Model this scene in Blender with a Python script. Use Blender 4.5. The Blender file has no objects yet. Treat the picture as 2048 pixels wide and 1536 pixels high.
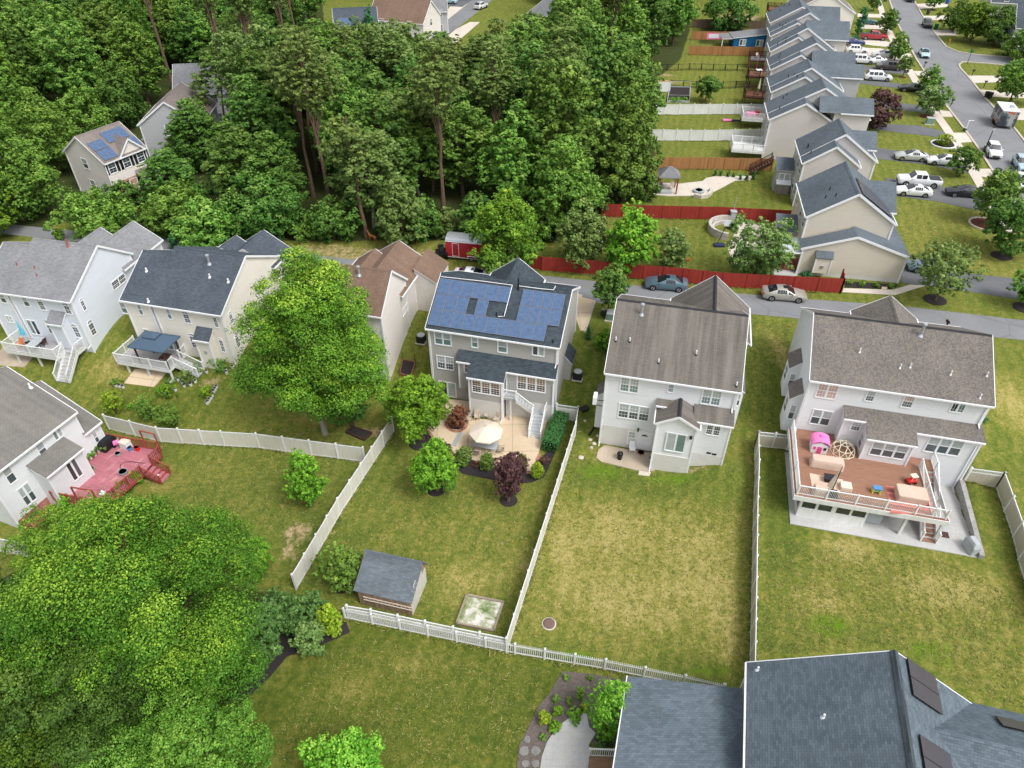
import bpy, math, random
import numpy as np
from mathutils import Vector as V
random.seed(7); RN=np.random.default_rng(7)
S=bpy.context.scene; COL=S.collection
R=math.radians
F=1420.; PIT=R(39.5); CH=41.; cp,sp=math.cos(PIT),math.sin(PIT)
# ---------- surveying helpers: sight lines from the drone position onto real planes of the place
def ray(x,y): return V((x-1024., F*cp-(y-768)*sp, -(F*sp+(y-768)*cp)))
CAM=V((0,0,CH))
def U(x,y,z):
    r=ray(x,y); return CAM+r*((CH-z)/-r.z)
def hitplane(x,y,p0,n):
    r=ray(x,y); return CAM+r*((p0-CAM).dot(n)/r.dot(n))
EX=[-300,-110,-55.2,-9.6,8.2,24.5,50.3,120,300]; EY=[125,88,77.2,67.8,63.3,61.1,56.5,46,20]
def TH(X,Y):
    X=np.asarray(X,float);Y=np.asarray(Y,float)
    d=(np.interp(X,EX,EY)-Y)*.97
    k=np.clip((X+22)/10,0,1)
    d0=13+(6-13)*k; d1=25+(17-25)*k
    t=np.clip((d-d0)/(d1-d0),0,1); t=t*t*(3-2*t)
    m=1.0*np.exp(-(((X-17.9)/2.6)**2+((Y-41.4)/2.2)**2))
    ca,sa=math.cos(R(-13.7)),math.sin(R(-13.7)); q=(X-23.9)*ca+(Y-44.2)*sa; v=-(X-23.9)*sa+(Y-44.2)*ca
    r=np.clip((q-13.5)/.5,0,1)*np.clip((v+8.6)/7,0,1)*np.clip((3-v)/3,0,1)*np.clip((24-q)/6,0,1)
    return -3.2*t+m+1.1*r
def th(X,Y): return float(TH(X,Y))
def G(x,y,up=0.):
    z=-1.5
    for i in range(40):
        p=U(x,y,z+up); z=.5*z+.5*th(p.x,p.y)
    return V((p.x,p.y,th(p.x,p.y)))
def proj(p):
    d=V(p)-CAM; fw=d.y*cp-d.z*sp; up=d.y*sp+d.z*cp
    return 1024+F*d.x/fw, 768-F*up/fw
def zat(b,y):  # height above base b whose image row is y
    lo,hi=0.,40.
    for i in range(40):
        m=(lo+hi)/2
        if proj(b+V((0,0,m)))[1]>y: lo=m
        else: hi=m
    return lo
def pxm(p): # pixels per metre at p
    d=V(p)-CAM; return F/(d.y*cp-d.z*sp)
UP=V((0,0,1))
class Fr:
    def __init__(s,o,az):
        s.o=V((o[0],o[1],0)); s.az=az
        s.a=V((math.cos(az),math.sin(az),0)); s.b=V((-math.sin(az),math.cos(az),0))
    def W(s,u,t,z): return s.o+s.a*u+s.b*t+UP*z
    def loc(s,p): q=V(p)-s.o; return q.dot(s.a),q.dot(s.b),p[2]
    def pz(s,x,y,z): p=U(x,y,z); return s.loc(p)[:2]
    def pt(s,x,y,t): p=hitplane(x,y,s.W(0,t,0),s.b); l=s.loc(p); return l[0],l[2]
    def ps(s,x,y,u): p=hitplane(x,y,s.W(u,0,0),s.a); l=s.loc(p); return l[1],l[2]
class Face:
    def __init__(s,o,h,n): s.o=V(o);s.h=h;s.n=n
    def P(s,u,z,d=0): return V((s.o.x,s.o.y,0))+s.h*u+UP*z+s.n*d
    def px(s,x,y):
        p=hitplane(x,y,s.o,s.n); q=p-s.o; return q.dot(s.h),p.z
def rear(fr,t,s0=0): return Face(fr.W(s0,t,0),fr.a.copy(),-fr.b)
def front(fr,t,s0=0): return Face(fr.W(s0,t,0),-fr.a,fr.b.copy())
def right(fr,u,t0=0): return Face(fr.W(u,t0,0),fr.b.copy(),fr.a.copy())
def left(fr,u,t0=0): return Face(fr.W(u,t0,0),-fr.b,-fr.a)
# ---------- objects
def thing(name,label,cat,loc=(0,0,0),rz=0,group=None):
    o=bpy.data.objects.new(name,None); COL.objects.link(o); o.empty_display_size=.3
    o.location=loc; o.rotation_euler=(0,0,rz); o['label']=label; o['category']=cat
    if group:o['group']=group
    return o
def tag(o,label,cat,group=None,kind=None):
    if label:o['label']=label
    if cat:o['category']=cat
    if group:o['group']=group
    if kind:o['kind']=kind
    return o
def org(o):
    v=V((0,0,0))
    while o: v=v+o.location; o=o.parent
    return v
def dup(root,loc,rz,label=None,group=None,cat=None,scale=None):
    r=root.copy(); COL.objects.link(r); r.location=loc; r.rotation_euler=(0,0,rz)
    if label:r['label']=label
    if group:r['group']=group
    if cat:r['category']=cat
    if scale:r.scale=scale
    def rec(a,b):
        for ch in list(a.children):
            c=ch.copy(); COL.objects.link(c); c.parent=b; rec(ch,c)
    rec(root,r)
    return r
class MB:
    def __init__(s,ud=None): s.v=[];s.f=[];s.m=[];s.ud=ud
    def poly(s,pts,m=0):
        i=len(s.v); s.v+=[V(p) for p in pts]; s.f.append(tuple(range(i,i+len(pts)))); s.m.append(m)
    def b8(s,lo,hi,m=0,mt=None):  # two rings, ccw seen from above
        i=len(s.v); n=len(lo); s.v+=[V(p) for p in lo]+[V(p) for p in hi]
        s.f.append(tuple(range(i+n-1,i-1,-1))); s.m.append(m)
        s.f.append(tuple(range(i+n,i+2*n))); s.m.append(m if mt is None else mt)
        for k in range(n):
            j=(k+1)%n; s.f.append((i+k,i+j,i+n+j,i+n+k)); s.m.append(m)
    def box(s,fr,u0,u1,t0,t1,z0,z1,m=0,mt=None):
        if u0>u1:u0,u1=u1,u0
        if t0>t1:t0,t1=t1,t0
        c=[(u0,t0),(u1,t0),(u1,t1),(u0,t1)]
        s.b8([fr.W(u,t,z0) for u,t in c],[fr.W(u,t,z1) for u,t in c],m,mt)
    def lbox(s,c,d,m=0):  # axis box centre, dims
        x,y,z=c;a,b,h=d[0]/2,d[1]/2,d[2]/2
        q=[(-a,-b),(a,-b),(a,b),(-a,b)]
        s.b8([(x+i,y+j,z-h) for i,j in q],[(x+i,y+j,z+h) for i,j in q],m)
    def slab(s,pts,th,m=0,ms=None): # planar polygon ccw from above, thickness downward along normal
        n=(V(pts[1])-V(pts[0])).cross(V(pts[2])-V(pts[0])).normalized()
        if n.z<0: pts=pts[::-1]; n=-n
        lo=[V(p)-n*th for p in pts]; i=len(s.v); k=len(pts); ms=m if ms is None else ms
        s.v+=lo+[V(p) for p in pts]
        s.f.append(tuple(range(i+k-1,i-1,-1))); s.m.append(ms)
        s.f.append(tuple(range(i+k,i+2*k))); s.m.append(m)
        for q in range(k):
            j=(q+1)%k; s.f.append((i+q,i+j,i+k+j,i+k+q)); s.m.append(ms)
    def extr(s,pts,vec,m=0,mc=None):  # polygon extruded along vec
        i=len(s.v);k=len(pts);vec=V(vec)
        s.v+=[V(p) for p in pts]+[V(p)+vec for p in pts]
        s.f.append(tuple(range(i+k-1,i-1,-1)));s.f.append(tuple(range(i+k,i+2*k)))
        s.m+=[m if mc is None else mc]*2
        for q in range(k):
            j=(q+1)%k; s.f.append((i+q,i+j,i+k+j,i+k+q)); s.m.append(m)
    def bar(s,a,b,w,h=None,m=0):  # rectangular bar from a to b, w horizontal, h vertical-ish
        a,b=V(a),V(b);h=h or w;d=(b-a)
        if d.length<1e-5:return
        d.normalize()
        x=d.cross(UP)
        if x.length<1e-3:x=V((1,0,0))
        x.normalize();y=x.cross(d).normalized()
        q=[-x*w/2-y*h/2,x*w/2-y*h/2,x*w/2+y*h/2,-x*w/2+y*h/2]
        s.extr([a+k for k in q],b-a,m)
    def tube(s,pts,rad,n=8,m=0,cap=True):
        pts=[V(p) for p in pts]
        if not hasattr(rad,'__len__'):rad=[rad]*len(pts)
        base=len(s.v)
        for i,p in enumerate(pts):
            d=(pts[min(i+1,len(pts)-1)]-pts[max(i-1,0)]).normalized()
            x=d.cross(V((.31,.95,.05)) if abs(d.y)<.9 else V((1,0,.1))).normalized();y=d.cross(x)
            for k in range(n):
                a=2*math.pi*k/n; s.v.append(p+(x*math.cos(a)+y*math.sin(a))*rad[i])
        for i in range(len(pts)-1):
            for k in range(n):
                j=(k+1)%n; b=base+i*n
                s.f.append((b+k,b+j,b+n+j,b+n+k)); s.m.append(m)
        if cap:
            s.f.append(tuple(base+k for k in range(n-1,-1,-1)));s.m.append(m)
            b=base+(len(pts)-1)*n; s.f.append(tuple(b+k for k in range(n)));s.m.append(m)
    def lathe(s,c,prof,n=12,m=0): # prof list of (r,z)
        c=V(c); s.tube([c+UP*z for r,z in prof],[max(r,.001) for r,z in prof],n,m)
    def build(s,name,mats,parent=None,local=False,smooth=False,o=None):
        if not isinstance(mats,(list,tuple)):mats=[mats]
        me=bpy.data.meshes.new(name)
        if local: off=V((0,0,0)) if o is None else o
        elif parent is not None: off=org(parent)
        else:
            xs=[p.x for p in s.v];ys=[p.y for p in s.v]
            off=V(((min(xs)+max(xs))/2,(min(ys)+max(ys))/2,min(p.z for p in s.v)))
        vv=[p-off for p in s.v] if off.length>0 else s.v
        me.from_pydata([tuple(p) for p in vv],[],s.f)
        for mt in mats: me.materials.append(mt)
        me.polygons.foreach_set('material_index',s.m)
        if smooth: me.polygons.foreach_set('use_smooth',[True]*len(s.f))
        uv=me.uv_layers.new(name='UVMap'); data=np.zeros((len(me.loops),2),np.float32); k=0
        ud=s.ud or V((1,0,0))
        for f in s.f:
            p=s.v; n=V((0,0,0)); L=len(f)
            for q in range(L):
                A=p[f[q]];B=p[f[(q+1)%L]]
                n.x+=(A.y-B.y)*(A.z+B.z);n.y+=(A.z-B.z)*(A.x+B.x);n.z+=(A.x-B.x)*(A.y+B.y)
            if n.length<1e-12:n=V((0,0,1))
            n.normalize()
            if abs(n.z)>.985:u=ud;w=UP.cross(u)
            else:
                u=UP.cross(n).normalized();w=n.cross(u)
            for q in f: data[k]=(p[q].dot(u),p[q].dot(w));k+=1
        uv.data.foreach_set('uv',data.ravel())
        ob=bpy.data.objects.new(name,me); COL.objects.link(ob)
        if parent is not None: ob.parent=parent
        elif not local: ob.location=off
        return ob
# ---------- materials
def srgb(r,g,b):
    f=lambda c:((c/255+.055)/1.055)**2.4 if c>10 else c/255/12.92
    return (f(r),f(g),f(b),1)
class NT:
    def __init__(s,name,rough=.7,spec=.3):
        s.m=bpy.data.materials.new(name); s.m.use_nodes=True; s.t=s.m.node_tree; s.b=s.t.nodes['Principled BSDF']
        s.b.inputs['Roughness'].default_value=rough; s.b.inputs['Specular IOR Level'].default_value=spec
    def n(s,ty,**kw):
        x=s.t.nodes.new('ShaderNode'+ty)
        for k,v in kw.items():
            if k.startswith('i_'): x.inputs[k[2:].replace('_',' ')].default_value=v
            else: setattr(x,k,v)
        return x
    def l(s,a,b): s.t.links.new(a,b)
    def uv(s,sc=(1,1,1)):
        u=s.n('UVMap'); m=s.n('Mapping'); m.inputs['Scale'].default_value=sc; s.l(u.outputs[0],m.inputs[0]); return m.outputs[0]
    def pos(s,sc=(1,1,1)):
        u=s.n('NewGeometry'); m=s.n('Mapping'); m.inputs['Scale'].default_value=sc; s.l(u.outputs['Position'],m.inputs[0]); return m.outputs[0]
    def noise(s,vec,scale,detail=4,rough=.6,dist=0.):
        x=s.n('TexNoise'); x.inputs['Scale'].default_value=scale;x.inputs['Detail'].default_value=detail;x.inputs['Roughness'].default_value=rough;x.inputs['Distortion'].default_value=dist
        if vec is not None:s.l(vec,x.inputs['Vector'])
        return x.outputs['Fac']
    def ramp(s,fac,stops,interp='LINEAR'):
        x=s.n('ValToRGB'); cr=x.color_ramp; cr.interpolation=interp
        while len(cr.elements)<len(stops):cr.elements.new(.5)
        for e,(p,c) in zip(cr.elements,stops): e.position=p;e.color=c if len(c)==4 else (*c,1)
        s.l(fac,x.inputs[0]); return x.outputs[0]
    def math(s,op,a,b=0.,c=None):
        x=s.n('Math',operation=op)
        for i,v in enumerate((a,b) if c is None else (a,b,c)):
            if isinstance(v,(int,float)):x.inputs[i].default_value=v
            else:s.l(v,x.inputs[i])
        return x.outputs[0]
    def mix(s,fac,a,b,mode='MIX'):
        x=s.n('Mix',data_type='RGBA',blend_type=mode)
        for i,v in ((0,fac),(6,a),(7,b)):
            if isinstance(v,(int,float,tuple)): x.inputs[i].default_value=v
            else:s.l(v,x.inputs[i])
        return x.outputs[2]
    def sep(s,vec):
        x=s.n('SeparateXYZ'); s.l(vec,x.inputs[0]); return x.outputs
    def bump(s,h,strength=.5,dist=.02):
        x=s.n('Bump'); x.inputs['Strength'].default_value=strength;x.inputs['Distance'].default_value=dist
        s.l(h,x.inputs['Height']); s.l(x.outputs[0],s.b.inputs['Normal'])
    def col(s,c):
        if isinstance(c,tuple): s.b.inputs['Base Color'].default_value=c
        else: s.l(c,s.b.inputs['Base Color'])
        return s
def sc(c,k): return (c[0]*k,c[1]*k,c[2]*k,1)
def flat(name,c,rough=.6,spec=.3,var=.12,scale=3.,metal=0.):
    t=NT(name,rough,spec); n=t.noise(t.pos(),scale,5,.65)
    t.col(t.ramp(n,[(.3,sc(c,1-var)),(.7,sc(c,1+var))])); t.b.inputs['Metallic'].default_value=metal
    return t.m
def siding(name,c,lap=.2):
    t=NT(name,.55,.3); u=t.uv(); v=t.sep(u)[1]
    fr=t.math('FRACT',t.math('DIVIDE',v,lap))
    n=t.noise(t.uv((.35,1.5,1)),1.2,5,.6); n2=t.noise(t.uv((2.5,.25,1)),1.,4,.6)
    base=t.ramp(n,[(.3,sc(c,.94)),(.72,c)])
    base=t.mix(t.math('MULTIPLY',t.ramp(n2,[(.55,(0,0,0)),(.8,(1,1,1))]),.18),base,sc((c[0],c[1]*.97,c[2]*.9,1),.7))
    edge=t.ramp(fr,[(0.,(1,1,1)),(.05,(1,1,1)),(.13,(0,0,0))])
    t.col(t.mix(t.math('MULTIPLY',edge,.32),base,sc(c,.5)))
    t.bump(t.math('SUBTRACT',1.,fr),.55,.02)
    return t.m
def shingle(name,c,var=.25,streak=0.,streakc=None,warm=None,bw=.30):
    t=NT(name,.9,.15)
    br=t.n('TexBrick',offset=.5,squash=1.); br.inputs['Scale'].default_value=1.; br.inputs['Mortar Size'].default_value=.008
    br.inputs['Brick Width'].default_value=bw; br.inputs['Row Height'].default_value=.14; br.inputs['Mortar Smooth'].default_value=.3
    br.inputs['Color1'].default_value=sc(c,1-var); br.inputs['Color2'].default_value=sc(warm or c,1+var); br.inputs['Mortar'].default_value=sc(c,.45)
    t.l(t.uv(),br.inputs['Vector'])
    n=t.noise(t.uv((.5,.35,1)),.8,5,.6); c2=t.mix(1.,br.outputs['Color'],t.ramp(n,[(.25,(.8,.8,.8)),(.75,(1.15,1.15,1.15))]),'MULTIPLY')
    g=t.noise(t.uv(),26.,2,.7); c2=t.mix(1.,c2,t.ramp(g,[(.25,(.72,.72,.72)),(.75,(1.25,1.25,1.25))]),'MULTIPLY')
    if streak:
        sn=t.noise(t.uv((1.1,.06,1)),1.6,4,.65)
        c2=t.mix(t.math('MULTIPLY',t.ramp(sn,[(.42,(0,0,0)),(.68,(1,1,1))]),streak),c2,streakc or sc(c,1.7))
    t.col(c2); t.bump(br.outputs['Fac'],-.5,.01)
    return t.m
def planks(name,c,w=.14,axis=1,var=.15,gap=.08,gapd=.35,rough=.7,wear=0.,wearc=None,ln=3.6):
    t=NT(name,rough,.25); u=t.uv(); s=t.sep(u); v=s[axis]; o=s[1-axis]
    q=t.math('DIVIDE',v,w); fr=t.math('FRACT',q); fl=t.math('FLOOR',q)
    wn=t.n('TexWhiteNoise',noise_dimensions='2D'); cb=t.n('CombineXYZ'); t.l(fl,cb.inputs[0]); t.l(t.math('FLOOR',t.math('DIVIDE',o,ln)),cb.inputs[1]); t.l(cb.outputs[0],wn.inputs['Vector'])
    base=t.ramp(wn.outputs['Value'],[(0,sc(c,1-var)),(1,sc(c,1+var))])
    n=t.noise(t.uv((1.,.2,1) if axis==0 else (.2,1.,1)),8.,4,.6); base=t.mix(1.,base,t.ramp(n,[(.3,(.85,.85,.85)),(.7,(1.1,1.1,1.1))]),'MULTIPLY')
    if wear:
        wv=t.noise(t.uv((.5,2.2,1)),.9,6,.7,.4); base=t.mix(t.math('MULTIPLY',t.ramp(wv,[(.57,(0,0,0)),(.66,(1,1,1))]),wear),base,wearc)
    e=t.ramp(fr,[(0,(1,1,1)),(gap*.6,(1,1,1)),(gap,(0,0,0))])
    t.col(t.mix(t.math('MULTIPLY',e,1-gapd),base,sc(c,gapd*.6))); t.bump(t.math('SUBTRACT',1.,e),.4,.01)
    return t.m
def brickm(name,c1,c2,mort,w=.22,h=.075):
    t=NT(name,.85,.2); br=t.n('TexBrick'); br.inputs['Scale'].default_value=1.;br.inputs['Brick Width'].default_value=w;br.inputs['Row Height'].default_value=h;br.inputs['Mortar Size'].default_value=.01
    br.inputs['Color1'].default_value=c1;br.inputs['Color2'].default_value=c2;br.inputs['Mortar'].default_value=mort
    t.l(t.uv(),br.inputs['Vector']); n=t.noise(t.uv(),1.4,5,.7)
    t.col(t.mix(1.,br.outputs['Color'],t.ramp(n,[(.25,(.7,.7,.7)),(.75,(1.2,1.2,1.2))]),'MULTIPLY')); t.bump(br.outputs['Fac'],-.5,.01)
    return t.m
def glassm(name,c,blind=None,period=.05,rough=.08,grid=None):
    t=NT(name,rough,.6); u=t.sep(t.uv())
    n=t.noise(t.pos(),1.3,3,.6); col=t.ramp(n,[(.3,sc(c,.75)),(.7,sc(c,1.2))])
    if blind:
        fr=t.math('FRACT',t.math('DIVIDE',u[1],period)); col=t.mix(t.ramp(fr,[(.5,(0,0,0)),(.75,(1,1,1))]),col,blind)
    if grid:
        for k in (0,1):
            fr=t.math('FRACT',t.math('DIVIDE',u[k],.24)); col=t.mix(t.ramp(fr,[(.08,(1,1,1)),(.13,(0,0,0))]),col,grid)
    t.col(col); t.b.inputs['Coat Weight'].default_value=.6; t.b.inputs['Coat Roughness'].default_value=.03
    return t.m
def leafm(name,dark,light,tip=None,trans=.12):
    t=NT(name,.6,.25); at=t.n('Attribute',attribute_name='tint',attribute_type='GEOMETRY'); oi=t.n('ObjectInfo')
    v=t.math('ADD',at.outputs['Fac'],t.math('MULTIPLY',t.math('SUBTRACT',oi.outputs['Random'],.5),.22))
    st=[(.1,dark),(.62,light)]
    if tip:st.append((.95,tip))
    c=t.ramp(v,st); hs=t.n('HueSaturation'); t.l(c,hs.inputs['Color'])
    t.l(t.math('ADD',.5,t.math('MULTIPLY',t.math('SUBTRACT',oi.outputs['Random'],.5),.035)),hs.inputs['Hue'])
    t.col(hs.outputs[0]); tr=t.n('BsdfTranslucent'); t.l(hs.outputs[0],tr.inputs[0]); mx=t.n('MixShader'); mx.inputs[0].default_value=trans
    t.l(t.b.outputs[0],mx.inputs[1]);t.l(tr.outputs[0],mx.inputs[2]); t.l(mx.outputs[0],t.t.nodes['Material Output'].inputs[0])
    return t.m
def paint(name,c,rough=.3,metal=.0):
    t=NT(name,rough,.5); n=t.noise(t.pos(),2.,4,.6); t.col(t.ramp(n,[(.3,sc(c,.93)),(.7,sc(c,1.05))])); t.b.inputs['Metallic'].default_value=metal
    t.b.inputs['Coat Weight'].default_value=.7;t.b.inputs['Coat Roughness'].default_value=.06
    return t.m
M={}
WHITE=srgb(228,229,232)
M['trim']=flat('white_trim',WHITE,.45,.35,.03)
def vinylm(name,c):
    t=NT(name,.45,.35); u=t.uv((3.,.35,1)); n=t.noise(u,1.3,5,.65); m=t.noise(t.pos(),.5,4,.6)
    c2=t.ramp(n,[(.35,sc((c[0]*.93,c[1]*.95,c[2]*.9,1),.93)),(.62,c)]); t.col(t.mix(1.,c2,t.ramp(m,[(.3,(.9,.91,.89)),(.65,(1,1,1))]),'MULTIPLY')); return t.m
M['vinyl']=vinylm('white_vinyl',srgb(230,230,232))
M['vinyl_tan']=vinylm('tan_vinyl',srgb(194,186,170))
M['vinyl_grey']=vinylm('warm_white_vinyl',srgb(220,216,208))
M['glass_up']=glassm('window_glass_blind',srgb(150,160,162),srgb(190,196,196),.06)
M['glass_lo']=glassm('window_glass_screen',srgb(70,80,86),srgb(88,98,102),.06)
M['glass_dk']=glassm('dark_window_glass',srgb(48,56,62))
M['glass_teal']=glassm('green_window_glass',srgb(96,122,122),srgb(120,145,142),.08)
M['glass_warm']=glassm('warm_window_glass',srgb(120,92,66),None,.1,.1,srgb(196,178,150))
M['glass_warmlo']=glassm('warm_window_screen',srgb(62,54,46),None,.1,.1,srgb(112,98,80))
M['glass_pink']=glassm('curtained_window_glass',srgb(186,156,146),srgb(200,176,166),.2)
M['black']=flat('black_plastic',srgb(28,29,32),.5,.3,.1)
M['dkmetal']=flat('dark_metal',srgb(60,62,66),.4,.5,.1,3,.5)
M['steel']=flat('galvanised_steel',srgb(190,194,198),.35,.5,.06,3,.6)
M['rubber']=flat('tyre_rubber',srgb(26,26,27),.85,.2,.1)
M['rim']=flat('alloy_rim',srgb(176,178,182),.3,.6,.05,3,.7)
M['concrete']=flat('pale_concrete',srgb(196,188,176),.85,.2,.1,1.2)
M['foundation']=flat('parged_foundation',srgb(206,204,200),.8,.2,.06,1.)
M['mulch']=flat('dark_mulch',srgb(58,53,54),.95,.1,.45,14.)
M['bark']=flat('tree_bark',srgb(98,84,70),.95,.1,.35,6.)
M['barkpine']=flat('pine_bark',srgb(108,88,76),.95,.1,.3,5.)
M['barkgrey']=flat('grey_bark',srgb(150,144,134),.95,.1,.2,6.)
# ================= ground
def axis(segs):
    out=[]
    for a,b,n in segs: out+=list(np.linspace(a,b,n,endpoint=False))
    out.append(segs[-1][1]); return np.array(out)
gx=axis([(-600,-140,10),(-140,-60,80),(-60,58,250),(58,150,110),(150,600,10)])
gy=axis([(-60,14,12),(14,75,140),(75,220,190),(220,900,14)])
XX,YY=np.meshgrid(gx,gy); ZZ=TH(XX,YY)
# gentle natural unevenness well under the thickness of slabs laid on it
ny,nx=XX.shape
def inpoly(pts):
    x=XX;y=YY;r=np.zeros(x.shape,bool);n=len(pts)
    for i in range(n):
        x1,y1=pts[i][:2];x2,y2=pts[(i+1)%n][:2]
        if y1==y2:continue
        c=((y1>y)!=(y2>y))&(x<(x2-x1)*(y-y1)/(y2-y1)+x1); r^=c
    return r
def blur(a,n):
    for i in range(n):
        p=np.pad(a,1,mode='edge'); a=(p[1:-1,1:-1]*2+p[:-2,1:-1]+p[2:,1:-1]+p[1:-1,:-2]+p[1:-1,2:])/6
    return a
def gp(px): return [G(*q) for q in px]
dry=np.full(XX.shape,.5); soil=np.zeros(XX.shape); lush=np.zeros(XX.shape); floor=np.zeros(XX.shape); deep=np.zeros(XX.shape)
def zone(arr,px,val): arr[inpoly(gp(px))]=val
def spot(arr,x,y,rx,ry,val):  # ellipse given on the ground in metres
    c=G(x,y); k=np.exp(-(((XX-c.x)/rx)**2+((YY-c.y)/ry)**2)); arr+=(val-arr)*np.clip(k*1.15,0,1)
zone(dry,[(560,1180),(690,1225),(1015,1285),(1150,860),(780,850)],.5)
zone(dry,[(570,1180),(660,1200),(760,1050),(800,900),(770,850)],.3)
zone(dry,[(640,1010),(980,1000),(1120,980),(1080,1100),(880,1110)],.62)
zone(dry,[(1017,1285),(1152,880),(1515,890),(1508,1370)],.72)
zone(dry,[(1150,915),(1300,945),(1440,925),(1505,925),(1490,985),(1300,1000),(1140,985)],.22)
zone(dry,[(1030,1310),(1240,1330),(1480,1390),(1480,1330),(1300,1270),(1060,1270)],.42)
zone(dry,[(1520,900),(1580,930),(1610,1080),(1960,1130),(2048,1160),(2048,1536),(1500,1400)],.56)
zone(dry,[(1525,900),(1585,940),(1600,1070),(1560,1170),(1515,1160)],.12)  # the big deck's shade, painted into this strip as greener grass
zone(dry,[(1620,1075),(1900,1120),(2048,1180),(2048,1420),(1880,1330),(1760,1200),(1620,1140)],.78)
zone(dry,[(460,1536),(520,1390),(600,1320),(690,1250),(1130,1340),(1040,1536)],.42)
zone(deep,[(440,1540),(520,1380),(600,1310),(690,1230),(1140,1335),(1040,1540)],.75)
zone(dry,[(200,860),(720,915),(690,960),(590,1150),(250,1000)],.38)
zone(dry,[(490,830),(760,840),(720,910),(420,860)],.6)
zone(dry,[(200,690),(470,740),(480,830),(215,835),(100,760)],.42)
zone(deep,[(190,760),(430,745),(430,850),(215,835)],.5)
zone(dry,[(1500,630),(1600,640),(1570,860),(1505,900),(1480,800)],.5)
zone(dry,[(1540,640),(1575,650),(1545,850),(1520,850)],.15)
zone(dry,[(1990,670),(2048,690),(2048,1000),(1970,940),(1960,860)],.55)
zone(dry,[(1120,610),(1240,620),(1200,870),(1130,900)],.3)
zone(dry,[(560,480),(900,490),(900,550),(840,535),(600,515)],.85)
zone(dry,[(1790,400),(2048,440),(2048,560),(1810,530)],.72)
zone(dry,[(1310,440),(1600,440),(1500,560),(1310,530)],.45)
zone(dry,[(1310,330),(1560,340),(1590,420),(1310,415)],.55)
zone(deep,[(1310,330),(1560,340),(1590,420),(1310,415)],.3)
zone(dry,[(1300,90),(1500,90),(1500,220),(1260,220)],.6)
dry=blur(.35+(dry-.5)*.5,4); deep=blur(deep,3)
for x,y,rx,ry,v in [(1230,1060,3,2.5,.9),(1400,1130,3,4,.85),(1250,1200,4,3,.85),(1450,1250,1.2,3,.85),(1130,1100,1,4,.9),(930,1160,2,1.5,.75),(1040,1130,1.5,1.5,.7),(860,1010,2,1,.3),(640,1060,1.3,2.5,.15),(330,960,2,1.4,.6),(430,940,2,1,.45),(640,830,2,1.4,.7),(230,740,2.4,1.6,.75),(1560,700,.8,3,.9),(1430,990,3,1,.3),(1700,1100,2,1,.95),(1900,1180,3,1.5,.9),(1650,1200,2,1.5,.75),(2020,800,1.5,3,.85),(2010,900,1.5,2,.3),(1530,1260,.7,3,.15),(820,1330,2,1,.6),(700,1380,1.5,1,.65),(900,1450,2,1,.3)]: spot(dry,x,y,rx,ry,v)
for x,y,rx,ry,v in [(1660,1250,1.8,1.2,.62),(1860,1300,2,1.1,.5),(1890,1330,.9,.6,.45),(1200,945,3,1.4,.5),(1350,960,3,.7,.55),(1140,1315,2,.6,.7),(1420,1340,2.5,.6,.5),(740,1190,2,1,.3),(1600,1010,.8,2.4,.3),(1230,1190,2.5,1.5,.15),(960,1100,2,1,.2)]: spot(lush,x,y,rx,ry,v)
for x,y,rx,ry,v in [(600,1055,.9,.7,.95),(590,1075,1.4,1.1,.6),(580,1110,.8,1.5,.55),(1690,1085,1.,.5,.6),(1660,1085,.9,.5,.5),(1620,1240,.5,.3,.5),(1945,1255,.7,.4,.6),(1870,1245,.5,.4,.6),(620,500,3,1.6,.7),(700,505,4,1.4,.7),(850,520,3,1,.6),(880,545,1.6,.6,.6),(1310,165,6,2,.7),(1330,150,3,1.2,.7),(1480,35,6,4,.8),(700,990,.4,.3,.5),(745,865,1.4,.8,.7),(720,860,1.2,.8,.6),(240,790,.6,.5,.7),(205,800,.7,.5,.7),(345,840,.8,.3,.6),(410,770,.7,.5,.8),(390,825,.5,.4,.7),(430,760,1.6,.4,.7),(1400,935,.8,.4,.9),(1375,940,.5,.5,.8),(760,640,.3,.3,.3)]: spot(soil,x,y,rx,ry,v)
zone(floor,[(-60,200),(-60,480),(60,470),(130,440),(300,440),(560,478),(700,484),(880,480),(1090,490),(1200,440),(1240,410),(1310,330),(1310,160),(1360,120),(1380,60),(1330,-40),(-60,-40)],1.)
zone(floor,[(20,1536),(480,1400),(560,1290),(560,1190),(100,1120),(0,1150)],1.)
zone(floor,[(1400,40),(1500,60),(1500,90),(1390,90)],.6)
zone(floor,[(640,-40),(650,62),(760,150),(840,150),(940,100),(1110,62),(1110,-40)],0.)
zone(soil,[(560,488),(700,490),(880,498),(885,538),(760,530),(620,515)],.5)
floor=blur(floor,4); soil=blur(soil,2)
me=bpy.data.meshes.new('ground'); nv=nx*ny
me.vertices.add(nv); me.vertices.foreach_set('co',np.stack([XX,YY,ZZ],-1).astype(np.float32).ravel())
i=np.arange(nv).reshape(ny,nx); q=np.stack([i[:-1,:-1],i[:-1,1:],i[1:,1:],i[1:,:-1]],-1).reshape(-1,4)
me.loops.add(q.size); me.polygons.add(len(q)); me.loops.foreach_set('vertex_index',q.ravel().astype(np.int32))
me.polygons.foreach_set('loop_start',(np.arange(len(q))*4).astype(np.int32)); me.polygons.foreach_set('use_smooth',[True]*len(q)); me.update()
for nm,arr in (('dry',dry),('soil',soil),('lush',lush),('floor',floor),('deep',deep)):
    at=me.attributes.new(nm,'FLOAT','POINT'); at.data.foreach_set('value',arr.astype(np.float32).ravel())
ground=bpy.data.objects.new('ground',me); COL.objects.link(ground); ground['kind']='structure'
t=NT('grass_ground',.95,.1); p=t.pos()
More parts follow.
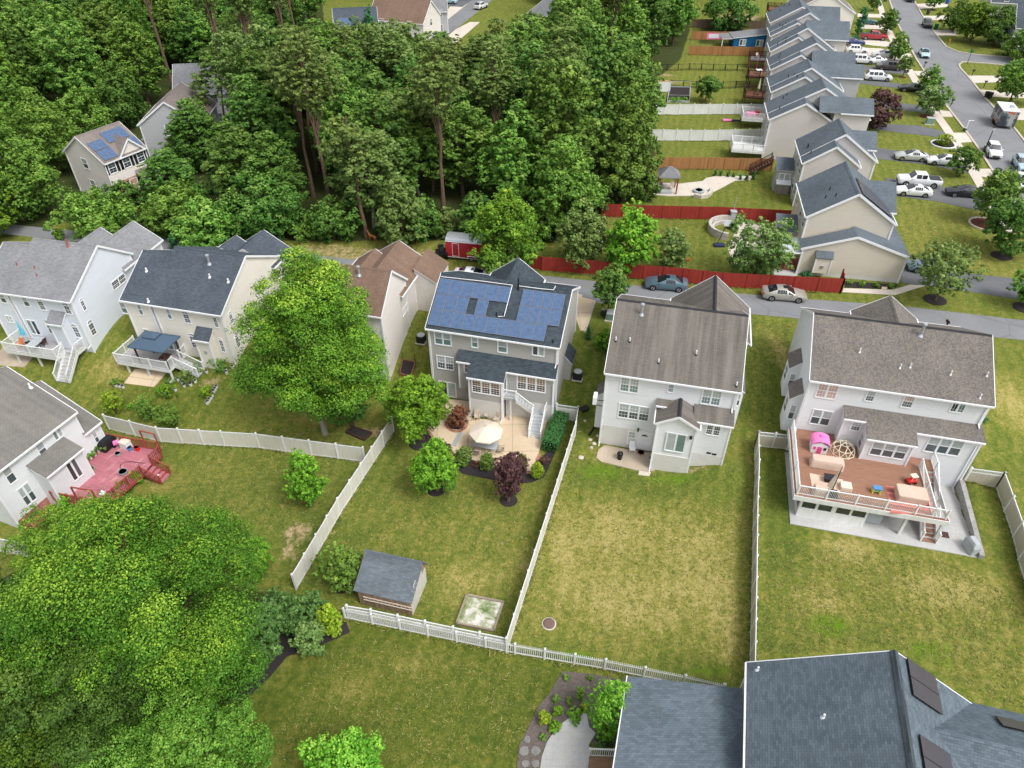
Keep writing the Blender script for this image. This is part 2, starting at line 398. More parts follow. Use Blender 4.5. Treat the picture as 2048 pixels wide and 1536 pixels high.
A=lambda n:t.n('Attribute',attribute_name=n).outputs['Fac']
n1=t.noise(p,.35,6,.62,.3); n2=t.noise(p,1.7,6,.7,.4); n3=t.noise(p,4.5,6,.8); n4=t.noise(p,28.,3,.7)
def ctr(n,k): return t.math('MULTIPLY',t.math('SUBTRACT',n,.5),k)
mw=t.sep(p); mv=t.math('SINE',t.math('MULTIPLY',t.math('ADD',t.math('ADD',mw[0],t.math('MULTIPLY',mw[1],-.27)),t.math('MULTIPLY',n1,2.2)),5.2))
f=t.math('ADD',t.math('ADD',A('dry'),t.math('MULTIPLY',mv,.07)),t.math('ADD',ctr(n1,.45),t.math('ADD',ctr(n2,1.35),ctr(n3,2.2))))
c=t.ramp(f,[(.0,srgb(84,102,42)),(.3,srgb(106,118,50)),(.52,srgb(127,128,60)),(.72,srgb(146,140,76)),(1.,srgb(170,158,100))])
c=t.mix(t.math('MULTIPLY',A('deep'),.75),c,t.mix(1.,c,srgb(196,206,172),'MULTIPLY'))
lm=t.ramp(t.math('ADD',A('lush'),t.math('ADD',ctr(n2,.9),ctr(n3,.4))),[(.3,(0,0,0)),(.62,(1,1,1))])
c=t.mix(lm,c,t.ramp(n3,[(.3,srgb(84,118,22)),(.7,srgb(112,142,40))]))
sm=t.ramp(t.math('ADD',A('soil'),t.math('ADD',ctr(n2,1.1),ctr(n3,.5))),[(.38,(0,0,0)),(.66,(1,1,1))])
c=t.mix(sm,c,t.ramp(n2,[(.3,srgb(150,122,92)),(.7,srgb(198,176,142))]))
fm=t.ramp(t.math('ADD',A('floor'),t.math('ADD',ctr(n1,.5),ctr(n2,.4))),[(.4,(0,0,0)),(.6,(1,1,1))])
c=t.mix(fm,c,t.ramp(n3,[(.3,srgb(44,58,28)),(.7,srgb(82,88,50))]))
c=t.mix(1.,c,t.ramp(n4,[(.25,(.62,.64,.6)),(.5,(1,1,1)),(.75,(1.38,1.35,1.3))]),'MULTIPLY')
w=t.ramp(t.noise(p,11.,2,.5),[(.735,(0,0,0)),(.76,(1,1,1))]); c=t.mix(t.math('MULTIPLY',w,.35),c,srgb(206,196,160))
t.col(t.mix(1.,c,(.94,.94,.94,1),'MULTIPLY')); t.bump(t.math('ADD',n4,n3),.7,.06)
me.materials.append(t.m)
# ---------- paved surfaces
def pave_mat(name,c,joint=None,crack=.0,stain=.25,tar=False):
    t=NT(name,.9,.2); p=t.pos(); n=t.noise(p,.25,6,.6,.5); m=t.noise(p,9.,4,.7); st=t.noise(p,1.1,6,.7,.8)
    c2=t.ramp(n,[(.3,sc(c,1-stain*.6)),(.7,sc(c,1+stain*.4))]); c2=t.mix(1.,c2,t.ramp(m,[(.2,(.86,.86,.86)),(.8,(1.12,1.12,1.12))]),'MULTIPLY')
    c2=t.mix(t.math('MULTIPLY',t.ramp(st,[(.55,(0,0,0)),(.75,(1,1,1))]),stain),c2,sc(c,.62))
    if tar:
        vo=t.n('TexVoronoi',feature='DISTANCE_TO_EDGE'); vo.inputs['Scale'].default_value=.16; vo.inputs['Randomness'].default_value=1.
        wp=t.mix(.12,p,t.n('TexNoise').outputs['Color']); t.l(wp,vo.inputs['Vector'])
        c2=t.mix(t.ramp(vo.outputs['Distance'],[(.006,(.35,.35,.35)),(.013,(0,0,0))]),c2,sc(c,.55))
    if joint:
        u=t.sep(t.uv())
        for k in (0,1):
            fr=t.math('FRACT',t.math('DIVIDE',u[k],joint)); c2=t.mix(t.ramp(fr,[(.02,(.5,.5,.5)),(.035,(0,0,0))]),c2,sc(c,.5))
    t.col(c2); t.bump(m,.3,.01); return t.m
M['asphalt']=pave_mat('old_asphalt',srgb(130,131,134),tar=True,stain=.2)
M['asphalt_dk']=pave_mat('driveway_asphalt',srgb(104,106,110),stain=.3)
M['walk']=pave_mat('sidewalk_concrete',srgb(206,196,184),joint=1.5,stain=.15)
M['patio']=pave_mat('tan_patio_concrete',srgb(208,188,160),joint=3.4,stain=.18)
M['slabgrey']=pave_mat('weathered_concrete',srgb(178,164,146),stain=.4)
M['paver']=pave_mat('grey_pavers',srgb(186,186,184),joint=.4,stain=.4)
M['kerb']=flat('kerb_concrete',srgb(188,178,166),.85,.2,.1)
def sheet(name,pts,mat,lift,th_=.25,kind='structure',ud=None,flatz=None):
    b=MB(ud); P=[V((p[0],p[1],(th(p[0],p[1]) if flatz is None else flatz)+lift)) for p in pts]
    ar=sum(P[i].x*P[(i+1)%len(P)].y-P[(i+1)%len(P)].x*P[i].y for i in range(len(P)))
    if ar<0:P=P[::-1]
    i=len(b.v);k=len(P); b.v+=[p-UP*th_ for p in P]+P; b.f.append(tuple(range(i+k,i+2*k)));b.m.append(0)
    for q in range(k):
        j=(q+1)%k; b.f.append((i+q,i+j,i+k+j,i+k+q)); b.m.append(0)
    o=b.build(name,mat); o['kind']=kind; return o
def off(poly,d):
    out=[]
    for i,p in enumerate(poly):
        a=V(poly[max(i-1,0)]);b=V(poly[min(i+1,len(poly)-1)]);t_=V((b.x-a.x,b.y-a.y,0)).normalized()
        out.append(V((p[0]-t_.y*d,p[1]+t_.x*d,0)))
    return out
far_px=[(2160,655),(2048,641),(1803,612),(1614,598.6),(1475,587),(1259,570),(1072,550),(837,538),(720,521),(600,507),(300,474),(100,457),(-60,440)]
farE=[U(x,y,0) for x,y in far_px]
nearE=[V((x,y,0)) for x,y in zip(EX,EY) if -120<x<130]
sheet('street',nearE+farE,M['asphalt'],.02)
Lpx=[(1779.5,0),(1797,48),(1815,84),(1837,123.5),(1865,165),(1897,215),(1931,259),(1962.7,303),(1991,348),(2025,400),(2075,470)]
Rpx=[(1826,0),(1845,34),(1865,62),(1879,80),(1891,94),(1915,104),(1951,110),(1998,113.5),(2080,121)]
Rp2=[(2090,137),(2014,130.5),(1970,126.5),(1925,123.5),(1916,129.5),(1919,137.5),(1939,159),(1969,197),(1990.6,221),(2029,260),(2060,300),(2110,360),(2150,420)]
Lw=[U(x,y,0) for x,y in Lpx]; Rw=[U(x,y,0) for x,y in Rpx]; Rw2=[U(x,y,0) for x,y in Rp2]
L0=Lw[0]+(Lw[0]-Lw[1])*1.5; R0=Rw[0]+(Lw[0]-Lw[1])*1.5
sheet('side_street',[L0]+Lw+Rw2[::-1]+Rw[::-1]+[R0],M['asphalt'],.024)
def kerb(name,line,side):
    b=MB(); a=off(line,0); c=off(line,.32*side)
    for i in range(len(a)-1):
        q=[a[i],a[i+1],c[i+1],c[i]]
        if (q[1]-q[0]).cross(q[2]-q[0]).z<0:q=q[::-1]
        b.b8([p-UP*.1 for p in q],[p+UP*.13 for p in q])
    o=b.build(name,M['kerb']); o['kind']='structure'
kerb('kerb',[L0]+Lw,-1); kerb('kerb',[R0]+Rw,1); kerb('kerb',Rw2[::1],1)
for a,b_,lift in ((-2.2,-3.6,.05),):
    o1=off([L0]+Lw,a);o2=off([L0]+Lw,b_); sheet('sidewalk',o1+o2[::-1],M['walk'],lift)
def drive(px,mat,lift=.03,name='driveway'): return sheet(name,[U(x,y,0) for x,y in px],M[mat],lift)
drive([(1806,522),(1855,530),(1930,547),(2048,559),(2120,566),(2120,608),(2048,601),(1893,576),(1855,572),(1802,566)],'asphalt_dk')
drive([(1770,356),(1880,372),(1985,400),(2000,430),(1937,417),(1874,403),(1780,391)],'asphalt_dk')
drive([(1745,295),(1855,309),(1905,316),(1946,340),(1958,352),(1865,331),(1750,317)],'asphalt_dk')
drive([(1740,246),(1839,252),(1903,266),(1919,285),(1865,273),(1745,259)],'asphalt_dk')
drive([(1750,200),(1831,210),(1879,220),(1884,233),(1837,224),(1760,215)],'asphalt_dk')
drive([(1715,159),(1791,166),(1830,171),(1846,187),(1799,177),(1715,167)],'asphalt_dk')
drive([(1715,130),(1760,134),(1827,143),(1834,151),(1790,147),(1715,140)],'asphalt_dk')
drive([(1690,94),(1760,97),(1822,108),(1828,121),(1790,124),(1700,124)],'walk')
drive([(1700,76),(1760,80),(1796,88),(1800,96),(1745,91),(1700,84)],'walk')
drive([(1715,48),(1780,51),(1786,60),(1715,57)],'walk'); drive([(1715,27),(1772,29),(1776,36),(1715,34)],'walk')
drive([(1845,32),(1900,31),(1900,39),(1850,41)],'walk'); drive([(1868,60),(1910,61),(1916,71),(1876,71)],'walk'); drive([(1830,8),(1895,6),(1895,14),(1840,18)],'walk')
drive([(1932,151),(2010,152),(2010,164),(1944,166)],'walk'); drive([(1955,179),(2060,186),(2060,197),(1968,193)],'walk'); drive([(2003,222),(2060,215),(2060,240),(2016,240)],'walk')
for px in ([(1879,221),(1900,223),(1906,234),(1884,234)],[(1903,266),(1934,266),(1946,284),(1919,286)],[(1946,338),(1984,338),(1996,357),(1958,353)],[(1832,171),(1868,171),(1878,188),(1846,187)],[(1826,142),(1850,143),(1856,153),(1834,151)]): drive(px,'walk',.045)
drive([(1684,584.7),(1687,577),(1785,580),(1820,570),(1850,572),(1790,590.5)],'walk',.05,'walkway')
drive([(1689,563),(1798,570),(1782,579),(1690,575)],'mulch',.06,'mulch_bed')
drive([(944,-20),(991,-20),(985,0),(913,57),(815,140),(765,140),(870,60)],'asphalt',.02,'far_street')
drive([(905,6),(935,8),(892,42),(880,52),(850,56),(840,48),(880,44)],'walk',.03); drive([(905,62),(940,44),(960,44),(935,66),(870,120),(845,120)],'walk',.02,'sidewalk')
drive([(885,0),(945,0),(925,14),(880,12)],'asphalt_dk',.04)
drive([(1152,592),(1191,602),(1172,662),(1160,662),(1150,630)],'patio',.06,'driveway')
drive([(1186,601),(1192,602),(1172,664),(1167,664)],'kerb',.075,'driveway_border')
drive([(1130,585),(1165,590),(1160,602),(1128,600)],'patio',.055,'driveway')
# ================= houses
def zm(ox,oy,k): return lambda x,y:(ox+x*k,oy+y*k)
def survey(eL,eR,ze,rpx,slope):
    a=U(*eL,ze);b=U(*eR,ze);az=math.atan2(b.y-a.y,b.x-a.x);fr=Fr((a.x,a.y),az);W=(b-a).length
    best=None
    for i in range(100,900):
        zr=ze+i*.01; s,t=fr.pz(*rpx,zr); e=abs((zr-ze)/max(t,.1)-slope)
        if best is None or e<best[0]:best=(e,zr,t)
    return fr,W,best[1],best[2]
def fbox(b,fc,u0,u1,z0,z1,d0,d1,m=0):
    b.extr([fc.P(u0,z0,d0),fc.P(u1,z0,d0),fc.P(u1,z1,d0),fc.P(u0,z1,d0)],fc.n*(d1-d0),m)
def window(T,fc,u0,u1,z0,z1,n=1,g=('glass_up','glass_lo'),grid=None,arch=False,slide=False,name='window',tm='trim',cas=.08,label=None):
    if u0>u1:u0,u1=u1,u0
    if z0>z1:z0,z1=z1,z0
    b=MB();p=MB()
    W=u1-u0; r=W/2 if arch else 0; za=z1-(r if arch else 0)
    fbox(b,fc,u0-cas,u0,z0-cas,za,0.002,.045);fbox(b,fc,u1,u1+cas,z0-cas,za,0.002,.045);fbox(b,fc,u0,u1,z0-cas,z0,0.002,.06)
    uc=(u0+u1)/2
    if arch: cas=.05
    if arch:
        k=10
        for i in range(k):
            a0=math.pi*i/k;a1=math.pi*(i+1)/k
            q=[fc.P(uc+rr*math.cos(a),za+rr*math.sin(a),.002) for rr,a in ((r,a0),(r+cas,a0),(r+cas,a1),(r,a1))]
            b.extr(q,fc.n*.043)
        fbox(b,fc,u0,u1,za-.05,za+.05,.002,.045)
        for a in (math.pi/3,2*math.pi/3): b.bar(fc.P(uc,za+.05,.03),fc.P(uc+r*math.cos(a),za+r*math.sin(a),.03),.025,.025)
        p.poly([fc.P(uc+r*math.cos(math.pi*i/k),za+r*math.sin(math.pi*i/k),.012) for i in range(k+1)],1)
    else: fbox(b,fc,u0-cas,u1+cas,z1,z1+cas,.002,.05)
    zt=za-(.05 if arch else 0)
    for i in range(n):
        a=u0+W*i/n+(.045 if i else 0); c=u0+W*(i+1)/n-(.045 if i<n-1 else 0)
        if i: fbox(b,fc,a-.09,a,z0,zt,.002,.044)
        e=.035; zm_=(z0+zt)/2
        fbox(b,fc,a,a+e,z0,zt,.002,.034);fbox(b,fc,c-e,c,z0,zt,.002,.034)
        if not slide: fbox(b,fc,a+e,c-e,zm_-.03,zm_+.03,.002,.038)
        fbox(b,fc,a+e,c-e,zt-e,zt,.002,.033);fbox(b,fc,a+e,c-e,z0,z0+e,.002,.033)
        if slide: p.poly([fc.P(a,z0,.012),fc.P(c,z0,.012),fc.P(c,zt,.012),fc.P(a,zt,.012)],i%2)
        else:
            p.poly([fc.P(a,zm_,.014),fc.P(c,zm_,.014),fc.P(c,zt,.014),fc.P(a,zt,.014)],0)
            p.poly([fc.P(a,z0,.010),fc.P(c,z0,.010),fc.P(c,zm_,.010),fc.P(a,zm_,.010)],1)
        if grid:
            gx_,gz=grid
            for k in range(1,gx_): x=a+(c-a)*k/gx_; fbox(b,fc,x-.01,x+.01,z0+e,zt-e,.002,.022)
            for hb,ht in ((z0,zm_),(zm_,zt)):
                for k in range(1,gz): z=hb+(ht-hb)*k/gz; fbox(b,fc,a+e,c-e,z-.01,z+.01,.002,.021)
    o=b.build(name,M[tm],T); p.build('pane',[M[g[0]],M[g[1]]],o)
    if label:o['label']=label
    return o
def pxbox(fc,Z,x0,y0,x1,y1):  # rectangle on a wall whose sighted outline spans the given box
    xc,yc=(x0+x1)/2,(y0+y1)/2; uc,zc=fc.px(*Z(xc,yc)); q=fc.P(uc,zc)
    o=proj(q);pu=proj(fc.P(uc+.1,zc));pz_=proj(fc.P(uc,zc+.1))
    a,b_,c,d=[abs(v)/.1 for v in (pu[0]-o[0],pz_[0]-o[0],pu[1]-o[1],pz_[1]-o[1])]
    k=abs(Z(1,0)[0]-Z(0,0)[0]); Wp,Hp=abs(x1-x0)*k,abs(y1-y0)*k; det=a*d-b_*c
    du=(Wp*d-b_*Hp)/det if abs(det)>1e-6 else 1.; dz=(a*Hp-c*Wp)/det if abs(det)>1e-6 else 1.
    if not(.35<du<6): du=min(max(du,.6),2.)
    if not(.4<dz<3.2): dz=min(max(dz,.8),1.9)
    return uc-du/2,uc+du/2,zc-dz/2,zc+dz/2
def wpx(T,fc,Z,x0,y0,x1,y1,n=1,**k):
    k.pop('shr',0); u0,u1,z0,z1=pxbox(fc,Z,x0,y0,x1,y1)
    return window(T,fc,u0,u1,z0,z1,n,**k)
class House:
    def __init__(s,name,label,fr,wall,roof,W,D,zb=-3.6,cat='house',trim='trim',zg=None):
        s.fr=fr;s.wm=M[wall];s.rm=M[roof];s.tm=M[trim]
        c=fr.W(W/2,D/2,0); s.T=thing(name,label,cat,(c.x,c.y,th(c.x,c.y) if zg is None else zg))
        s.w=MB();s.r=MB();s.t=MB();s.zb=zb;s.pl={}
    def mass(s,s0,s1,t0,tr,tf,ze,zr,zb=None,oh=.3,os=.18,zf=None,cap=None,key='rear',rake=(1,1)):
        fr=s.fr;zb=s.zb if zb is None else zb; m1=(zr-ze)/(tr-t0); zf=ze if zf is None else zf; m2=(zr-zf)/(tf-tr)
        H=.14
        pts=[(t0+oh,zb),(t0+oh,ze+m1*oh-H),(tr,zr-H),(tf-oh,zf+m2*oh-H),(tf-oh,zb)]
        s.w.extr([fr.W(s0+os,t,z) for t,z in pts[::-1]],fr.a*(s1-s0-2*os))
        s.r.slab([fr.W(s0,t0,ze),fr.W(s1,t0,ze),fr.W(s1,tr,zr),fr.W(s0,tr,zr)],.1)
        s.r.slab([fr.W(s1,tf,zf),fr.W(s0,tf,zf),fr.W(s0,tr,zr),fr.W(s1,tr,zr)],.1)
        s.t.box(fr,s0,s1,t0-.11,t0-.003,ze-.17,ze-.03);s.t.box(fr,s0,s1,tf+.003,tf+.11,zf-.17,zf-.03)
        s.t.box(fr,s0+.05,s1-.05,t0+.01,t0+oh-.005,ze-.16,ze-.11); 
        for u,e in ((s0-.02,rake[0]),(s1+.02,rake[1])):
            if not e: continue
            for (ta,za),(tb,zb2) in (((t0,ze),(tr,zr)),((tf,zf),(tr,zr))):
                s.t.bar(fr.W(u,ta,za-.09),fr.W(u,tb,zb2-.09),.05,.2)
                w=u+(os*.5 if u<s0+1e-6+.5 and u<s1-.5 else -os*.5); s.t.bar(fr.W(w,ta,za-.15),fr.W(w,tb,zb2-.15),os-.02,.03)
        for u in (s0+os,s1-os):
            for t in (t0+oh,tf-oh): s.t.box(fr,u-.07,u+.07,t-.07,t+.07,max(zb,s.zb)+.1,min(ze,zf)-.05)
        c=MB();d=.16
        c.slab([fr.W(s0+.02,tr-d,zr-m1*d+.035),fr.W(s1-.02,tr-d,zr-m1*d+.035),fr.W(s1-.02,tr,zr+.035),fr.W(s0+.02,tr,zr+.035)],.03)
        c.slab([fr.W(s1-.02,tr+d,zr-m2*d+.035),fr.W(s0+.02,tr+d,zr-m2*d+.035),fr.W(s0+.02,tr,zr+.036),fr.W(s1-.02,tr,zr+.036)],.03)
        c.build('ridge_cap',cap and M[cap] or s.rm,s.T)
        n=fr.a.cross(fr.W(0,tr,zr)-fr.W(0,t0,ze)).normalized(); s.pl[key]=(fr.W(s0,t0,ze),n)
        s.m1=m1;s.tr=tr;s.zr=zr;s.ze=ze;s.t0=t0
    def xg(s,sc_,hw,t0,t1,z,ze,zb=None,wall=True,clip=None,cap=None):  # cross gable, ridge along b
        fr=s.fr;zb=s.zb if zb is None else zb; lo,hi=(t0,t1) if t0<t1 else (t1,t0)
        s.r.slab([fr.W(sc_-hw,hi,ze),fr.W(sc_-hw,lo,ze),fr.W(sc_,lo,z),fr.W(sc_,hi,z)],.1,0,1)
        tw0=t0
        if clip:
            wc=clip[0]-sc_; zc=z-(z-ze)/hw*wc; tw0=clip[1]
            s.r.slab([fr.W(clip[0],lo,zc),fr.W(clip[0],clip[1],zc),fr.W(sc_,clip[1],z),fr.W(sc_,lo,z)],.1,0,1); s.r.slab([fr.W(sc_+hw,clip[1],ze),fr.W(sc_+hw,hi,ze),fr.W(sc_,hi,z),fr.W(sc_,clip[1],z)],.1,0,1)
        else: s.r.slab([fr.W(sc_+hw,lo,ze),fr.W(sc_+hw,hi,ze),fr.W(sc_,hi,z),fr.W(sc_,lo,z)],.1,0,1)
        d=.16;m=(z-ze)/hw;c=MB()
        for q in (-1,1): c.slab([fr.W(sc_+q*d,lo,z-m*d+.035),fr.W(sc_+q*d,hi,z-m*d+.035),fr.W(sc_,hi,z+.035+.001*q),fr.W(sc_,lo,z+.035+.001*q)],.03)
        c.build('ridge_cap',cap and M[cap] or s.rm,s.T)
        if wall:
            e=.25; tw=t1-e if t1>t0 else t1+e
            s.w.extr([fr.W(sc_-hw+e,tw0,zb),fr.W(sc_+hw-e,tw0,zb),fr.W(sc_+hw-e,tw0,ze+m*e-.13),fr.W(sc_,tw0,z-.13),fr.W(sc_-hw+e,tw0,ze+m*e-.13)],fr.b*(tw-tw0))
        te=t1+(.02 if t1>t0 else -.02)
        for q in (-1,1):
            s.t.bar(fr.W(sc_+q*hw,te,ze-.09),fr.W(sc_,te,z-.09),.05,.2)
            s.t.box(fr,sc_+q*(hw+.004),sc_+q*(hw+.11),tw0 if clip else lo,hi,ze-.17,ze-.03)
            for tt in (t1,):
                s.t.box(fr,sc_+q*(hw-.25)-.07,sc_+q*(hw-.25)+.07,(tw if wall else tt)-.07,(tw if wall else tt)+.07,zb+.1,ze-.05)
    def shed(s,s0,s1,tl,tw,zt,m,zb,wall=True,sl=True,sr=True,e=.22):  # roof plane z=zt+m*(t-tw), falling toward -t, lower edge tl
        fr=s.fr;zl=zt+m*(tl-tw)
        s.r.slab([fr.W(s0,tl,zl),fr.W(s1,tl,zl),fr.W(s1,tw-.005,zt),fr.W(s0,tw-.005,zt)],.1)
        s.t.box(fr,s0,s1,tl-.11,tl-.003,zl-.17,zl-.03)
        for u in (s0+.01,s1-.01): s.t.bar(fr.W(u,tl+.03,zl-.17),fr.W(u,tw,zt-.17),.04,.12)
        if wall:
            a=s0+(.14 if sl else 0);c=s1-(.14 if sr else 0)
            s.w.extr([fr.W(a,t,z) for t,z in ((tl+e,zb),(tw,zb),(tw,zt-.12),(tl+e,zl+m*e-.12))][::-1],fr.a*(c-a))
            for u in (a,c): s.t.box(fr,u-.06,u+.06,tl+e-.06,tl+e+.06,zb+.02,zl-.1)
        return zl
    def found(s,s0,s1,t,z0,z1,d=.03,side=None):
        b=MB();b.box(s.fr,s0,s1,t-d,t+.2,z0,z1);b.build('foundation',M['foundation'],s.T)
    def spout(s,u,t,z0,z1):
        s.t.box(s.fr,u-.045,u+.045,t-.09,t-.005,z0,z1); s.t.bar(s.fr.W(u,t-.05,z0+.06),s.fr.W(u,t-.5,z0-.02),.08,.07)
    def vent(s,x,y,h=.35,kind='pvc',key='rear',r=.05):
        p0,n=s.pl[key]; p=hitplane(x,y,p0,n); b=MB()
        if kind=='flue':
            b.lathe(p-UP*.1,[(.11,0),(.11,h),(.17,h),(.19,h+.06),(.17,h+.16),(.05,h+.2)],10); b.lathe(p-UP*.06,[(.24,0),(.13,.2)],10)
            b.build('flue_pipe',M['steel'],s.T)
        else:
            b.lathe(p-UP*.08,[(r*2.4,0),(r*1.2,.16)],8,0); b.lathe(p,[(r,0),(r,h)],8,1)
            b.build('vent_pipe',{'pvc':[M['trim'],M['trim']],'dk':[M['black'],M['trim']],'blk':[M['black'],M['black']],'rust':[flat_rust,flat_rust]}[kind],s.T)
    def done(s):
        for b,n,m in ((s.w,'wall',s.wm),(s.r,'roof',[s.rm,s.tm]),(s.t,'trim',s.tm)):
            if b.f:b.build(n,m,s.T)
flat_rust=flat('rusty_pipe',srgb(150,90,80),.7,.3)
M['roof_blue']=shingle('slate_blue_shingles',srgb(96,108,117),.2,.25,srgb(105,112,118))
M['roof_h1']=shingle('grey_shingles',srgb(134,135,138),.12)
M['roof_h2']=shingle('charcoal_blue_shingles',srgb(80,88,97),.16)
M['roof_brown']=shingle('brown_shingles',srgb(128,106,92),.1,.4,srgb(104,84,72))
M['roof_h4']=shingle('dark_slate_shingles',srgb(66,75,82),.22)
M['roof_h5']=shingle('weathered_brown_shingles',srgb(106,101,96),.08,.55,srgb(140,134,126))
M['roof_h6']=shingle('mottled_shingles',srgb(116,112,110),.2,0,None,srgb(124,117,108),bw=.11)
M['roof_h0']=shingle('grey_brown_shingles',srgb(120,117,113),.08,.3,srgb(146,140,134))
M['roof_r']=shingle('grey_row_shingles',srgb(100,109,117),.12)
M['roof_u']=shingle('taupe_shingles',srgb(130,121,117),.1)
M['roof_h5f']=shingle('tan_grey_shingles',srgb(146,136,128),.1,.3,srgb(120,112,106))
M['capdk']=flat('dark_ridge_vent',srgb(56,56,60),.9,.1,.2)
M['white_sid']=siding('white_siding',srgb(224,226,229)); M['bluewhite']=siding('pale_blue_siding',srgb(214,220,229)); M['cream']=siding('cream_siding',srgb(230,225,214))
M['grey_sid']=siding('grey_siding',srgb(176,174,170)); M['offwhite']=siding('off_white_siding',srgb(228,222,216)); M['beige']=siding('beige_siding',srgb(212,204,190)); M['pinkgrey']=siding('pinkish_grey_siding',srgb(206,200,197)); M['blue_sid']=siding('blue_siding',srgb(24,98,150)); M['sage']=siding('sage_siding',srgb(172,172,160)); M['greysage']=siding('grey_row_siding',srgb(178,180,182))
# ---- solar house
B=zm(760,500,.2344)
fr4,W4,zr4,tr4=survey((850.2,655.9),(1119.8,695.7),5,(1013,561.5),.54)
h=House('house','grey house whose dark roof carries rows of blue solar panels',fr4,'grey_sid','roof_h4',W4,10)
h.mass(0,W4,0,tr4,2*tr4,5,zr4,cap='roof_h4'); T4=h.T
tb=-1.37; zt=3.02; ml=(3.02-1.55)/(.3-(tb-.25)); 
pl=(fr4.W(0,.3,zt),fr4.a.cross(V((fr4.b.x,fr4.b.y,ml))).normalized())
def onp(Z,x,y,pl,fr): return fr.loc(hitplane(*Z(x,y),*pl))
aL=onp(B,650,945,pl,fr4);bL=onp(B,735,1085,pl,fr4);bR=onp(B,1055,1130,pl,fr4);rR=onp(B,1510,1105,pl,fr4)
tmid=aL[1]; trr=rR[1]
h.shed(aL[0],bL[0]+.1,tmid,.3,zt,ml,-.9,sr=False); h.shed(bL[0],bR[0],tb-.25,.3,zt-.004,ml,-3.6,e=.25); zlr=h.shed(bR[0]+.0,W4-.1,trr,.3,zt-.002,ml,-3.6,sl=False)
h.found(bL[0]+.1,bR[0]-.1,tb,-3.4,-1.15); h.found(bR[0],W4-.25,trr+.22,-3.4,-1.1,.025)
fc=rear(fr4,.3); gt=('glass_up','glass_teal')
wpx(T4,fc,B,465,697,607,818,2,g=gt); wpx(T4,fc,B,782,740,834,832,1,g=gt); wpx(T4,fc,B,1007,772,1083,878,1,g=gt); wpx(T4,fc,B,1302,812,1400,906,2,slide=True,g=('glass_lo','glass_up')); wpx(T4,fc,B,486,900,628,1024,2,grid=(3,2))
wpx(T4,fc,B,505,1118,650,1256,2,slide=True,g=('glass_dk','glass_up'),name='sliding_door')
gw=('glass_warm','glass_warmlo')
wpx(T4,rear(fr4,tb),B,786,1100,1020,1244,3,g=gw,grid=(3,3)); wpx(T4,rear(fr4,trr+.22),B,1172,1068,1410,1216,3,g=gw,grid=(3,3)); wpx(T4,rear(fr4,tmid+.22),B,719,966,770,1046,1,g=gw,grid=(2,2))
fs=right(fr4,bR[0]-.14); window(T4,fs,tb+.25,tb+1.05,-.4,1.5,1,g=('glass_up','glass_up'),name='glazed_door',slide=True)
t_,z_=fr4.ps(*B(1635,970),W4+.55); 
b=MB(); s0=W4-.18;s1=W4+.5; b.extr([fr4.W(s,t_+.1,z) for s,z in ((s0,-3.),(s1,-3.),(s1,z_),(s0,z_+.75))],fr4.b*2.0); b.build('bay_wall',M['grey_sid'],T4)
b=MB(); b.slab([fr4.W(s1+.12,t_,z_-.1),fr4.W(s1+.12,t_+2.2,z_-.1),fr4.W(s0+.005,t_+2.2,z_+.82),fr4.W(s0+.005,t_,z_+.82)],.08,0,1); b.build('bay_roof',[M['roof_h4'],M['trim']],T4)
h.spout(.25,.3,-3.1,4.8); h.spout(W4-.3,.3,2.9,4.8); h.spout(W4-.3,trr+.2,-3.1,1.4); h.spout(bR[0]-.25,tb-.01,-3.1,1.3)
a=fr4.pz(*B(1180,70),zr4-.1); h.xg(a[0],2.6,tr4-.2,a[1],zr4-.06,zr4-2.,zb=-1)
h.vent(*B(1180,335),h=1.1,kind='blk',r=.07); h.vent(*B(995,560),.35,'blk');h.vent(*B(1057,562),.35,'blk');h.vent(*B(1475,785),.3,'blk')
b=MB(); # roof conduit
p0,n=h.pl['rear']
for pts in ([(520,232),(870,270),(1130,305)],[(1130,305),(1060,570),(1010,572)],[(1180,310),(1370,335),(1480,345),(1500,312)]): b.tube([hitplane(*B(*q),p0,n)+n*.1 for q in pts],.035,6)
b.build('conduit',M['trim'],T4)
# blue photovoltaic modules in roof coordinates
t=NT('solar_cells',.32,.5); u=t.uv(); s_=t.sep(u); l=None
for k,per in ((0,.166),(1,.166)):
    e=t.ramp(t.math('FRACT',t.math('DIVIDE',s_[k],per)),[(.0,(1,1,1)),(.09,(1,1,1)),(.15,(0,0,0))]); l=e if l is None else t.math('MAXIMUM',l,e)
wv=t.noise(t.uv((1,1,1)),3.,3,.6); base=t.ramp(wv,[(.3,srgb(60,82,116)),(.7,srgb(80,106,140))])
t.col(t.mix(t.math('MULTIPLY',l,.45),base,srgb(108,122,146))); t.b.inputs['Coat Weight'].default_value=.12; t.b.inputs['Coat Roughness'].default_value=.2; M['cells']=t.m
M['panelframe']=flat('panel_frame',srgb(132,130,138),.4,.5,.05,3,.3); M['panel_dk']=paint('dark_solar_cells',srgb(66,62,70),.4)
def roofuv(fr,p0): sl=(V((fr.b.x,fr.b.y,.54))).normalized(); return lambda q:((q-p0).dot(fr.a),(q-p0).dot(sl)),sl
ruv,sl=roofuv(fr4,p0)
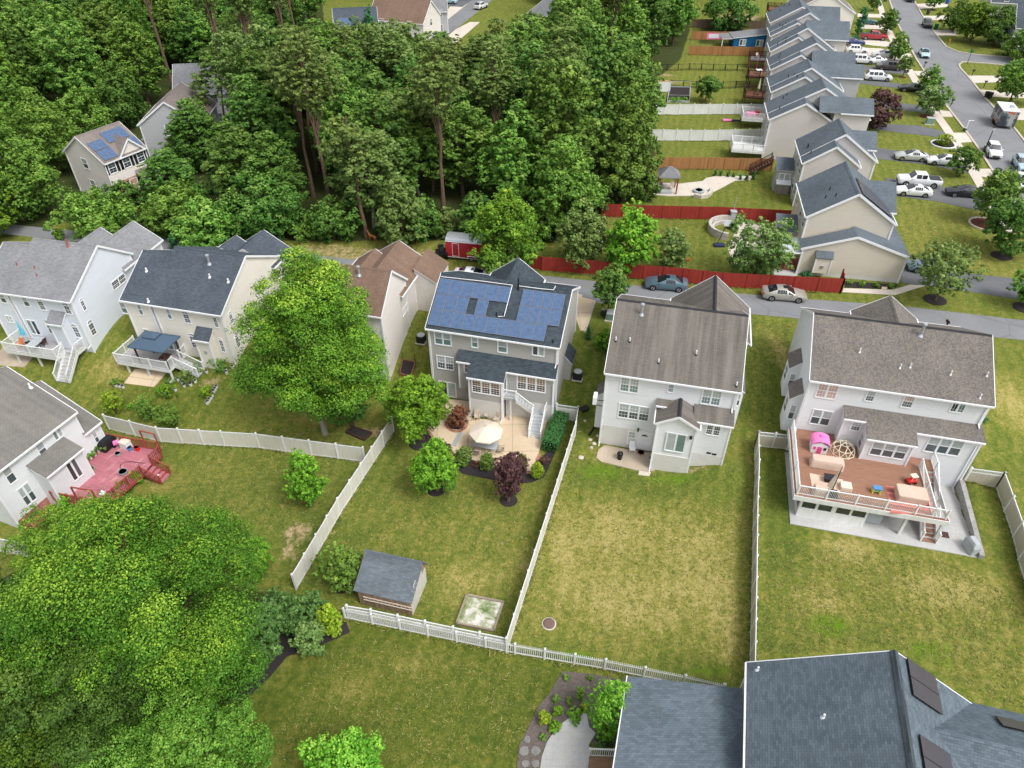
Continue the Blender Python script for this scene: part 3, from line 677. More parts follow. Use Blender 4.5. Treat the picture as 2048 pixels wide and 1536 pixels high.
def panels(T,fr,p0,n,sl,s0,s1,q0,q1,k,lift=.14,mats=None):
    for i in range(k):
        a=s0+(s1-s0)*i/k+.008;c=s0+(s1-s0)*(i+1)/k-.008; b=MB()
        P=lambda s,q,d:p0+fr.a*s+sl*q+n*d
        b.extr([P(a,q0,lift-.04),P(c,q0,lift-.04),P(c,q1,lift-.04),P(a,q1,lift-.04)],n*.04,1)
        e=.022;b.poly([P(a+e,q0+e,lift+.003),P(c-e,q0+e,lift+.003),P(c-e,q1-e,lift+.003),P(a+e,q1-e,lift+.003)],0)
        b.build('solar_panel',mats or [M['cells'],M['panelframe']],T)
def rq(x,y): return ruv(hitplane(*B(x,y),p0,n))
q_b0=rq(405,640)[1];q_b1=rq(437,508)[1];q_c1=rq(475,375)[1];q_d1=rq(515,243)[1]
qa=sum((rq(1395,780)[1],rq(405,640)[1]))/2; hgt=(rq(1130,310)[1]-qa)/3 if False else (q_d1-q_b0)/3
sL=rq(405,640)[0]
x0=rq(405,640)[0];x1=rq(1398,782)[0]; pw=(x1-x0)/10
Q=[q_b0,q_b0+hgt,q_b0+2*hgt,q_b0+3*hgt]
panels(T4,fr4,p0,n,sl,x0,x1,Q[0],Q[1]-.03,10)
panels(T4,fr4,p0,n,sl,x0,x0+3*pw,Q[1],Q[2]-.03,3); a_=rq(805,545)[0]; panels(T4,fr4,p0,n,sl,a_,a_+pw*1.0,Q[1],Q[2]-.03,1)
panels(T4,fr4,p0,n,sl,x0,x0+6.3*pw,Q[2],Q[3]-.03,6)
c_=rq(1165,590)[0]; d_=rq(1530,645)[0]; panels(T4,fr4,p0,n,sl,c_,d_,Q[1],Q[2]-.03,4); panels(T4,fr4,p0,n,sl,c_,d_,Q[2],Q[3]-.03,4)
h.done()
# ---- centre white house
A=zm(1150,540,.2734)
fr5,W5,zr5,tr5=survey((1208.8,745),(1483.5,784.6),5,(1370,614.5),.54)
h=House('house','white house with a streaky weathered brown roof and gabled rear bump out',fr5,'white_sid','roof_h5',W5,11); T5=h.T
h.mass(0,W5,0,tr5,2*tr5,5,zr5,cap='capdk')
tb=-1.85; ts=-1.0
eL=fr5.pt(*A(585,1120),tb-.2);eR=fr5.pt(*A(915,1172),tb-.2);ap=fr5.pt(*A(765,1075),tb-.2)
hw=(eR[0]-eL[0])/2; ze_=(eL[1]+eR[1])/2; sc5=(eL[0]+eR[0])/2; zap=ap[1]
h.xg(sc5,hw,.32,tb-.2,zap,ze_,cap='capdk')
top=fr5.pt(*A(1000,995),.3)[1]; lo=fr5.pt(*A(1172,1148),ts-.25); ms=(top-lo[1])/(.3-ts+.25)
h.shed(sc5+hw-.6,W5-.1,ts-.25,.3,top,ms,-3.6,sl=False,e=.25); h.shed(sc5-hw-.1,sc5,-.35,.3,top,ms,-.2,wall=False)
fc=rear(fr5,.3)
wpx(T5,fc,A,328,781,470,900,2,grid=(3,2),g=gt); wpx(T5,fc,A,677,831,726,895,1,grid=(3,2),g=('glass_teal','glass_teal')); wpx(T5,fc,A,919,870,1076,992,2,grid=(3,2),g=gt); wpx(T5,fc,A,314,976,546,1106,3,grid=(3,2)); wpx(T5,fc,A,382,1180,444,1272,1,grid=(2,2),g=('glass_up','glass_up'))
wpx(T5,rear(fr5,tb),A,655,1190,815,1335,2,slide=True,g=('glass_up','glass_teal'),name='sliding_door'); wpx(T5,rear(fr5,ts),A,954,1128,1068,1212,2,grid=(3,2),g=('glass_dk','glass_dk'))
def pdoor(T,fc,u0,u1,z0,z1,col='trim'):
    b=MB(); fbox(b,fc,u0,u1,z0,z1,.002,.05); 
    for a,c,e,f in ((.14,.46,.1,.42),(.54,.86,.1,.42),(.14,.46,.5,.74),(.54,.86,.5,.74)):
        w=u1-u0;hh=z1-z0; fbox(b,fc,u0+a*w,u0+c*w,z0+e*hh,z0+f*hh,.05,.06)
    o=b.build('door',M[col],T); c=MB(); uc=(u0+u1)/2
    c.poly([fc.P(uc+.28*math.cos(math.pi*i/8),z1-.42+.2*math.sin(math.pi*i/8),.054) for i in range(9)]); c.build('fanlight',M['glass_dk'],o)
    k=MB(); k.lathe(fc.P(u1-.09,z0+.95,.08),[(.0,-.03),(.03,0),(.0,.03)],8); k.build('handle',M['steel'],o)
    f=MB(); fbox(f,fc,u0-.1,u0,z0,z1+.1,.002,.04);fbox(f,fc,u1,u1+.1,z0,z1+.1,.002,.04);fbox(f,fc,u0,u1,z1,z1+.1,.002,.04); f.build('door_frame',M['trim'],T)
a=fc.px(*A(462,1190));c=fc.px(*A(540,1328)); pdoor(T5,fc,a[0],c[0],-3.15,-3.15+2.05)
def sidebox(h,fr,side,W,t0,t1,d,zb,zl,rise,wm,rm,win=None,T=None):
    T=h.T; s0=(W-.18) if side>0 else .18; s1=s0+side*d; b=MB()
    b.extr([fr.W(s,t0,z) for s,z in ((s0,zb),(s1,zb),(s1,zl),(s0,zl+rise))],fr.b*(t1-t0)); b.build('bay_wall',M[wm],T)
    b=MB(); e=.12;k=rise/d; b.slab([fr.W(s1+side*e,t0-e,zl-k*e+.08),fr.W(s1+side*e,t1+e,zl-k*e+.08),fr.W(s0+side*.003,t1+e,zl+rise+.08),fr.W(s0+side*.003,t0-e,zl+rise+.08)],.08,0,1); b.build('bay_roof',[M[rm],M['trim']],T)
    if win:
        f=rear(fr,t0,min(s0,s1)); window(T,f,d*.25,d*.78,win[0],win[1],1)
        f=right(fr,s1,t0) if side>0 else left(fr,s1,t1); window(T,f,(t1-t0)*.25,(t1-t0)*.75,win[0],win[1],1)
t_,z_=fr5.ps(*A(160,915),-.55); sidebox(h,fr5,-1,W5,t_,t_+1.5,.7,-2.6,z_,.5,'white_sid','roof_h5')
t_,z_=fr5.ps(*A(1225,890),W5+.3); sidebox(h,fr5,1,W5,max(t_,.8),max(t_,.8)+2.6,.6,0,z_,.5,'white_sid','roof_h5',(z_-1.5,z_-.3))
a=fr5.pz(*A(1030,40),zr5-.02); c=fr5.pt(*A(1275,275),a[1]); h.xg(a[0],c[0]-a[0],tr5,a[1],zr5-.02,c[1],zb=-1,cap='capdk')
h.found(.2,sc5-hw,.3,-3.4,-.95,.012);h.found(sc5-hw+.25,sc5+hw-.25,tb,-3.4,-1.3,.012);h.found(sc5+hw-.2,W5-.25,ts,-3.4,-1.3,.012)
b=MB(); fbox(b,rear(fr5,ts),9.2,9.55,-1.15,-.98,.01,.04);fbox(b,rear(fr5,ts),9.65,10.0,-1.2,-1.03,.01,.04); b.build('crawl_vent',M['black'],T5)
for x,y in ((298,520),(400,525),(885,620),(610,680),(1180,850)): h.vent(*A(x,y),.42,'dk',r=.055)
h.vent(*A(486,325),1.0,'flue'); h.spout(.2,.3,-3.1,4.8); h.spout(sc5-hw+.2,tb,-3.1,ze_-.1); h.spout(W5-.35,.3,top,4.8)
b=MB(); f=rear(fr5,.3); u,z=f.px(*A(463,1165)); fbox(b,f,u-.07,u+.07,z-.15,z+.15,.01,.15); f=rear(fr5,tb);u,z=f.px(*A(848,1222)); fbox(b,f,u-.09,u+.09,z-.15,z+.15,.01,.15); b.build('wall_lamp',M['black'],T5)
h.done()
# ---- right house with the big deck
C=zm(1540,580,.248);D=zm(1540,820,.248)
fr6,W6,zr6,tr6=survey((1619.4,759.8),(1990,812.7),5,(1810,648),.54)
h=House('house','white house with mottled tan and grey shingles behind the large brown deck',fr6,'white_sid','roof_h6',W6,11); T6=h.T
h.mass(0,W6,0,tr6,2*tr6,5,zr6,cap='capdk')
tb=-2.25; top=2.78
lo=fr6.pt(*D(1000,262),tb-.25)[1]; ml=(top-lo)/(.3-tb+.25); pl=(fr6.W(0,.3,top),fr6.a.cross(V((fr6.b.x,fr6.b.y,ml))).normalized())
aL=onp(D,600,65,pl,fr6);bL=onp(D,785,230,pl,fr6);bR=onp(D,1195,288,pl,fr6);rR=onp(D,1740,265,pl,fr6)
tmid=min(aL[1],-.1);trr=rR[1]
h.shed(aL[0],bL[0]+.1,tmid,.3,top,ml,-3.6,sr=False); h.shed(bL[0],bR[0],tb-.25,.3,top-.004,ml,-.75,e=.25); h.shed(bR[0],W6+.1,trr,.3,top-.002,ml,-3.6,sl=False)
fc=rear(fr6,.3); gp_=('glass_pink','glass_pink')
wpx(T6,fc,C,364,748,558,880,2,g=gp_,grid=(3,2)); wpx(T6,fc,C,776,812,846,896,1,grid=(3,2)); wpx(T6,fc,C,1054,846,1176,950,1,g=('glass_pink','glass_lo'),grid=(4,2)); wpx(T6,fc,C,1446,900,1590,990,2,slide=True,g=('glass_dk','glass_teal'),grid=(2,2)); wpx(T6,fc,C,316,963,506,1094,2)
wpx(T6,rear(fr6,tb),D,795,252,1122,398,3); wpx(T6,rear(fr6,trr+.22),D,1236,212,1574,370,3); wpx(T6,rear(fr6,tmid+.22),D,645,92,742,168,1,grid=(3,2))
f=left(fr6,bL[0]+.14,tb+2.2); window(T6,f,.7,1.5,-.1,1.2,1)
sidebox(h,fr6,-1,W6,1.1,3.0,.85,-1.6,2.0,.75,'white_sid','roof_h6',(-.2,1.3)); sidebox(h,fr6,-1,W6,4.6,6.6,.85,-.6,2.6,.75,'white_sid','roof_h6',(.6,2.0))
a=fr6.pz(*C(975,45),zr6-.05); h.xg(a[0],2.7,tr6,a[1],zr6-.05,zr6-2.0,zb=-1); 
for x,y in ((722,500),(1047,628),(1130,622),(1455,682),(1747,692),(1692,870)): h.vent(*C(x,y),.38,'pvc',r=.05)
h.vent(*C(1212,368),1.1,'flue'); h.spout(.25,.3,-.4,4.8); h.spout(W6-.3,.3,2.8,4.8); h.spout(W6-.3,trr+.2,-3.1,trr+3); h.done()
def wing(h,fr,W,p1,p2,zr,tf):  # twin front gables, the larger one flush with the right wall
    z=zr
    while z>zr-4 and fr.pz(*p1,z)[0]+2.9>W+.1: z-=.05
    a=fr.pz(*p1,z); h.xg(a[0],2.9,tf-2.,a[1],z,z-1.9,zb=-1); c=fr.pz(*p2,z-.25); h.xg(c[0],2.,tf-2.,c[1],z-.25,z-1.6,zb=-1); print('wing',W,a,z,c)
# ---- left pale blue house
E1=zm(0,430,.2539)
def lefthouse(name,label,eL,eR,rpx,lpx,wall,roof,wcut=None,az=None):
    fr,W,zr,tr=survey(eL,eR,5,rpx,.54); return fr,W,zr,tr
fr1,W1,zr1,tr1=survey((0,584.9),(139.6,603.9),5,(133,483),.54)
h=House('house','pale blue house with a grey roof at the left edge behind a white deck',fr1,'bluewhite','roof_h1',W1,10); T1=h.T
sl0=fr1.pz(8.9,484.6,zr1-.5)[0]; ss=fr1.pz(66,482,zr1-.3)[0]
h.mass(ss,W1,0,tr1,9.4,5,zr1,rake=(0,1)); h.mass(sl0,ss,.0,tr1-.75,2*tr1-1.5,5,zr1-.75*.54,key='l',rake=(1,0))
fc=rear(fr1,.3); dk=('glass_lo','glass_lo')
def W_(T,f,Z,l,**k): wpx(T,f,Z,*l,**k)
W_(T1,fc,E1,(2,615,36,690)); W_(T1,fc,E1,(172,640,232,720)); W_(T1,fc,E1,(295,655,352,748),arch=True,g=dk,grid=(2,2)); W_(T1,fc,E1,(500,690,558,780),arch=True,g=dk,grid=(2,2)); W_(T1,fc,E1,(44,794,110,846),n=2,g=('glass_dk','glass_dk'),grid=(2,2)); W_(T1,fc,E1,(203,826,328,944),n=2,slide=True,g=('glass_teal','glass_dk'),name='sliding_door'); W_(T1,fc,E1,(362,828,420,932),arch=True,g=dk); W_(T1,fc,E1,(566,858,634,964),arch=True,g=dk,grid=(2,2))
fs=right(fr1,W1-.18); W_(T1,fs,E1,(622,652,684,758),arch=True,g=dk,grid=(2,2)); W_(T1,fs,E1,(692,828,754,946),arch=True,g=dk,grid=(2,2)); W_(T1,fs,E1,(888,488,984,560),n=2,g=('glass_dk','glass_lo'),grid=(3,2))
u0,z1=rear(fr1,-.6).px(*E1(378,848));u1,_=rear(fr1,-.6).px(*E1(478,858)); h.shed(u0-.1,u1+.1,-.75,.3,z1+.85,.78,-.3,e=.15)
wing(h,fr1,W1,E1(1045,45),E1(788,95),zr1,9.4)
for x,y in ((135,395),(275,420),(292,478)): h.vent(*E1(x,y),.3,'rust')
h.vent(*E1(538,245),.7,'rust',r=.09); h.spout(W1-.25,.3,-.3,4.8); h.done()
# ---- charcoal roofed cream house
fr2,W2,zr2,tr2=survey((238.7,599.6),(441.8,630.6),5,(420,501.5),.54)
h=House('house','cream house with a charcoal blue roof dotted with white vents',fr2,'cream','roof_h2',W2,11); T2=h.T
sl0=0; ss=fr2.pz(345,500,zr2-.2)[0]
h.mass(ss,W2,0,tr2,2*tr2,5,zr2,rake=(0,1)); h.mass(0,ss,0,tr2-.75,2*tr2-1.5,5,zr2-.75*.54,key='l',rake=(1,0))
fc=rear(fr2,.3)
for l in ((1075,703,1134,788),(1302,738,1360,820),(958,690,990,772)): W_(T2,fc,E1,l,g=gt)
for l in ((1440,755,1498,852),(1668,788,1726,886),(1492,932,1554,1046),(1716,967,1780,1080)): W_(T2,fc,E1,l,arch=True,g=dk,grid=(2,2))
W_(T2,fc,E1,(1126,898,1190,960)); W_(T2,fc,E1,(1290,960,1430,1070),n=2,slide=True,g=('glass_teal','glass_up'),name='sliding_door')
fs=right(fr2,W2-.18)
for l in ((1796,756,1842,862),(1844,932,1896,1052)): W_(T2,fs,E1,l,arch=True,g=dk,grid=(2,2))
u0,z1=rear(fr2,-.6).px(*E1(1530,972));u1,_=rear(fr2,-.6).px(*E1(1640,985)); h.shed(u0-.1,u1+.1,-.75,.3,z1+.8,.78,-1.8,e=.15)
b=MB(); f=rear(fr2,-.6); u,z=f.px(*E1(1620,1080)); fbox(b,f,u-.14,u+.14,z-.14,z+.14,.002,.06); b.build('flue_cover',M['steel'],T2)
wing(h,fr2,W2,E1(2075,115),E1(1858,158),zr2,2*tr2)
for x,y in ((1155,440),(1653,488),(1799,525),(1170,680)): h.vent(*E1(x,y),.32,'pvc',r=.075)
h.vent(*E1(1650,385),.9,'flue'); h.spout(W2-.25,.3,-.8,4.8); h.found(.2,W2-.2,.3,-3,-1.15); h.done()
# ---- brown roofed house behind the big maple
K3=zm(450,430,.28)
eR=U(762,634,5); az=R(-14.1); fr3=Fr((eR.x-10*math.cos(az),eR.y-10*math.sin(az)),az); W3=10; zr3=7.85
t3=fr3.pz(790,542,zr3)[1]
h=House('house','white house with a brown roof half hidden by the big maple',fr3,'offwhite','roof_brown',W3,11); T3=h.T
fe=fr3.pz(843.4,561.6,5.)[1]; h.mass(0,W3,0,t3,max(fe,t3+3),5,zr3)
fs=right(fr3,W3-.18); W_(T3,fs,K3,(1264,620,1310,725),n=2,g=dk,grid=(2,2)); W_(T3,fs,K3,(1358,536,1378,616)); W_(T3,fs,K3,(1284,805,1330,912),n=2,g=dk,grid=(2,2)); W_(T3,fs,K3,(1216,1060,1250,1140),n=1,g=dk)
W_(T3,rear(fr3,.3),K3,(1040,1055,1105,1120),n=2)
wing(h,fr3,W3,K3(1242,180),K3(1070,240),zr3,max(fe,t3+3))
tb0=fr3.ps(*K3(1420,600),W3+.6)[0]; sidebox(h,fr3,1,W3,tb0,tb0+4,2.2,-1,3.6,1.3,'offwhite','roof_brown')
h.vent(*K3(958,430),.9,'flue'); h.done()
# ---- lower left house with the red deck
Q=zm(0,720,.2539)
p=G(43,1059);q=G(84,1000.6); az0=R(68)

fr0=Fr((p.x,p.y),az0)       # wall line; a runs up-left to up-right along the garden wall
ze0=hitplane(77,881,fr0.W(0,-.3,0),fr0.b).z
uR=fr0.loc(hitplane(153.6,822.8,fr0.W(0,-.3,0),fr0.b))[0]
fr0=Fr(tuple(fr0.W(0,-.3,0))[:2],az0)
best=None
for i in range(100,700):
    zr=ze0+i*.01; s,t=fr0.pz(13,733,zr)
    e=abs(s-uR)
    if best is None or e<best[0]:best=(e,zr,t)
zr0,tr0=best[1],best[2]
print('H0',math.degrees(az0),'ze',ze0,'uR',uR,'zr',zr0,tr0)
sL0=fr0.loc(G(43,1059))[0]-.15-3
h=House('house','white house with a brown grey roof opening onto the faded red deck',fr0,'white_sid','roof_h0',uR,9,zb=-3.6); T0=h.T
h.mass(-.2,uR,0,tr0,2*tr0,ze0,zr0)
fc=rear(fr0,.3)
W_(T0,fc,Q,(405,525,500,635),n=2,slide=True,g=('glass_teal','glass_up'),shr=.1); W_(T0,fc,Q,(285,640,370,762),shr=.1); W_(T0,fc,Q,(18,832,125,972),shr=.1); W_(T0,fc,Q,(135,965,292,1150),n=2,shr=.15)
# kitchen bump with sliding door
tb0=fr0.loc(G(*Q(420,1100)))[1]
e_=fr0.pt(*Q(655,692),-1.5); e2=fr0.pt(*Q(362,925),-1.5); tp=fr0.pt(*Q(535,642),.3)
zlow=(e_[1]+e2[1])/2; h.shed(e2[0],e_[0],-1.5,.3,max(tp[1],zlow+.6),(max(tp[1],zlow+.6)-zlow)/1.8,-3.4,e=.2)
print('bump',tb0,e_,e2,tp)
W_(T0,rear(fr0,-1.3),Q,(508,760,655,955),n=2,slide=True,g=('glass_dk','glass_lo'),name='sliding_door')
# lower wing beyond
w1=fr0.pt(*Q(825,490),-.3)
h.mass(uR-.3,w1[0],.1,tr0*.9,tr0*1.7,w1[1],w1[1]+.5*tr0*.9,key='wing',rake=(0,1))
f=rear(fr0,.4)
for l in ((658,610,708,710),(722,560,786,655),(612,655,640,740)): W_(T0,f,Q,l,n=1)
b=MB(); b.box(fr0,fr0.loc(G(43,1059))[0],e2[0]+.1,.27,.35,-3.4,-2.3); b.build('brick_base',brickm('red_stone_brick',srgb(150,70,66),srgb(190,120,108),srgb(170,150,140)),T0)
h.vent(*Q(240,215),.4,'pvc',r=.08); b=MB(); u=fr0.loc(G(43,1059))[0]; b.box(fr0,u-.07,u+.07,.18,.29,-3.2,ze0-.1); b.build('downspout',M['trim'],T0)
h.done()
# ---- foreground blue shingle roof
ze7=2.5; c7=U(1494,1325,ze7); d7=U(1490,1560,ze7); dv=(d7-c7); az7=math.atan2(dv.y,dv.x)+math.pi/2
fr7=Fr((c7.x,c7.y),az7)   # t negative runs towards the camera
best=None
for i in range(100,700):
    zr=ze7+i*.01; s,t=fr7.pz(1789,1302,zr)
    if best is None or abs(t)<best[0]:best=(abs(t),zr,s)
zr7,s7=best[1],best[2]; print('H7',math.degrees(az7),zr7,s7,c7)
h=House('house','slate blue shingle roof of a house filling the bottom right corner',fr7,'greysage','roof_blue',2*s7,16,zb=-3.6); T7=h.T
h.xg(s7,s7,0,-15,zr7,ze7); h.xg(s7,s7,-14.9,0,zr7-.002,ze7-.002,wall=False)
m7=(zr7-ze7)/s7
n=(fr7.a*m7+UP).normalized(); h.pl['east']=(fr7.W(s7,0,zr7),n); n2=(-fr7.a*m7+UP).normalized(); h.pl['west']=(fr7.W(s7,0,zr7),n2)
Z7=zm(1450,1150,.292)
h.vent(*Z7(222,650),.3,'pvc','west',.06); h.vent(*Z7(672,975),.3,'pvc','west',.06)
sl7=V((fr7.a.x,fr7.a.y,-m7)).normalized()
p0=fr7.W(s7,0,zr7)
def eq(x,y): q=hitplane(*Z7(x,y),p0,h.pl['east'][1])-p0; return q.dot(sl7),q.dot(fr7.b)
def epan(a0,a1,t0,t1,k):
    nn=h.pl['east'][1]
    for i in range(k):
        ta=t0+(t1-t0)*i/k+.008;tb_=t0+(t1-t0)*(i+1)/k-.008; b=MB(); P=lambda s,q,d:p0+sl7*s+fr7.b*q+nn*d
        b.extr([P(a0,ta,.1),P(a1,ta,.1),P(a1,tb_,.1),P(a0,tb_,.1)],nn*.045,1); b.poly([P(a0+.02,ta+.02,.148),P(a1-.02,ta+.02,.148),P(a1-.02,tb_-.02,.148),P(a0+.02,tb_-.02,.148)],0); b.build('solar_panel',[M['panel_dk'],M['black']],T7)
g1=eq(1235,575);g2=eq(1425,700);g3=eq(1275,832);g4=eq(1475,960)
epan((g1[0]+g3[0])/2,(g2[0]+g4[0])/2,(g3[1]+g4[1])/2,(g1[1]+g2[1])/2,2)
g1=eq(1315,1095);g2=eq(1525,1230); L=((eq(1235,575)[1]-eq(1275,832)[1]))
epan(g1[0],g1[0]+(eq(1425,700)[0]-eq(1235,575)[0]),(g1[1]+g2[1])/2-L,(g1[1]+g2[1])/2,2)
# east cross gable (ridge along a)
cr0=hitplane(*Z7(1440,1050),p0,h.pl['east'][1]); l0=fr7.loc(cr0); zc=l0[2]; tc=l0[1]; hwc=3.2; mc=.62
sE=l0[0]+9
h.r.slab([fr7.W(l0[0]-.0,tc,zc),fr7.W(l0[0]+hwc*mc/m7*1.0,tc+hwc,zc-hwc*mc),fr7.W(sE,tc+hwc,zc-hwc*mc),fr7.W(sE,tc,zc)],.1)
h.r.slab([fr7.W(sE,tc,zc),fr7.W(sE,tc-hwc,zc-hwc*mc),fr7.W(l0[0]+hwc*mc/m7,tc-hwc,zc-hwc*mc),fr7.W(l0[0],tc,zc)],.1)
c=MB()
for q in (-1,1): c.slab([fr7.W(l0[0]+.1,tc+q*.16,zc-.06),fr7.W(sE,tc+q*.16,zc-.06),fr7.W(sE,tc,zc+.04),fr7.W(l0[0],tc,zc+.04+.001*q)],.03)
c.build('ridge_cap',M['roof_blue'],T7)
h.w.box(fr7,l0[0]+2,sE-.3,tc-hwc+.3,tc+hwc-.3,-3.6,zc-hwc*mc-.1)
b=MB(); nn=(fr7.b*mc+UP).normalized(); sl=V((fr7.b.x,fr7.b.y,-mc)).normalized(); pp=fr7.W(0,tc,zc)
def nq(x,y): q=hitplane(*Z7(x,y),pp,nn)-pp; return q.dot(fr7.a),q.dot(sl)
u,v=nq(1900,1048); P=lambda s,q,d:pp+fr7.a*s+sl*q+nn*d
b.extr([P(u,v+.9,.1),P(u+2,v+.9,.1),P(u+2,v,.1),P(u,v,.1)],nn*.045,1); b.poly([P(u+.02,v+.88,.148),P(u+1.98,v+.88,.148),P(u+1.98,v+.02,.148),P(u+.02,v+.02,.148)],0); b.build('solar_panel',[M['panel_dk'],M['black']],T7)
b=MB(); 
for q in (-1,1): b.slab([fr7.W(s7+q*.2,-15,zr7-m7*.2+.07),fr7.W(s7+q*.2,.02,zr7-m7*.2+.07),fr7.W(s7,.02,zr7+.09),fr7.W(s7,-15,zr7+.09+.001*q)],.05)
b.build('ridge_vent',shingle('ridge_cap_shingles',srgb(70,78,84),.25,bw=.9),T7)
# west wing (porch roof)
za=.6; wl=fr7.pz(1255,1352,za); wr=fr7.pz(1500,1377,za); tt=(wl[1]+wr[1])/2
pw=[fr7.W(wl[0],wl[1],za),fr7.W(.15,wr[1]-.1,za),fr7.W(.15,wr[1]-12,za+1.6),fr7.W(fr7.pz(1228,1536,za+.8)[0]-.05,wl[1]-12,za+1.6)]
h.r.slab(pw[::-1],.1,0,1); h.w.box(fr7,wl[0]+.4,.3,wl[1]-11,wl[1]-.4,-3.6,za-.14)
h.t.bar(pw[0]+V((-.03,0,-.06)),pw[3]+V((-.03,0,-.06)),.06,.2); h.done()
# ---- row of grey roofed houses along the side street
azR=R(-11)
def rowhouse(label,eL,apA,apB,far,wing,wall='pinkgrey',wallA=None,ze=5.8,wz=.8,lenB=None,name='row_house'):
    o=U(*eL,ze); fr=Fr((o.x,o.y),azR)
    sA,zA=fr.pt(*apA,0.); m=min(max((zA-ze)/sA,.45),.75); 
    pn=(fr.a*(-m)+UP).normalized(); p0=fr.W(0,0,ze)
    h=House(name,label,fr,wall,'roof_r',2*sA,10,zb=-.5,zg=0)
    def seg(s_,t0,t1,rk):
        # ridge along b: build gable with its own frame (a along fr.b)
        z=ze+m*s_; f=fr
        h.r.slab([f.W(0,t1,ze),f.W(0,t0,ze),f.W(s_,t0,z),f.W(s_,t1,z)],.1,0,1); h.r.slab([f.W(2*s_,t0,ze),f.W(2*s_,t1,ze),f.W(s_,t1,z),f.W(s_,t0,z)],.1,0,1)
        h.w.extr([f.W(.25,t0+.2,-.3),f.W(2*s_-.25,t0+.2,-.3),f.W(2*s_-.25,t0+.2,ze+m*.25-.13),f.W(s_,t0+.2,z-.13),f.W(.25,t0+.2,ze+m*.25-.13)],f.b*(t1-t0-.4))
        for (sa,za),(sb,zb2) in (((0,ze),(s_,z)),((2*s_,ze),(s_,z))): 
            h.t.bar(f.W(sa,t0-.02,za-.08),f.W(sb,t0-.02,zb2-.08),.06,.24)
        h.t.box(f,-.11,-.003,t0,t1,ze-.17,ze-.03); h.t.box(f,2*s_+.003,2*s_+.11,t0,t1,ze-.17,ze-.03)
        for u in (.25,2*s_-.25): h.t.box(f,u-.09,u+.09,t0+.12,t0+.28,0,ze-.1)
        c=MB(); 
        for q in (-1,1): c.slab([f.W(s_+q*.2,t0,z-m*.2+.035),f.W(s_+q*.2,t1,z-m*.2+.035),f.W(s_,t1,z+.035),f.W(s_,t0,z+.035+.001*q)],.03)
        c.build('ridge_cap',h.rm,h.T); return z
    h.pl['rear']=(p0,pn)
    if apB:
        q=fr.loc(hitplane(*apB,p0,pn)); tB=max(q[1],1.5); sB=max(q[0],sA+.3); tF=max(fr.loc(hitplane(*far,p0,pn))[1],tB+4)
        seg(sA,0,tB+.2,1); zB=seg(sB,tB,tF,1)
    else: sB=sA;tB=0;tF=lenB or 9.; zB=seg(sA,0,tF,1)
    zw=zB-wz; w=fr.pz(*wing,zw); hw=min(3.4,max(2.4,(tF-tB)*.42)); mw=.62; tw=w[1]
    h.r.slab([fr.W(sB*.9,tw-hw,zw-hw*mw),fr.W(w[0],tw-hw,zw-hw*mw),fr.W(w[0],tw,zw),fr.W(sB*.9,tw,zw)],.1,0,1)
    h.r.slab([fr.W(w[0],tw+hw,zw-hw*mw),fr.W(sB*.9,tw+hw,zw-hw*mw),fr.W(sB*.9,tw,zw),fr.W(w[0],tw,zw)],.1,0,1)
    h.w.extr([fr.W(w[0]-.3,tw-hw+.3,-.3),fr.W(w[0]-.3,tw+hw-.3,-.3),fr.W(w[0]-.3,tw+hw-.3,zw-hw*mw+.05),fr.W(w[0]-.3,tw,zw-.13),fr.W(w[0]-.3,tw-hw+.3,zw-hw*mw+.05)][::-1],fr.a*-(w[0]-.3-sB*1.2))
    h.t.box(fr,sB*1.3,w[0],tw-hw-.11,tw-hw-.003,zw-hw*mw-.17,zw-hw*mw-.03)
    f=left(fr,.25,tF); L=tF
    for u in (1.2,L*.5,L-2.): 
        for z0 in (1.,3.9): window(h.T,f,u,u+.95,z0,z0+1.3,1)
    f=right(fr,w[0]-.3,tw-hw+.3); window(h.T,f,hw*.5,hw*1.2,3.2,4.4,2)
    if hw>2.3:
        b=MB(); fbox(b,f,.6,2*hw-1.2,-.2,2.1,.002,.05); b.build('garage_door',M['trim'],h.T)
    for i in range(3):
        s_=random.uniform(.25,.8)*sA; t_=random.uniform(.15,.9)*tF; b=MB(); b.lathe(fr.W(s_,t_,ze+m*s_-.05),[(.1,0),(.06,.12),(.06,.4)],8); b.build('vent_pipe',M['black'],h.T)
    return h,fr,sA,sB,tB,tF,zB,m
Z5=zm(1640,280,.2343); Z1=zm(1200,0,.2686); Z6=zm(1640,0,.1992); Z8=zm(1380,0,.1855)
h,fr,sA,sB,tB,tF,zB,m=rowhouse('beige row house nearest the street with a low gabled addition',(1612,434),(1719.7,388.3),None,None,(1793,364),'beige',lenB=9.,name='row_house')
TR1=h.T; frR1=fr
# its one storey addition
zA=3.26; a=U(1602,497,zA); frA=Fr((a.x,a.y),azR+R(.6)); sA2,zA2=frA.pt(1717,474,0.); r2=frA.pt(1822,516,0.)[0]
p1=2.2
for pts in ([frA.W(0,p1,zA),frA.W(0,0,zA),frA.W(sA2,0,zA2),frA.W(sA2,p1,zA2)],[frA.W(r2,0,zA),frA.W(r2,p1+5.5,zA),frA.W(sA2,p1+5.5,zA2),frA.W(sA2,0,zA2)]): h.r.slab(pts,.1,0,1)
h.w.extr([frA.W(.3,.2,.5),frA.W(r2-.3,.2,.5),frA.W(r2-.3,.2,zA),frA.W(sA2,.2,zA2-.13),frA.W(.3,.2,zA)],frA.b*p1)
b=MB(); b.box(frA,.32,r2-.32,.22,p1+2,-.2,.5); b.build('foundation',M['foundation'],h.T)
for (sa,za),(sb,zb2) in (((0,zA),(sA2,zA2)),((r2,zA),(sA2,zA2))): h.t.bar(frA.W(sa,-.02,za-.08),frA.W(sb,-.02,zb2-.08),.06,.24)
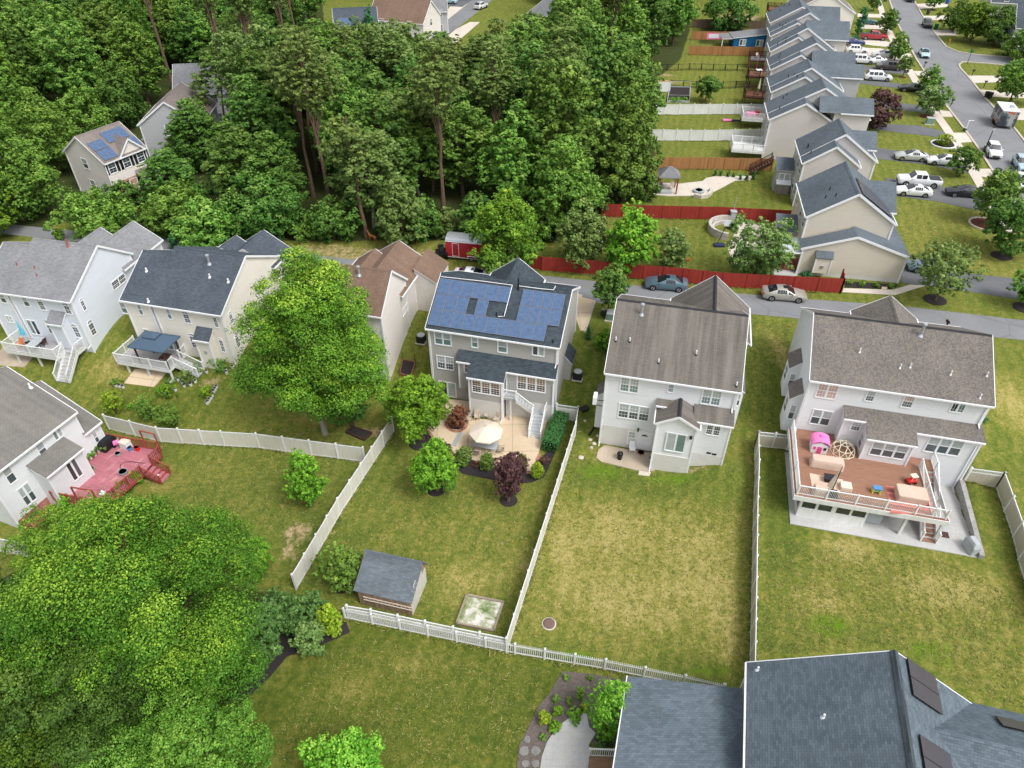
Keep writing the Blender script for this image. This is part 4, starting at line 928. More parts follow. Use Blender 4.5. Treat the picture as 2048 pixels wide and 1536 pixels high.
for u in (.3,r2-.3): h.t.box(frA,u-.09,u+.09,.12,.28,0,zA-.1)
Zb=zm(1440,380,.205); f=rear(frA,-.45); a=f.px(*Zb(945,655));c=f.px(*Zb(1050,820)); lo_=frA.loc(frA.W(0,0,0))
b=MB(); fbox(b,f,a[0],c[0],c[1],a[1],-.7,0); b.build('chimney_bump',M['beige'],h.T)
b=MB(); b.slab([frA.W(a[0]-.1,-.6,a[1]-.02),frA.W(c[0]+.1,-.6,a[1]-.02),frA.W(c[0]+.1,.18,a[1]+.5),frA.W(a[0]-.1,.18,a[1]+.5)],.1); b.build('bump_roof',h.rm,h.T)
for u in (a[0],c[0]): h.t.box(frA,u-.06,u+.06,-.5,-.38,c[1],a[1])
b=MB(); fbox(b,f,(a[0]+c[0])/2-.15,(a[0]+c[0])/2+.15,(a[1]+c[1])/2-.3,(a[1]+c[1])/2,.002,.08); b.build('vent_cover',M['steel'],h.T)
# solar panels on its street slope
for i in range(4):
    b=MB(); P=lambda s,t,d: fr.W(s,t,zB-(s-sA)*m+d)
    t0=.6+i*1.1; b.b8([P(sA+.5,t0,.1),P(sA+4.2,t0,.1),P(sA+4.2,t0+1.05,.1),P(sA+.5,t0+1.05,.1)],[P(sA+.5,t0,.16),P(sA+4.2,t0,.16),P(sA+4.2,t0+1.05,.16),P(sA+.5,t0+1.05,.16)]); b.build('solar_panel',M['panel_dk'],h.T)
# rear room with its own roof, and pale patio cover
def rearroom(h,px_tl,px_tr,px_br,z,t_len,wall,winz=None):
    pass
h.done()
def addroom(h,fr,s0,s1,t0,t1,zl,zh,wall,win=True):
    T=h.T; b=MB(); b.box(fr,s0+.15,s1,t0+.15,t1-.15,-.2,zl-.1); b.build('room_wall',M[wall],T)
    b=MB(); b.slab([fr.W(s0,t0,zl),fr.W(s1,t0,zl),fr.W(s1,t1,zh),fr.W(s0,t1,zh)],.12,0,1); b.build('room_roof',[h.rm,M['trim']],T)
    if win: window(T,rear(fr,t0+.15),s0+.6,s1-.5,zl-1.9,zl-.5,2)
q=fr.loc(U(1575,432,3.2)); q2=fr.loc(U(1607,455,2.6)); addroom(h,fr,fr.pz(1553,462,2.6)[0],.3,fr.pz(1553,462,2.6)[1],fr.pz(1553,462,2.6)[1]+2.6,2.6,3.6,'beige',False)
rows=[('row house with twin stepped gables behind the beige one',(1605,327),(1674.7,293.6),(1692.8,268.6),(1683.4,233.7),(1754.5,263),'pinkgrey'),
('row house whose plain grey gable faces the white deck',(1538.4,239),(1613.6,206.8),(1652.6,176),(1644.5,154.4),(1748.5,197),'pinkgrey'),
('fourth row house with a pale blue gable strip',(1542.5,184),(1611,153),(1624,135.6),(1619,115.5),(1727.6,129),'greysage'),
('fifth row house behind the brown raised deck',(1541,139.7),(1603,110),(1633.8,86),(1627,71),(1711.7,104.6),'pinkgrey'),
('sixth row house beside the white rails deck',(1541,103),(1597.5,73.9),(1616,56),(1609.6,48),(1698.8,56.8),'pinkgrey'),
('seventh row house next to the blue shed',(1541,72.5),(1596,45.7),(1620,25.5),(1615,15),(1700,43),'pinkgrey'),
('far row house with dark slope at the top of the photo',(1540,45.7),(1605.6,13.4),None,None,(1681,14),'pinkgrey')]
ROW=[]
for l,e,a,b_,f_,w_,wl_ in rows:
    o=rowhouse(l,e,a,b_,f_,w_,wl_); ROW.append(o)
h,fr=ROW[0][0],ROW[0][1]
q=fr.pz(1553,340,3.0); addroom(h,fr,q[0],.3,q[1],q[1]+2.4,3.0,3.9,'greysage')
b=MB(); u=q[0]; b.box(fr,u+.4,u+2.1,q[1]-.6,q[1]+.1,-.1,1.3); b.slab([fr.W(u+.3,q[1]-.7,1.35),fr.W(u+2.2,q[1]-.7,1.35),fr.W(u+2.2,q[1]+.1,1.7),fr.W(u+.3,q[1]+.1,1.7)],.08,1); b.build('lean_to',[planks('grey_boards',srgb(150,144,136),.14,0),M['trim']],h.T)
for o in ROW:o[0].done()
# ---- other houses, farther away
def cottage(label,o,az,W,Dp,ze,zr,wall,roof,fz=True,shut=False,wins=((1.,3.9)),cols=3,name='house',gab=None,panels_=0,sidewin=True):
    fr=Fr((o[0],o[1]),az); h=House(name,label,fr,wall,roof,W,Dp,zb=-1.,zg=th(o[0],o[1])); h.mass(0,W,0,Dp/2,Dp,ze,zr)
    f=rear(fr,.3)
    for k in range(cols):
        for z0 in wins:
            u=W*(k+.5)/cols; window(h.T,f,u-.5,u+.5,z0,z0+1.3,1,grid=(2,2),g=('glass_lo','glass_dk'))
            if shut:
                b=MB(); fbox(b,f,u-.98,u-.6,z0-.05,z0+1.35,.003,.04);fbox(b,f,u+.6,u+.98,z0-.05,z0+1.35,.003,.04); b.build('shutter',M['black'],h.T)
    if sidewin:
        for f2 in (right(fr,W-.18),left(fr,.18,Dp)):
            for z0 in wins: window(h.T,f2,Dp*.4,Dp*.4+1.,z0,z0+1.3,1)
    if gab:
        sc_,hw,t1,z=gab; h.xg(sc_,hw,Dp/2,t1,z,ze,zb=ze-.3)
    m=(zr-ze)/(Dp/2); p0=fr.W(0,0,ze); n=V((-fr.b.x*m,-fr.b.y*m,1)).normalized(); sl_=V((fr.b.x,fr.b.y,m)).normalized()
    h.fr=fr
    if panels_:
        for s0,s1,q0,q1,k in panels_: panels(h.T,fr,p0,n,sl_,s0,s1,q0,q1,k,.12,[M['cells'],M['panelframe']])
    h.done(); return h,fr
M['purpcells']=M['cells']
o=U(207.7,328,5.5); hU,frU=cottage('tan house with black shutters and roof panels in the woods',o,R(60),6.4,8.4,5.5,8.2,'offwhite','roof_u',shut=True,cols=3,gab=(4.2,1.9,-.0,7.4),panels_=[(.4,2.4,.3,1.9,2),(.4,2.4,2.0,3.4,2),(2.8,5.9,2.4,4.2,3),(5.0,6.2,.6,2.2,1)])
b=MB(); f=rear(frU,.3); fbox(b,f,1.,6.2,-.5,2.6,.004,.03); b.build('brick_front',brickm('orange_brick',srgb(176,120,92),srgb(196,144,112),srgb(190,170,150)),hU.T)
b=MB(); b.slab([frU.W(3.8,-1.2,2.6),frU.W(6.4,-1.2,2.6),frU.W(6.4,.29,3.2),frU.W(3.8,.29,3.2)],.1,0,1); b.build('porch_roof',[M['roof_u'],M['trim']],hU.T); b=MB()
for s in (3.95,6.25): b.box(frU,s-.08,s+.08,-1.1,-.94,-.1,2.5)
b.build('porch_post',M['trim'],hU.T)
o=U(283.6,241.7,5.5); cottage('beige house with a garage wing partly hidden by woodland trees',(o.x+9,o.y-1.0),R(95),9.,9.,5.5,8.6,'greysage','roof_u',cols=2)
o=U(283,279,2.6); hh,ff=cottage('low beige garage with a brown roof among the trees',(o.x+6,o.y+.5),R(95),6.,6.,2.6,4.6,'greysage','roof_u',cols=0,wins=(),name='garage',sidewin=False)
cottage('white house with a grey gable showing between the pines',(U(345,190,5.5).x,U(345,190,5.5).y),R(8),12,9,5.5,8.8,'white_sid','roof_h1',cols=3)
cottage('house with a blue grey roof at the top of the woods',(U(668,58,5).x,U(668,58,5).y),R(10),9,8,5,8,'greysage','roof_h2',cols=2,panels_=[(1.,4.,.6,2.4,3)])
cottage('house with an orange brown roof at the top of the photo',(U(735,38,5).x,U(735,38,5).y),R(-20),13,9,5,8.6,'offwhite','roof_brown',cols=2)
cottage('grey two storey house facing the far street',(U(795,26,5).x,U(795,26,5).y),R(8),11,9,5,9,'greysage','roof_h1',cols=3)
cottage('house with a pale blue roof at the upper centre edge',(U(1042,36,4).x,U(1042,36,4).y),R(-75),9,12,4,8.,'pinkgrey','roof_h1',cols=1)
cottage('cream house with a grey gable at the top of the side street',(U(1712,27,5.6).x,U(1712,27,5.6).y),R(79),10,13,5.6,9.4,'cream','roof_u',cols=2)
cottage('grey roofed house in the top right corner',(U(1980,10,3).x,U(1980,10,3).y),R(-14),13,9,3.6,8,'greysage','roof_h2',cols=2)
cottage('pale house behind the trees at the right edge',(U(2030,60,4).x,U(2030,60,4).y),R(-14),12,9,4.4,8,'bluewhite','roof_h2',cols=2)
# blue shed
Zs=Z8
zE=2.4; a=U(*Zs(475,405),zE); frs=Fr((a.x,a.y),R(-3)); s1=frs.pt(*Zs(855,365),0.); 
T=thing('shed','bright blue shed with a grey lean-to roof behind the wooden fence','shed',(a.x+3,a.y+2,0))
b=MB(); W=max(s1[0],6); zH=s1[1]; b.extr([frs.W(0.1,.1,-.2),frs.W(W,.1,-.2),frs.W(W,.1,zH-.15),frs.W(.1,.1,zE-.15)],frs.b*4.5); b.build('wall',M['blue_sid'],T)
b=MB(); b.slab([frs.W(-.2,-.1,zE-.05),frs.W(W,-.1,zH),frs.W(W,4.8,zH),frs.W(-.2,4.8,zE-.05)],.15,0,1); b.slab([frs.W(-2.4,.0,zE-.25),frs.W(-.2,.0,zE-.2),frs.W(-.2,4.6,zE-.2),frs.W(-2.4,4.6,zE-.25)],.12,0,1); b.build('roof',[M['roof_h1'],M['trim']],T)
b=MB(); b.box(frs,-2.3,-2.15,.1,.25,0,zE-.3); b.build('porch_post',M['trim'],T)
f=rear(frs,.1)
for l in ((530,425,605,490),(708,432,790,498)): W_(T,f,Zs,l,n=2,slide=True,g=('glass_lo','glass_up'))
# ================= decks, patios and what stands on them
M['deck_tan']=planks('composite_deck_boards',srgb(150,112,92),.14,1,.06,.1,.5); M['deck_grey']=planks('grey_deck_boards',srgb(168,166,168),.14,1,.08,.1,.5)
M['deck_red']=planks('faded_red_deck_boards',srgb(176,110,120),.14,0,.1,.1,.55,.7,.8,srgb(206,160,150)); M['rail_red']=flat('red_stained_wood',srgb(150,76,66),.75,.2,.15)
M['wood_brown']=planks('brown_boards',srgb(140,98,74),.14,0,.15); M['wood_dark']=flat('dark_brown_wood',srgb(78,56,50),.75,.2,.15); M['tread']=flat('grey_tread',srgb(160,166,170),.7,.2,.06)
M['fabric_tan']=flat('tan_cover_fabric',srgb(202,180,164),.85,.15,.08,1.5); M['fabric_cream']=flat('cream_fabric',srgb(216,202,186),.8,.15,.05,2.); M['fabric_grey']=flat('grey_cover_fabric',srgb(168,174,178),.7,.2,.12,1.5)
for k,c in (('pink',(240,130,190)),('hotpink',(226,80,150)),('teal',(80,180,204)),('red',(206,44,40)),('blue',(80,140,196)),('yellow',(226,206,90)),('green',(140,190,90)),('orange',(200,120,70)),('purple',(120,100,170)),('navy',(40,48,84)),('ivory',(226,222,196)),('terracotta',(150,90,66))): M[k]=flat(k+'_plastic',srgb(*c),.5,.35,.05)
def rail(T,pts,h=.95,m='vinyl',sp=.135,bw=.024,posts=True,pm=None,pw=.11,maxp=1.9,skip=(),top=.06,name='railing'):
    b=MB(); pm=pm or m; ps=[]
    for i in range(len(pts)-1):
        if i in skip: continue
        a,c=V(pts[i]),V(pts[i+1]); L=(c-a).length; d=(c-a)/L
        b.bar(a+UP*h,c+UP*h,.09,top); b.bar(a+UP*.1,c+UP*.1,.05,.06)
        n=max(1,int(L/sp))
        for k in range(1,n): q=a+d*(L*k/n); b.bar(q+UP*.12,q+UP*(h-.02),bw,bw)
        k=max(1,math.ceil(L/maxp))
        for j in range(k+1): ps.append(a+d*(L*j/k))
    b.build(name,M[m],T)
    if posts:
        seen=[]
        for q in ps:
            if any((q-s).length<.12 for s in seen): continue
            seen.append(q); c=MB(); w=pw/2
            c.b8([q+V((x,y,-.02)) for x,y in ((-w,-w),(w,-w),(w,w),(-w,w))],[q+V((x,y,h+.06)) for x,y in ((-w,-w),(w,-w),(w,w),(-w,w))])
            w*=1.25; c.b8([q+V((x,y,h+.06)) for x,y in ((-w,-w),(w,-w),(w,w),(-w,w))],[q+V((x*.3,y*.3,h+.14)) for x,y in ((-w,-w),(w,-w),(w,w),(-w,w))])
            c.build('railing_post',M[pm],T)
def stairs(T,fr,o,d,w,z0,z1,run,n,tm='tread',rm='vinyl',rise=True,rails=(1,1),rh=.9):
    # o=(s,t) centre of the top edge, d=(ds,dt) unit direction of descent
    P=lambda l,x,z: fr.W(o[0]+d[0]*l-d[1]*x,o[1]+d[1]*l+d[0]*x,z)
    tb=MB();sb=MB()
    for i in range(n):
        z=z0+(z1-z0)*(i+1)/(n); l0=run*i/n;l1=run*(i+1)/n
        if i==n-1: z=z1+.06
        tb.b8([P(l0,-w/2,z-.05),P(l1+.02,-w/2,z-.05),P(l1+.02,w/2,z-.05),P(l0,w/2,z-.05)],[P(l0,-w/2,z),P(l1+.02,-w/2,z),P(l1+.02,w/2,z),P(l0,w/2,z)])
        if rise: sb.b8([P(l0,-w/2,z),P(l0+.03,-w/2,z),P(l0+.03,w/2,z),P(l0,w/2,z)],[P(l0,-w/2,z+(z0-z1)/n-.05),P(l0+.03,-w/2,z+(z0-z1)/n-.05),P(l0+.03,w/2,z+(z0-z1)/n-.05),P(l0,w/2,z+(z0-z1)/n-.05)])
    for x in (-w/2-.03,w/2+.03): sb.bar(P(0,x,z0-.18),P(run,x,z1-.02),.05,.28)
    o1=tb.build('stairs',M[tm],T); sb.build('stringer',M[rm],o1)
    for k,x in enumerate((-w/2-.06,w/2+.06)):
        if rails[k]: rail(T,[P(0,x,z0),P(run,x,z1+.08)],rh,rm,maxp=3.,name='stair_railing')
def deckfloor(T,fr,poly,z,mat,rim='vinyl',th_=.06,rimh=.3,ud=None):
    b=MB(fr.a); b.slab([fr.W(s,t,z) for s,t in poly],th_); b.build('deck_floor',M[mat],T); r=MB(); n=len(poly)
    for i in range(n):
        a=fr.W(*poly[i],z-.012-rimh/2);c=fr.W(*poly[(i+1)%n],z-.012-rimh/2); r.bar(a,c,.06,rimh)
    r.build('rim_joist',M[rim],T)
def dpost(T,fr,s,t,z0,z1,m='vinyl',w=.15):
    b=MB(); b.box(fr,s-w/2,s+w/2,t-w/2,t+w/2,z0,z1); b.build('support_post',M[m],T)
# ---- H1 deck
K1=zm(0,610,.1172); zf=-.35
T=thing('deck','raised white railed deck with grey boards behind the pale blue house','deck',tuple(fr1.W(2.5,-1.5,-2.3)))
FL=fr1.pz(*K1(30,630),zf+.95);FRt=fr1.pz(*K1(890,775),zf+.95);C1=fr1.pz(*K1(1060,650),zf+.95);R1=fr1.pz(*K1(1240,690),zf+.95)
t0=(FL[1]+FRt[1])/2;sa=FL[0];sb=FRt[0];sr=R1[0]; t1=(C1[1]+R1[1])/2
deckfloor(T,fr1,[(sa,t0),(sb,t0),(sb,t1),(sr,t1),(sr,.28),(sa,.28)],zf,'deck_grey')
zr_=zf; rail(T,[fr1.W(sa,.2,zf),fr1.W(sa,t0,zf),fr1.W(sb,t0,zf),fr1.W(sb,t1,zf)],sp=.1); rail(T,[fr1.W(sr,t1,zf),fr1.W(sr,.2,zf)],sp=.1)
stairs(T,fr1,((sb+sr)/2,t1),(0,-1),sr-sb-.1,zf,th(*fr1.W((sb+sr)/2,t1-2,0)[:2]),2.2,8,'deck_grey')
for s in (sa+.7,(sa+sb)/2+.3,sb-.2): dpost(T,fr1,s,t0+.25,th(*fr1.W(s,t0,0)[:2])-.2,zf-.2)
def closed_umbrella(name,label,p,h,mat,group=None):
    T=thing(name,label,'umbrella',tuple(p),0,group); b=MB(); b.lathe(p,[(.02,0),(.02,h)],8); b.build('pole',M['trim'],T)
    c=MB(); c.lathe(p,[(.06,h*.35),(.2,h*.38),(.17,h*.55),(.09,h*.8),(.03,h*1.02)],9); c.build('canopy',M[mat],T); f=MB(); f.lathe(p,[(.25,0),(.25,.06),(.05,.1)],12); f.build('base',M['black'],T); return T
def table(name,label,p,w,d,h,mat,az=0,group=None,legs=True):
    T=thing(name,label,'table',tuple(p),az,group); b=MB(); b.lbox((0,0,h-.02),(w,d,.045)); b.build('tabletop',M[mat],T,local=True)
    for x in (-1,1):
        for y in (-1,1): c=MB(); c.lbox((x*(w/2-.07),y*(d/2-.07),h/2-.02),(.05,.05,h-.05)); c.build('leg',M[mat],T,local=True)
    return T
def chair(label,p,az,mat,group=None,name='patio_chair'):
    T=thing(name,label,'chair',tuple(p),az,group); b=MB(); b.lbox((0,0,.42),(.5,.5,.05)); b.build('seat',M[mat],T,local=True)
    b=MB(); b.extr([(-.25,.22,.45),(.25,.22,.45),(.25,.36,.95),(-.25,.36,.95)],(0,.03,0)); b.build('backrest',M[mat],T,local=True)
    for x in (-.23,.23):
        for y in (-.22,.22): c=MB(); c.bar((x,y,0),(x,y,.42),.03,.03); c.build('leg',M[mat],T,local=True)
        c=MB(); c.bar((x,-.24,.62),(x,.28,.66),.05,.03); c.bar((x,-.22,.42),(x,-.22,.62),.03,.03); c.build('armrest',M[mat],T,local=True)
    return T
q=fr1.pz(*K1(470,640),zf); pt=fr1.W(q[0],q[1],zf); closed_umbrella('patio_umbrella','closed teal umbrella standing on the deck of the pale blue house',pt,2.5,'teal')
q=fr1.pz(*K1(590,640),zf+.7); pt=fr1.W(q[0],q[1],zf); table('patio_table','long grey table on the deck of the pale blue house',pt,1.9,1.,.72,'fabric_grey',fr1.az+R(90))
q=fr1.pz(*K1(350,690),zf+.3); chair('orange cushioned chair on the deck of the pale blue house',fr1.W(q[0],q[1],zf),fr1.az,'orange')
q=fr1.pz(*K1(730,640),zf+.4); chair('brown chair at the end of the grey deck table',fr1.W(q[0],q[1],zf),fr1.az-R(90),'wood_dark')
q=fr1.pz(*K1(520,740),zf+.3); chair('navy chair with its back to the white deck railing',fr1.W(q[0],q[1],zf),fr1.az+R(180),'navy')
sheet('patio',[fr1.W(s,t,0) for s,t in ((sa-2.2,t0-.5),(sa+1.4,t0-.2),(sa+1.8,t0+1.6),(sa-2.2,t0+2))],M['slabgrey'],.06)
# ---- H2 deck
K2=zm(200,620,.15625)
T=thing('deck','raised white railed deck with a dark gazebo on it behind the cream house','deck',tuple(fr2.W(2.5,-1.5,-2.3)))
FL=fr2.pz(*K2(170,555),zf+.95);FRt=fr2.pz(*K2(840,670),zf+.95);C1=fr2.pz(*K2(910,600),zf+.95);R1=fr2.pz(*K2(1010,525),zf+.95)
t0=(FL[1]+FRt[1])/2;sa=FL[0];sb=(FRt[0]+C1[0])/2;t1=C1[1];t2=min(R1[1],-.2)
deckfloor(T,fr2,[(sa,t0),(sb,t0),(sb,.28),(sa,.28)],zf,'deck_grey')
rail(T,[fr2.W(sa,.2,zf),fr2.W(sa,t0,zf),fr2.W(sb,t0,zf),fr2.W(sb,t1,zf)],sp=.1); rail(T,[fr2.W(sb,t2,zf),fr2.W(sb,.2,zf)],sp=.1)
zg=th(*fr2.W(sb+2.3,(t1+t2)/2,0)[:2]); stairs(T,fr2,(sb,(t1+t2)/2),(1,0),abs(t2-t1)-.1,zf,zg,2.3,7,'tread',rails=(1,1))
for s in (sa+.8,(sa+sb)/2+.2,sb-.1): dpost(T,fr2,s,t0+.2,th(*fr2.W(s,t0,0)[:2])-.2,zf-.2)
sheet('patio',[G(*K2(*p)) for p in ((310,940),(690,990),(860,800),(700,740),(450,760))],M['patio'],.06)
ze_=zf+2.3; cs=[fr2.pz(*K2(*p),ze_) for p in ((350,470),(790,545),(1050,340))]
g0=(cs[0][0],min(cs[0][1],cs[1][1]));s0,s1=cs[0][0],cs[1][0]+.1;ta=(cs[0][1]+cs[1][1])/2;tb_=max(cs[2][1],ta+2.6); tb_=min(tb_,.1)
T=thing('gazebo','hard top gazebo with a dark slate roof on the deck of the cream house','gazebo',tuple(fr2.W((s0+s1)/2,(ta+tb_)/2,zf)))
M['gaz']=flat('slate_metal_roof',srgb(72,92,112),.45,.45,.05,2.)
def hiproof(T,fr,s0,s1,t0,t1,z,h,mat,top=None,name='roof'):
    b=MB(); c=((s0+s1)/2,(t0+t1)/2); r=.18; A_=[(s0,t0),(s1,t0),(s1,t1),(s0,t1)]; B_=[(c[0]+(s-c[0])*r,c[1]+(t-c[1])*r) for s,t in A_]
    for i in range(4):
        j=(i+1)%4; b.poly([fr.W(*A_[i],z),fr.W(*A_[j],z),fr.W(*B_[j],z+h),fr.W(*B_[i],z+h)])
    b.poly([fr.W(*p,z+h) for p in B_]); b.poly([fr.W(*p,z) for p in A_[::-1]])
    for i in range(4): b.bar(fr.W(*A_[i],z-.03),fr.W(*A_[(i+1)%4],z-.03),.08,.1)
    for i in range(4): b.bar(fr.W(*A_[i],z+.01),fr.W(*B_[i],z+h+.01),.05,.04)
    b.build(name,M[mat],T)
    if top:
        b=MB(); A2=[(c[0]+(s-c[0])*.36,c[1]+(t-c[1])*.36) for s,t in A_]
        for i in range(4):
            j=(i+1)%4; b.poly([fr.W(*A2[i],z+h-.02),fr.W(*A2[j],z+h-.02),fr.W(*c,z+h+.4)])
        for i in range(4): b.bar(fr.W(*A2[i],z+h-.04),fr.W(*A2[(i+1)%4],z+h-.04),.05,.1)
        b.build('vent_cap',M[mat],T)
hiproof(T,fr2,s0,s1,ta,tb_,ze_,.75,'gaz',True)
for s in (s0+.35,s1-.35):
    for t_ in (ta+.35,tb_-.35): b=MB(); b.box(fr2,s-.06,s+.06,t_-.06,t_+.06,zf,ze_); b.build('post',M['wood_dark'],T)
q=fr2.W(sb-.9,(ta+tb_)/2,zf); table('patio_table','small brown table under the dark gazebo roof',q,.9,.9,.7,'wood_dark',fr2.az)
# ---- H6 deck
zf=-.5; T=thing('deck','large brown deck with white railings and a lower room behind the mottled roof house','deck',tuple(fr6.W(5,-4,-3.1)))
sL,sR=-.25,10.75;tF=-7.6;sst=9.6;tst=-2.4
b=MB(fr6.a); b.slab([fr6.W(s,t,zf) for s,t in ((sL,tF),(sst,tF),(sst,tst),(sR,tst),(sR,-.3),(3.4,-.3),(3.4,.28),(sL,.28))],.06); b.build('deck_floor',M['deck_tan'],T)
b=MB(); b.box(fr6,sL-.06,sR+.06,tF-.06,tF,-.98,-.512); b.box(fr6,sR,sR+.06,tF+.002,.2,-.98,-.512); b.box(fr6,sL-.06,sL,tF+.002,.2,-.98,-.512); b.build('fascia',M['vinyl'],T)
b=MB(); b.box(fr6,sL,sR,tF,tF+.2,-.513,-.503); b.build('edge_board',flat('red_brown_board',srgb(140,92,84),.7,.2,.1),T)
W6_=lambda s,t:fr6.W(s,t,zf)
rail(T,[W6_(sL+.15,.1),W6_(sL+.15,tF+.15),W6_(sst+.9,tF+.15)],maxp=2.6,sp=.12); rail(T,[W6_(sst,tF+.2),W6_(sst,tst+.2)],maxp=2.6); rail(T,[W6_(sR-.06,tst),W6_(sR-.06,-.4)],maxp=2.4)
stairs(T,fr6,((sst+sR)/2,tst),(0,-1),sR-sst-.15,zf,-3.1,5.2,14,'deck_tan',rails=(1,1))
for s in (8.13,10.68): dpost(T,fr6,s,tF+.35,-3.2,-.98,w=.2)
b=MB(); rs0,rs1=.45,5.45;rt=-7.25
for u0,u1,z0,z1 in ((rs0,rs1,-3.12,-2.1),(rs0,rs1,-1.18,-.98),(rs0,.62,-2.1,-1.18),(1.62,1.82,-2.1,-1.18),(2.82,3.16,-2.1,-1.18),(4.16,4.32,-2.1,-1.18),(5.3,rs1,-2.1,-1.18)): b.box(fr6,u0,u1,rt,rt+.12,z0,z1)
b.box(fr6,rs1-.12,rs1,rt+.121,-.3,-3.12,-.98)
for i in range(7): t_=rt+.122+i*1.12; b.box(fr6,rs0,rs0+.12,t_,t_+.14,-2.6,-1.1)
b.box(fr6,rs0,rs0+.12,rt+.122,-.2,-3.12,-2.6);b.box(fr6,rs0,rs0+.12,rt+.122,-.2,-1.1,-.985); b.build('room_wall',M['vinyl'],T)
b=MB(); b.box(fr6,rs0+.03,rs1-.2,rt+.05,rt+.08,-2.12,-1.15); b.box(fr6,rs0+.04,rs0+.07,rt+.2,-.3,-2.62,-1.08); b.build('screen',M['glass_dk'],T)
o=sheet('patio',[fr6.W(*p,0) for p in ((.0,-8.2),(13.75,-8.25),(13.45,0),(0,0))],M['paver'],.08,ud=fr6.a,flatz=-3.2)
T=thing('retaining_wall','grey retaining wall at the right edge of the paver patio','wall',tuple(fr6.W(13.6,-4,-3.2)))
b=MB(); b.b8([fr6.W(13.42,-.2,-3.3),fr6.W(13.55,-8.3,-3.3),fr6.W(13.9,-8.3,-3.3),fr6.W(13.8,-.2,-3.3)],[fr6.W(13.42,-.2,-1.95),fr6.W(13.55,-8.3,-2.75),fr6.W(13.9,-8.3,-2.75),fr6.W(13.8,-.2,-1.95)]); b.build('wall',brickm('retaining_block',srgb(158,156,152),srgb(172,170,166),srgb(132,130,128),.4,.15),T)
# things on the big deck
def blob(name,label,cat,p,az,prof,mat,group=None,sub=1):  # draped cover: prof list of (dx,dy,z) rings
    T=thing(name,label,cat,tuple(p),az,group); b=MB(); n=None; base=0
    for ring in prof:
        n=len(ring); b.v+=[V(q) for q in ring]
    for k in range(len(prof)-1):
        for i in range(n): j=(i+1)%n; b.f.append((k*n+i,k*n+j,(k+1)*n+j,(k+1)*n+i)); b.m.append(0)
    b.f.append(tuple((len(prof)-1)*n+i for i in range(n))); b.m.append(0)
    o=b.build('cover',M[mat],T,local=True,smooth=False); bv=o.modifiers.new('b','BEVEL'); bv.width=.06; bv.segments=2; return T
def rr(w,d,z,ch=.15,jit=.02): return [(x*w/2+random.uniform(-jit,jit),y*d/2+random.uniform(-jit,jit),z+random.uniform(-jit,jit)) for x,y in ((-1+ch,-1),(1-ch,-1),(1,-1+ch),(1,1-ch),(1-ch,1),(-1+ch,1),(-1,1-ch),(-1,-1+ch))]
K6=zm(1580,860,.166)
def on6(x,y,z=zf): s,t=fr6.pz(*K6(x,y),z); return fr6.W(s,t,zf)
# playhouse
c=on6(330,230); T=thing('playhouse','pink roofed white toy playhouse in the back corner of the deck','playhouse',tuple(c),fr6.az)
b=MB(); w=.62
b.extr([(-w,-.5,0),(w,-.5,0),(w,-.5,.85),(0,-.5,1.15),(-w,-.5,.85)],(0,1.0,0)); b.build('wall',M['trim'],T,local=True)
b=MB(); k=8; pr=[(-.72*math.cos(math.pi*i/k),.82+.5*math.sin(math.pi*i/k)) for i in range(k+1)]
for i in range(k): b.b8([(pr[i][0],-.6,pr[i][1]),(pr[i+1][0],-.6,pr[i+1][1]),(pr[i+1][0],.6,pr[i+1][1]),(pr[i][0],.6,pr[i][1])],[(pr[i][0]*1.05,-.6,pr[i][1]+.04),(pr[i+1][0]*1.05,-.6,pr[i+1][1]+.04),(pr[i+1][0]*1.05,.6,pr[i+1][1]+.04),(pr[i][0]*1.05,.6,pr[i][1]+.04)])
b.lbox((0,.1,1.4),(.2,.2,.2)); b.build('roof',M['pink'],T,local=True)
b=MB(); b.lbox((0,-.52,.36),(.34,.04,.7)); b.build('door',M['hotpink'],T,local=True); 
for x in (-.4,.4): b=MB(); b.lbox((x,-.515,.55),(.2,.03,.28)); b.build('window',M['hotpink' if x<0 else 'black'],T,local=True)
# climbing dome
c=on6(630,250); T=thing('climbing_dome','cream tube climbing dome on the deck beside the playhouse','dome',tuple(c),fr6.az); b=MB(); rd=1.0
rings=[[(rd*math.cos(2*math.pi*i/10),rd*math.sin(2*math.pi*i/10),.03) for i in range(10)],[(rd*.82*math.cos(2*math.pi*(i+.5)/10),rd*.82*math.sin(2*math.pi*(i+.5)/10),.5) for i in range(10)],[(rd*.45*math.cos(2*math.pi*i/5),rd*.45*math.sin(2*math.pi*i/5),.82) for i in range(5)]]
for i in range(10):
    j=(i+1)%10
    for a_,c_ in ((rings[0][i],rings[0][j]),(rings[0][i],rings[1][i]),(rings[0][j],rings[1][i]),(rings[1][i],rings[1][j]),(rings[1][i],rings[2][(i//2+i%2)%5])): b.tube([a_,c_],.03,6)
for i in range(5): b.tube([rings[2][i],rings[2][(i+1)%5]],.03,6); b.tube([rings[2][i],(0,0,.93)],.03,6)
b.build('frame',M['ivory'],T,local=True)
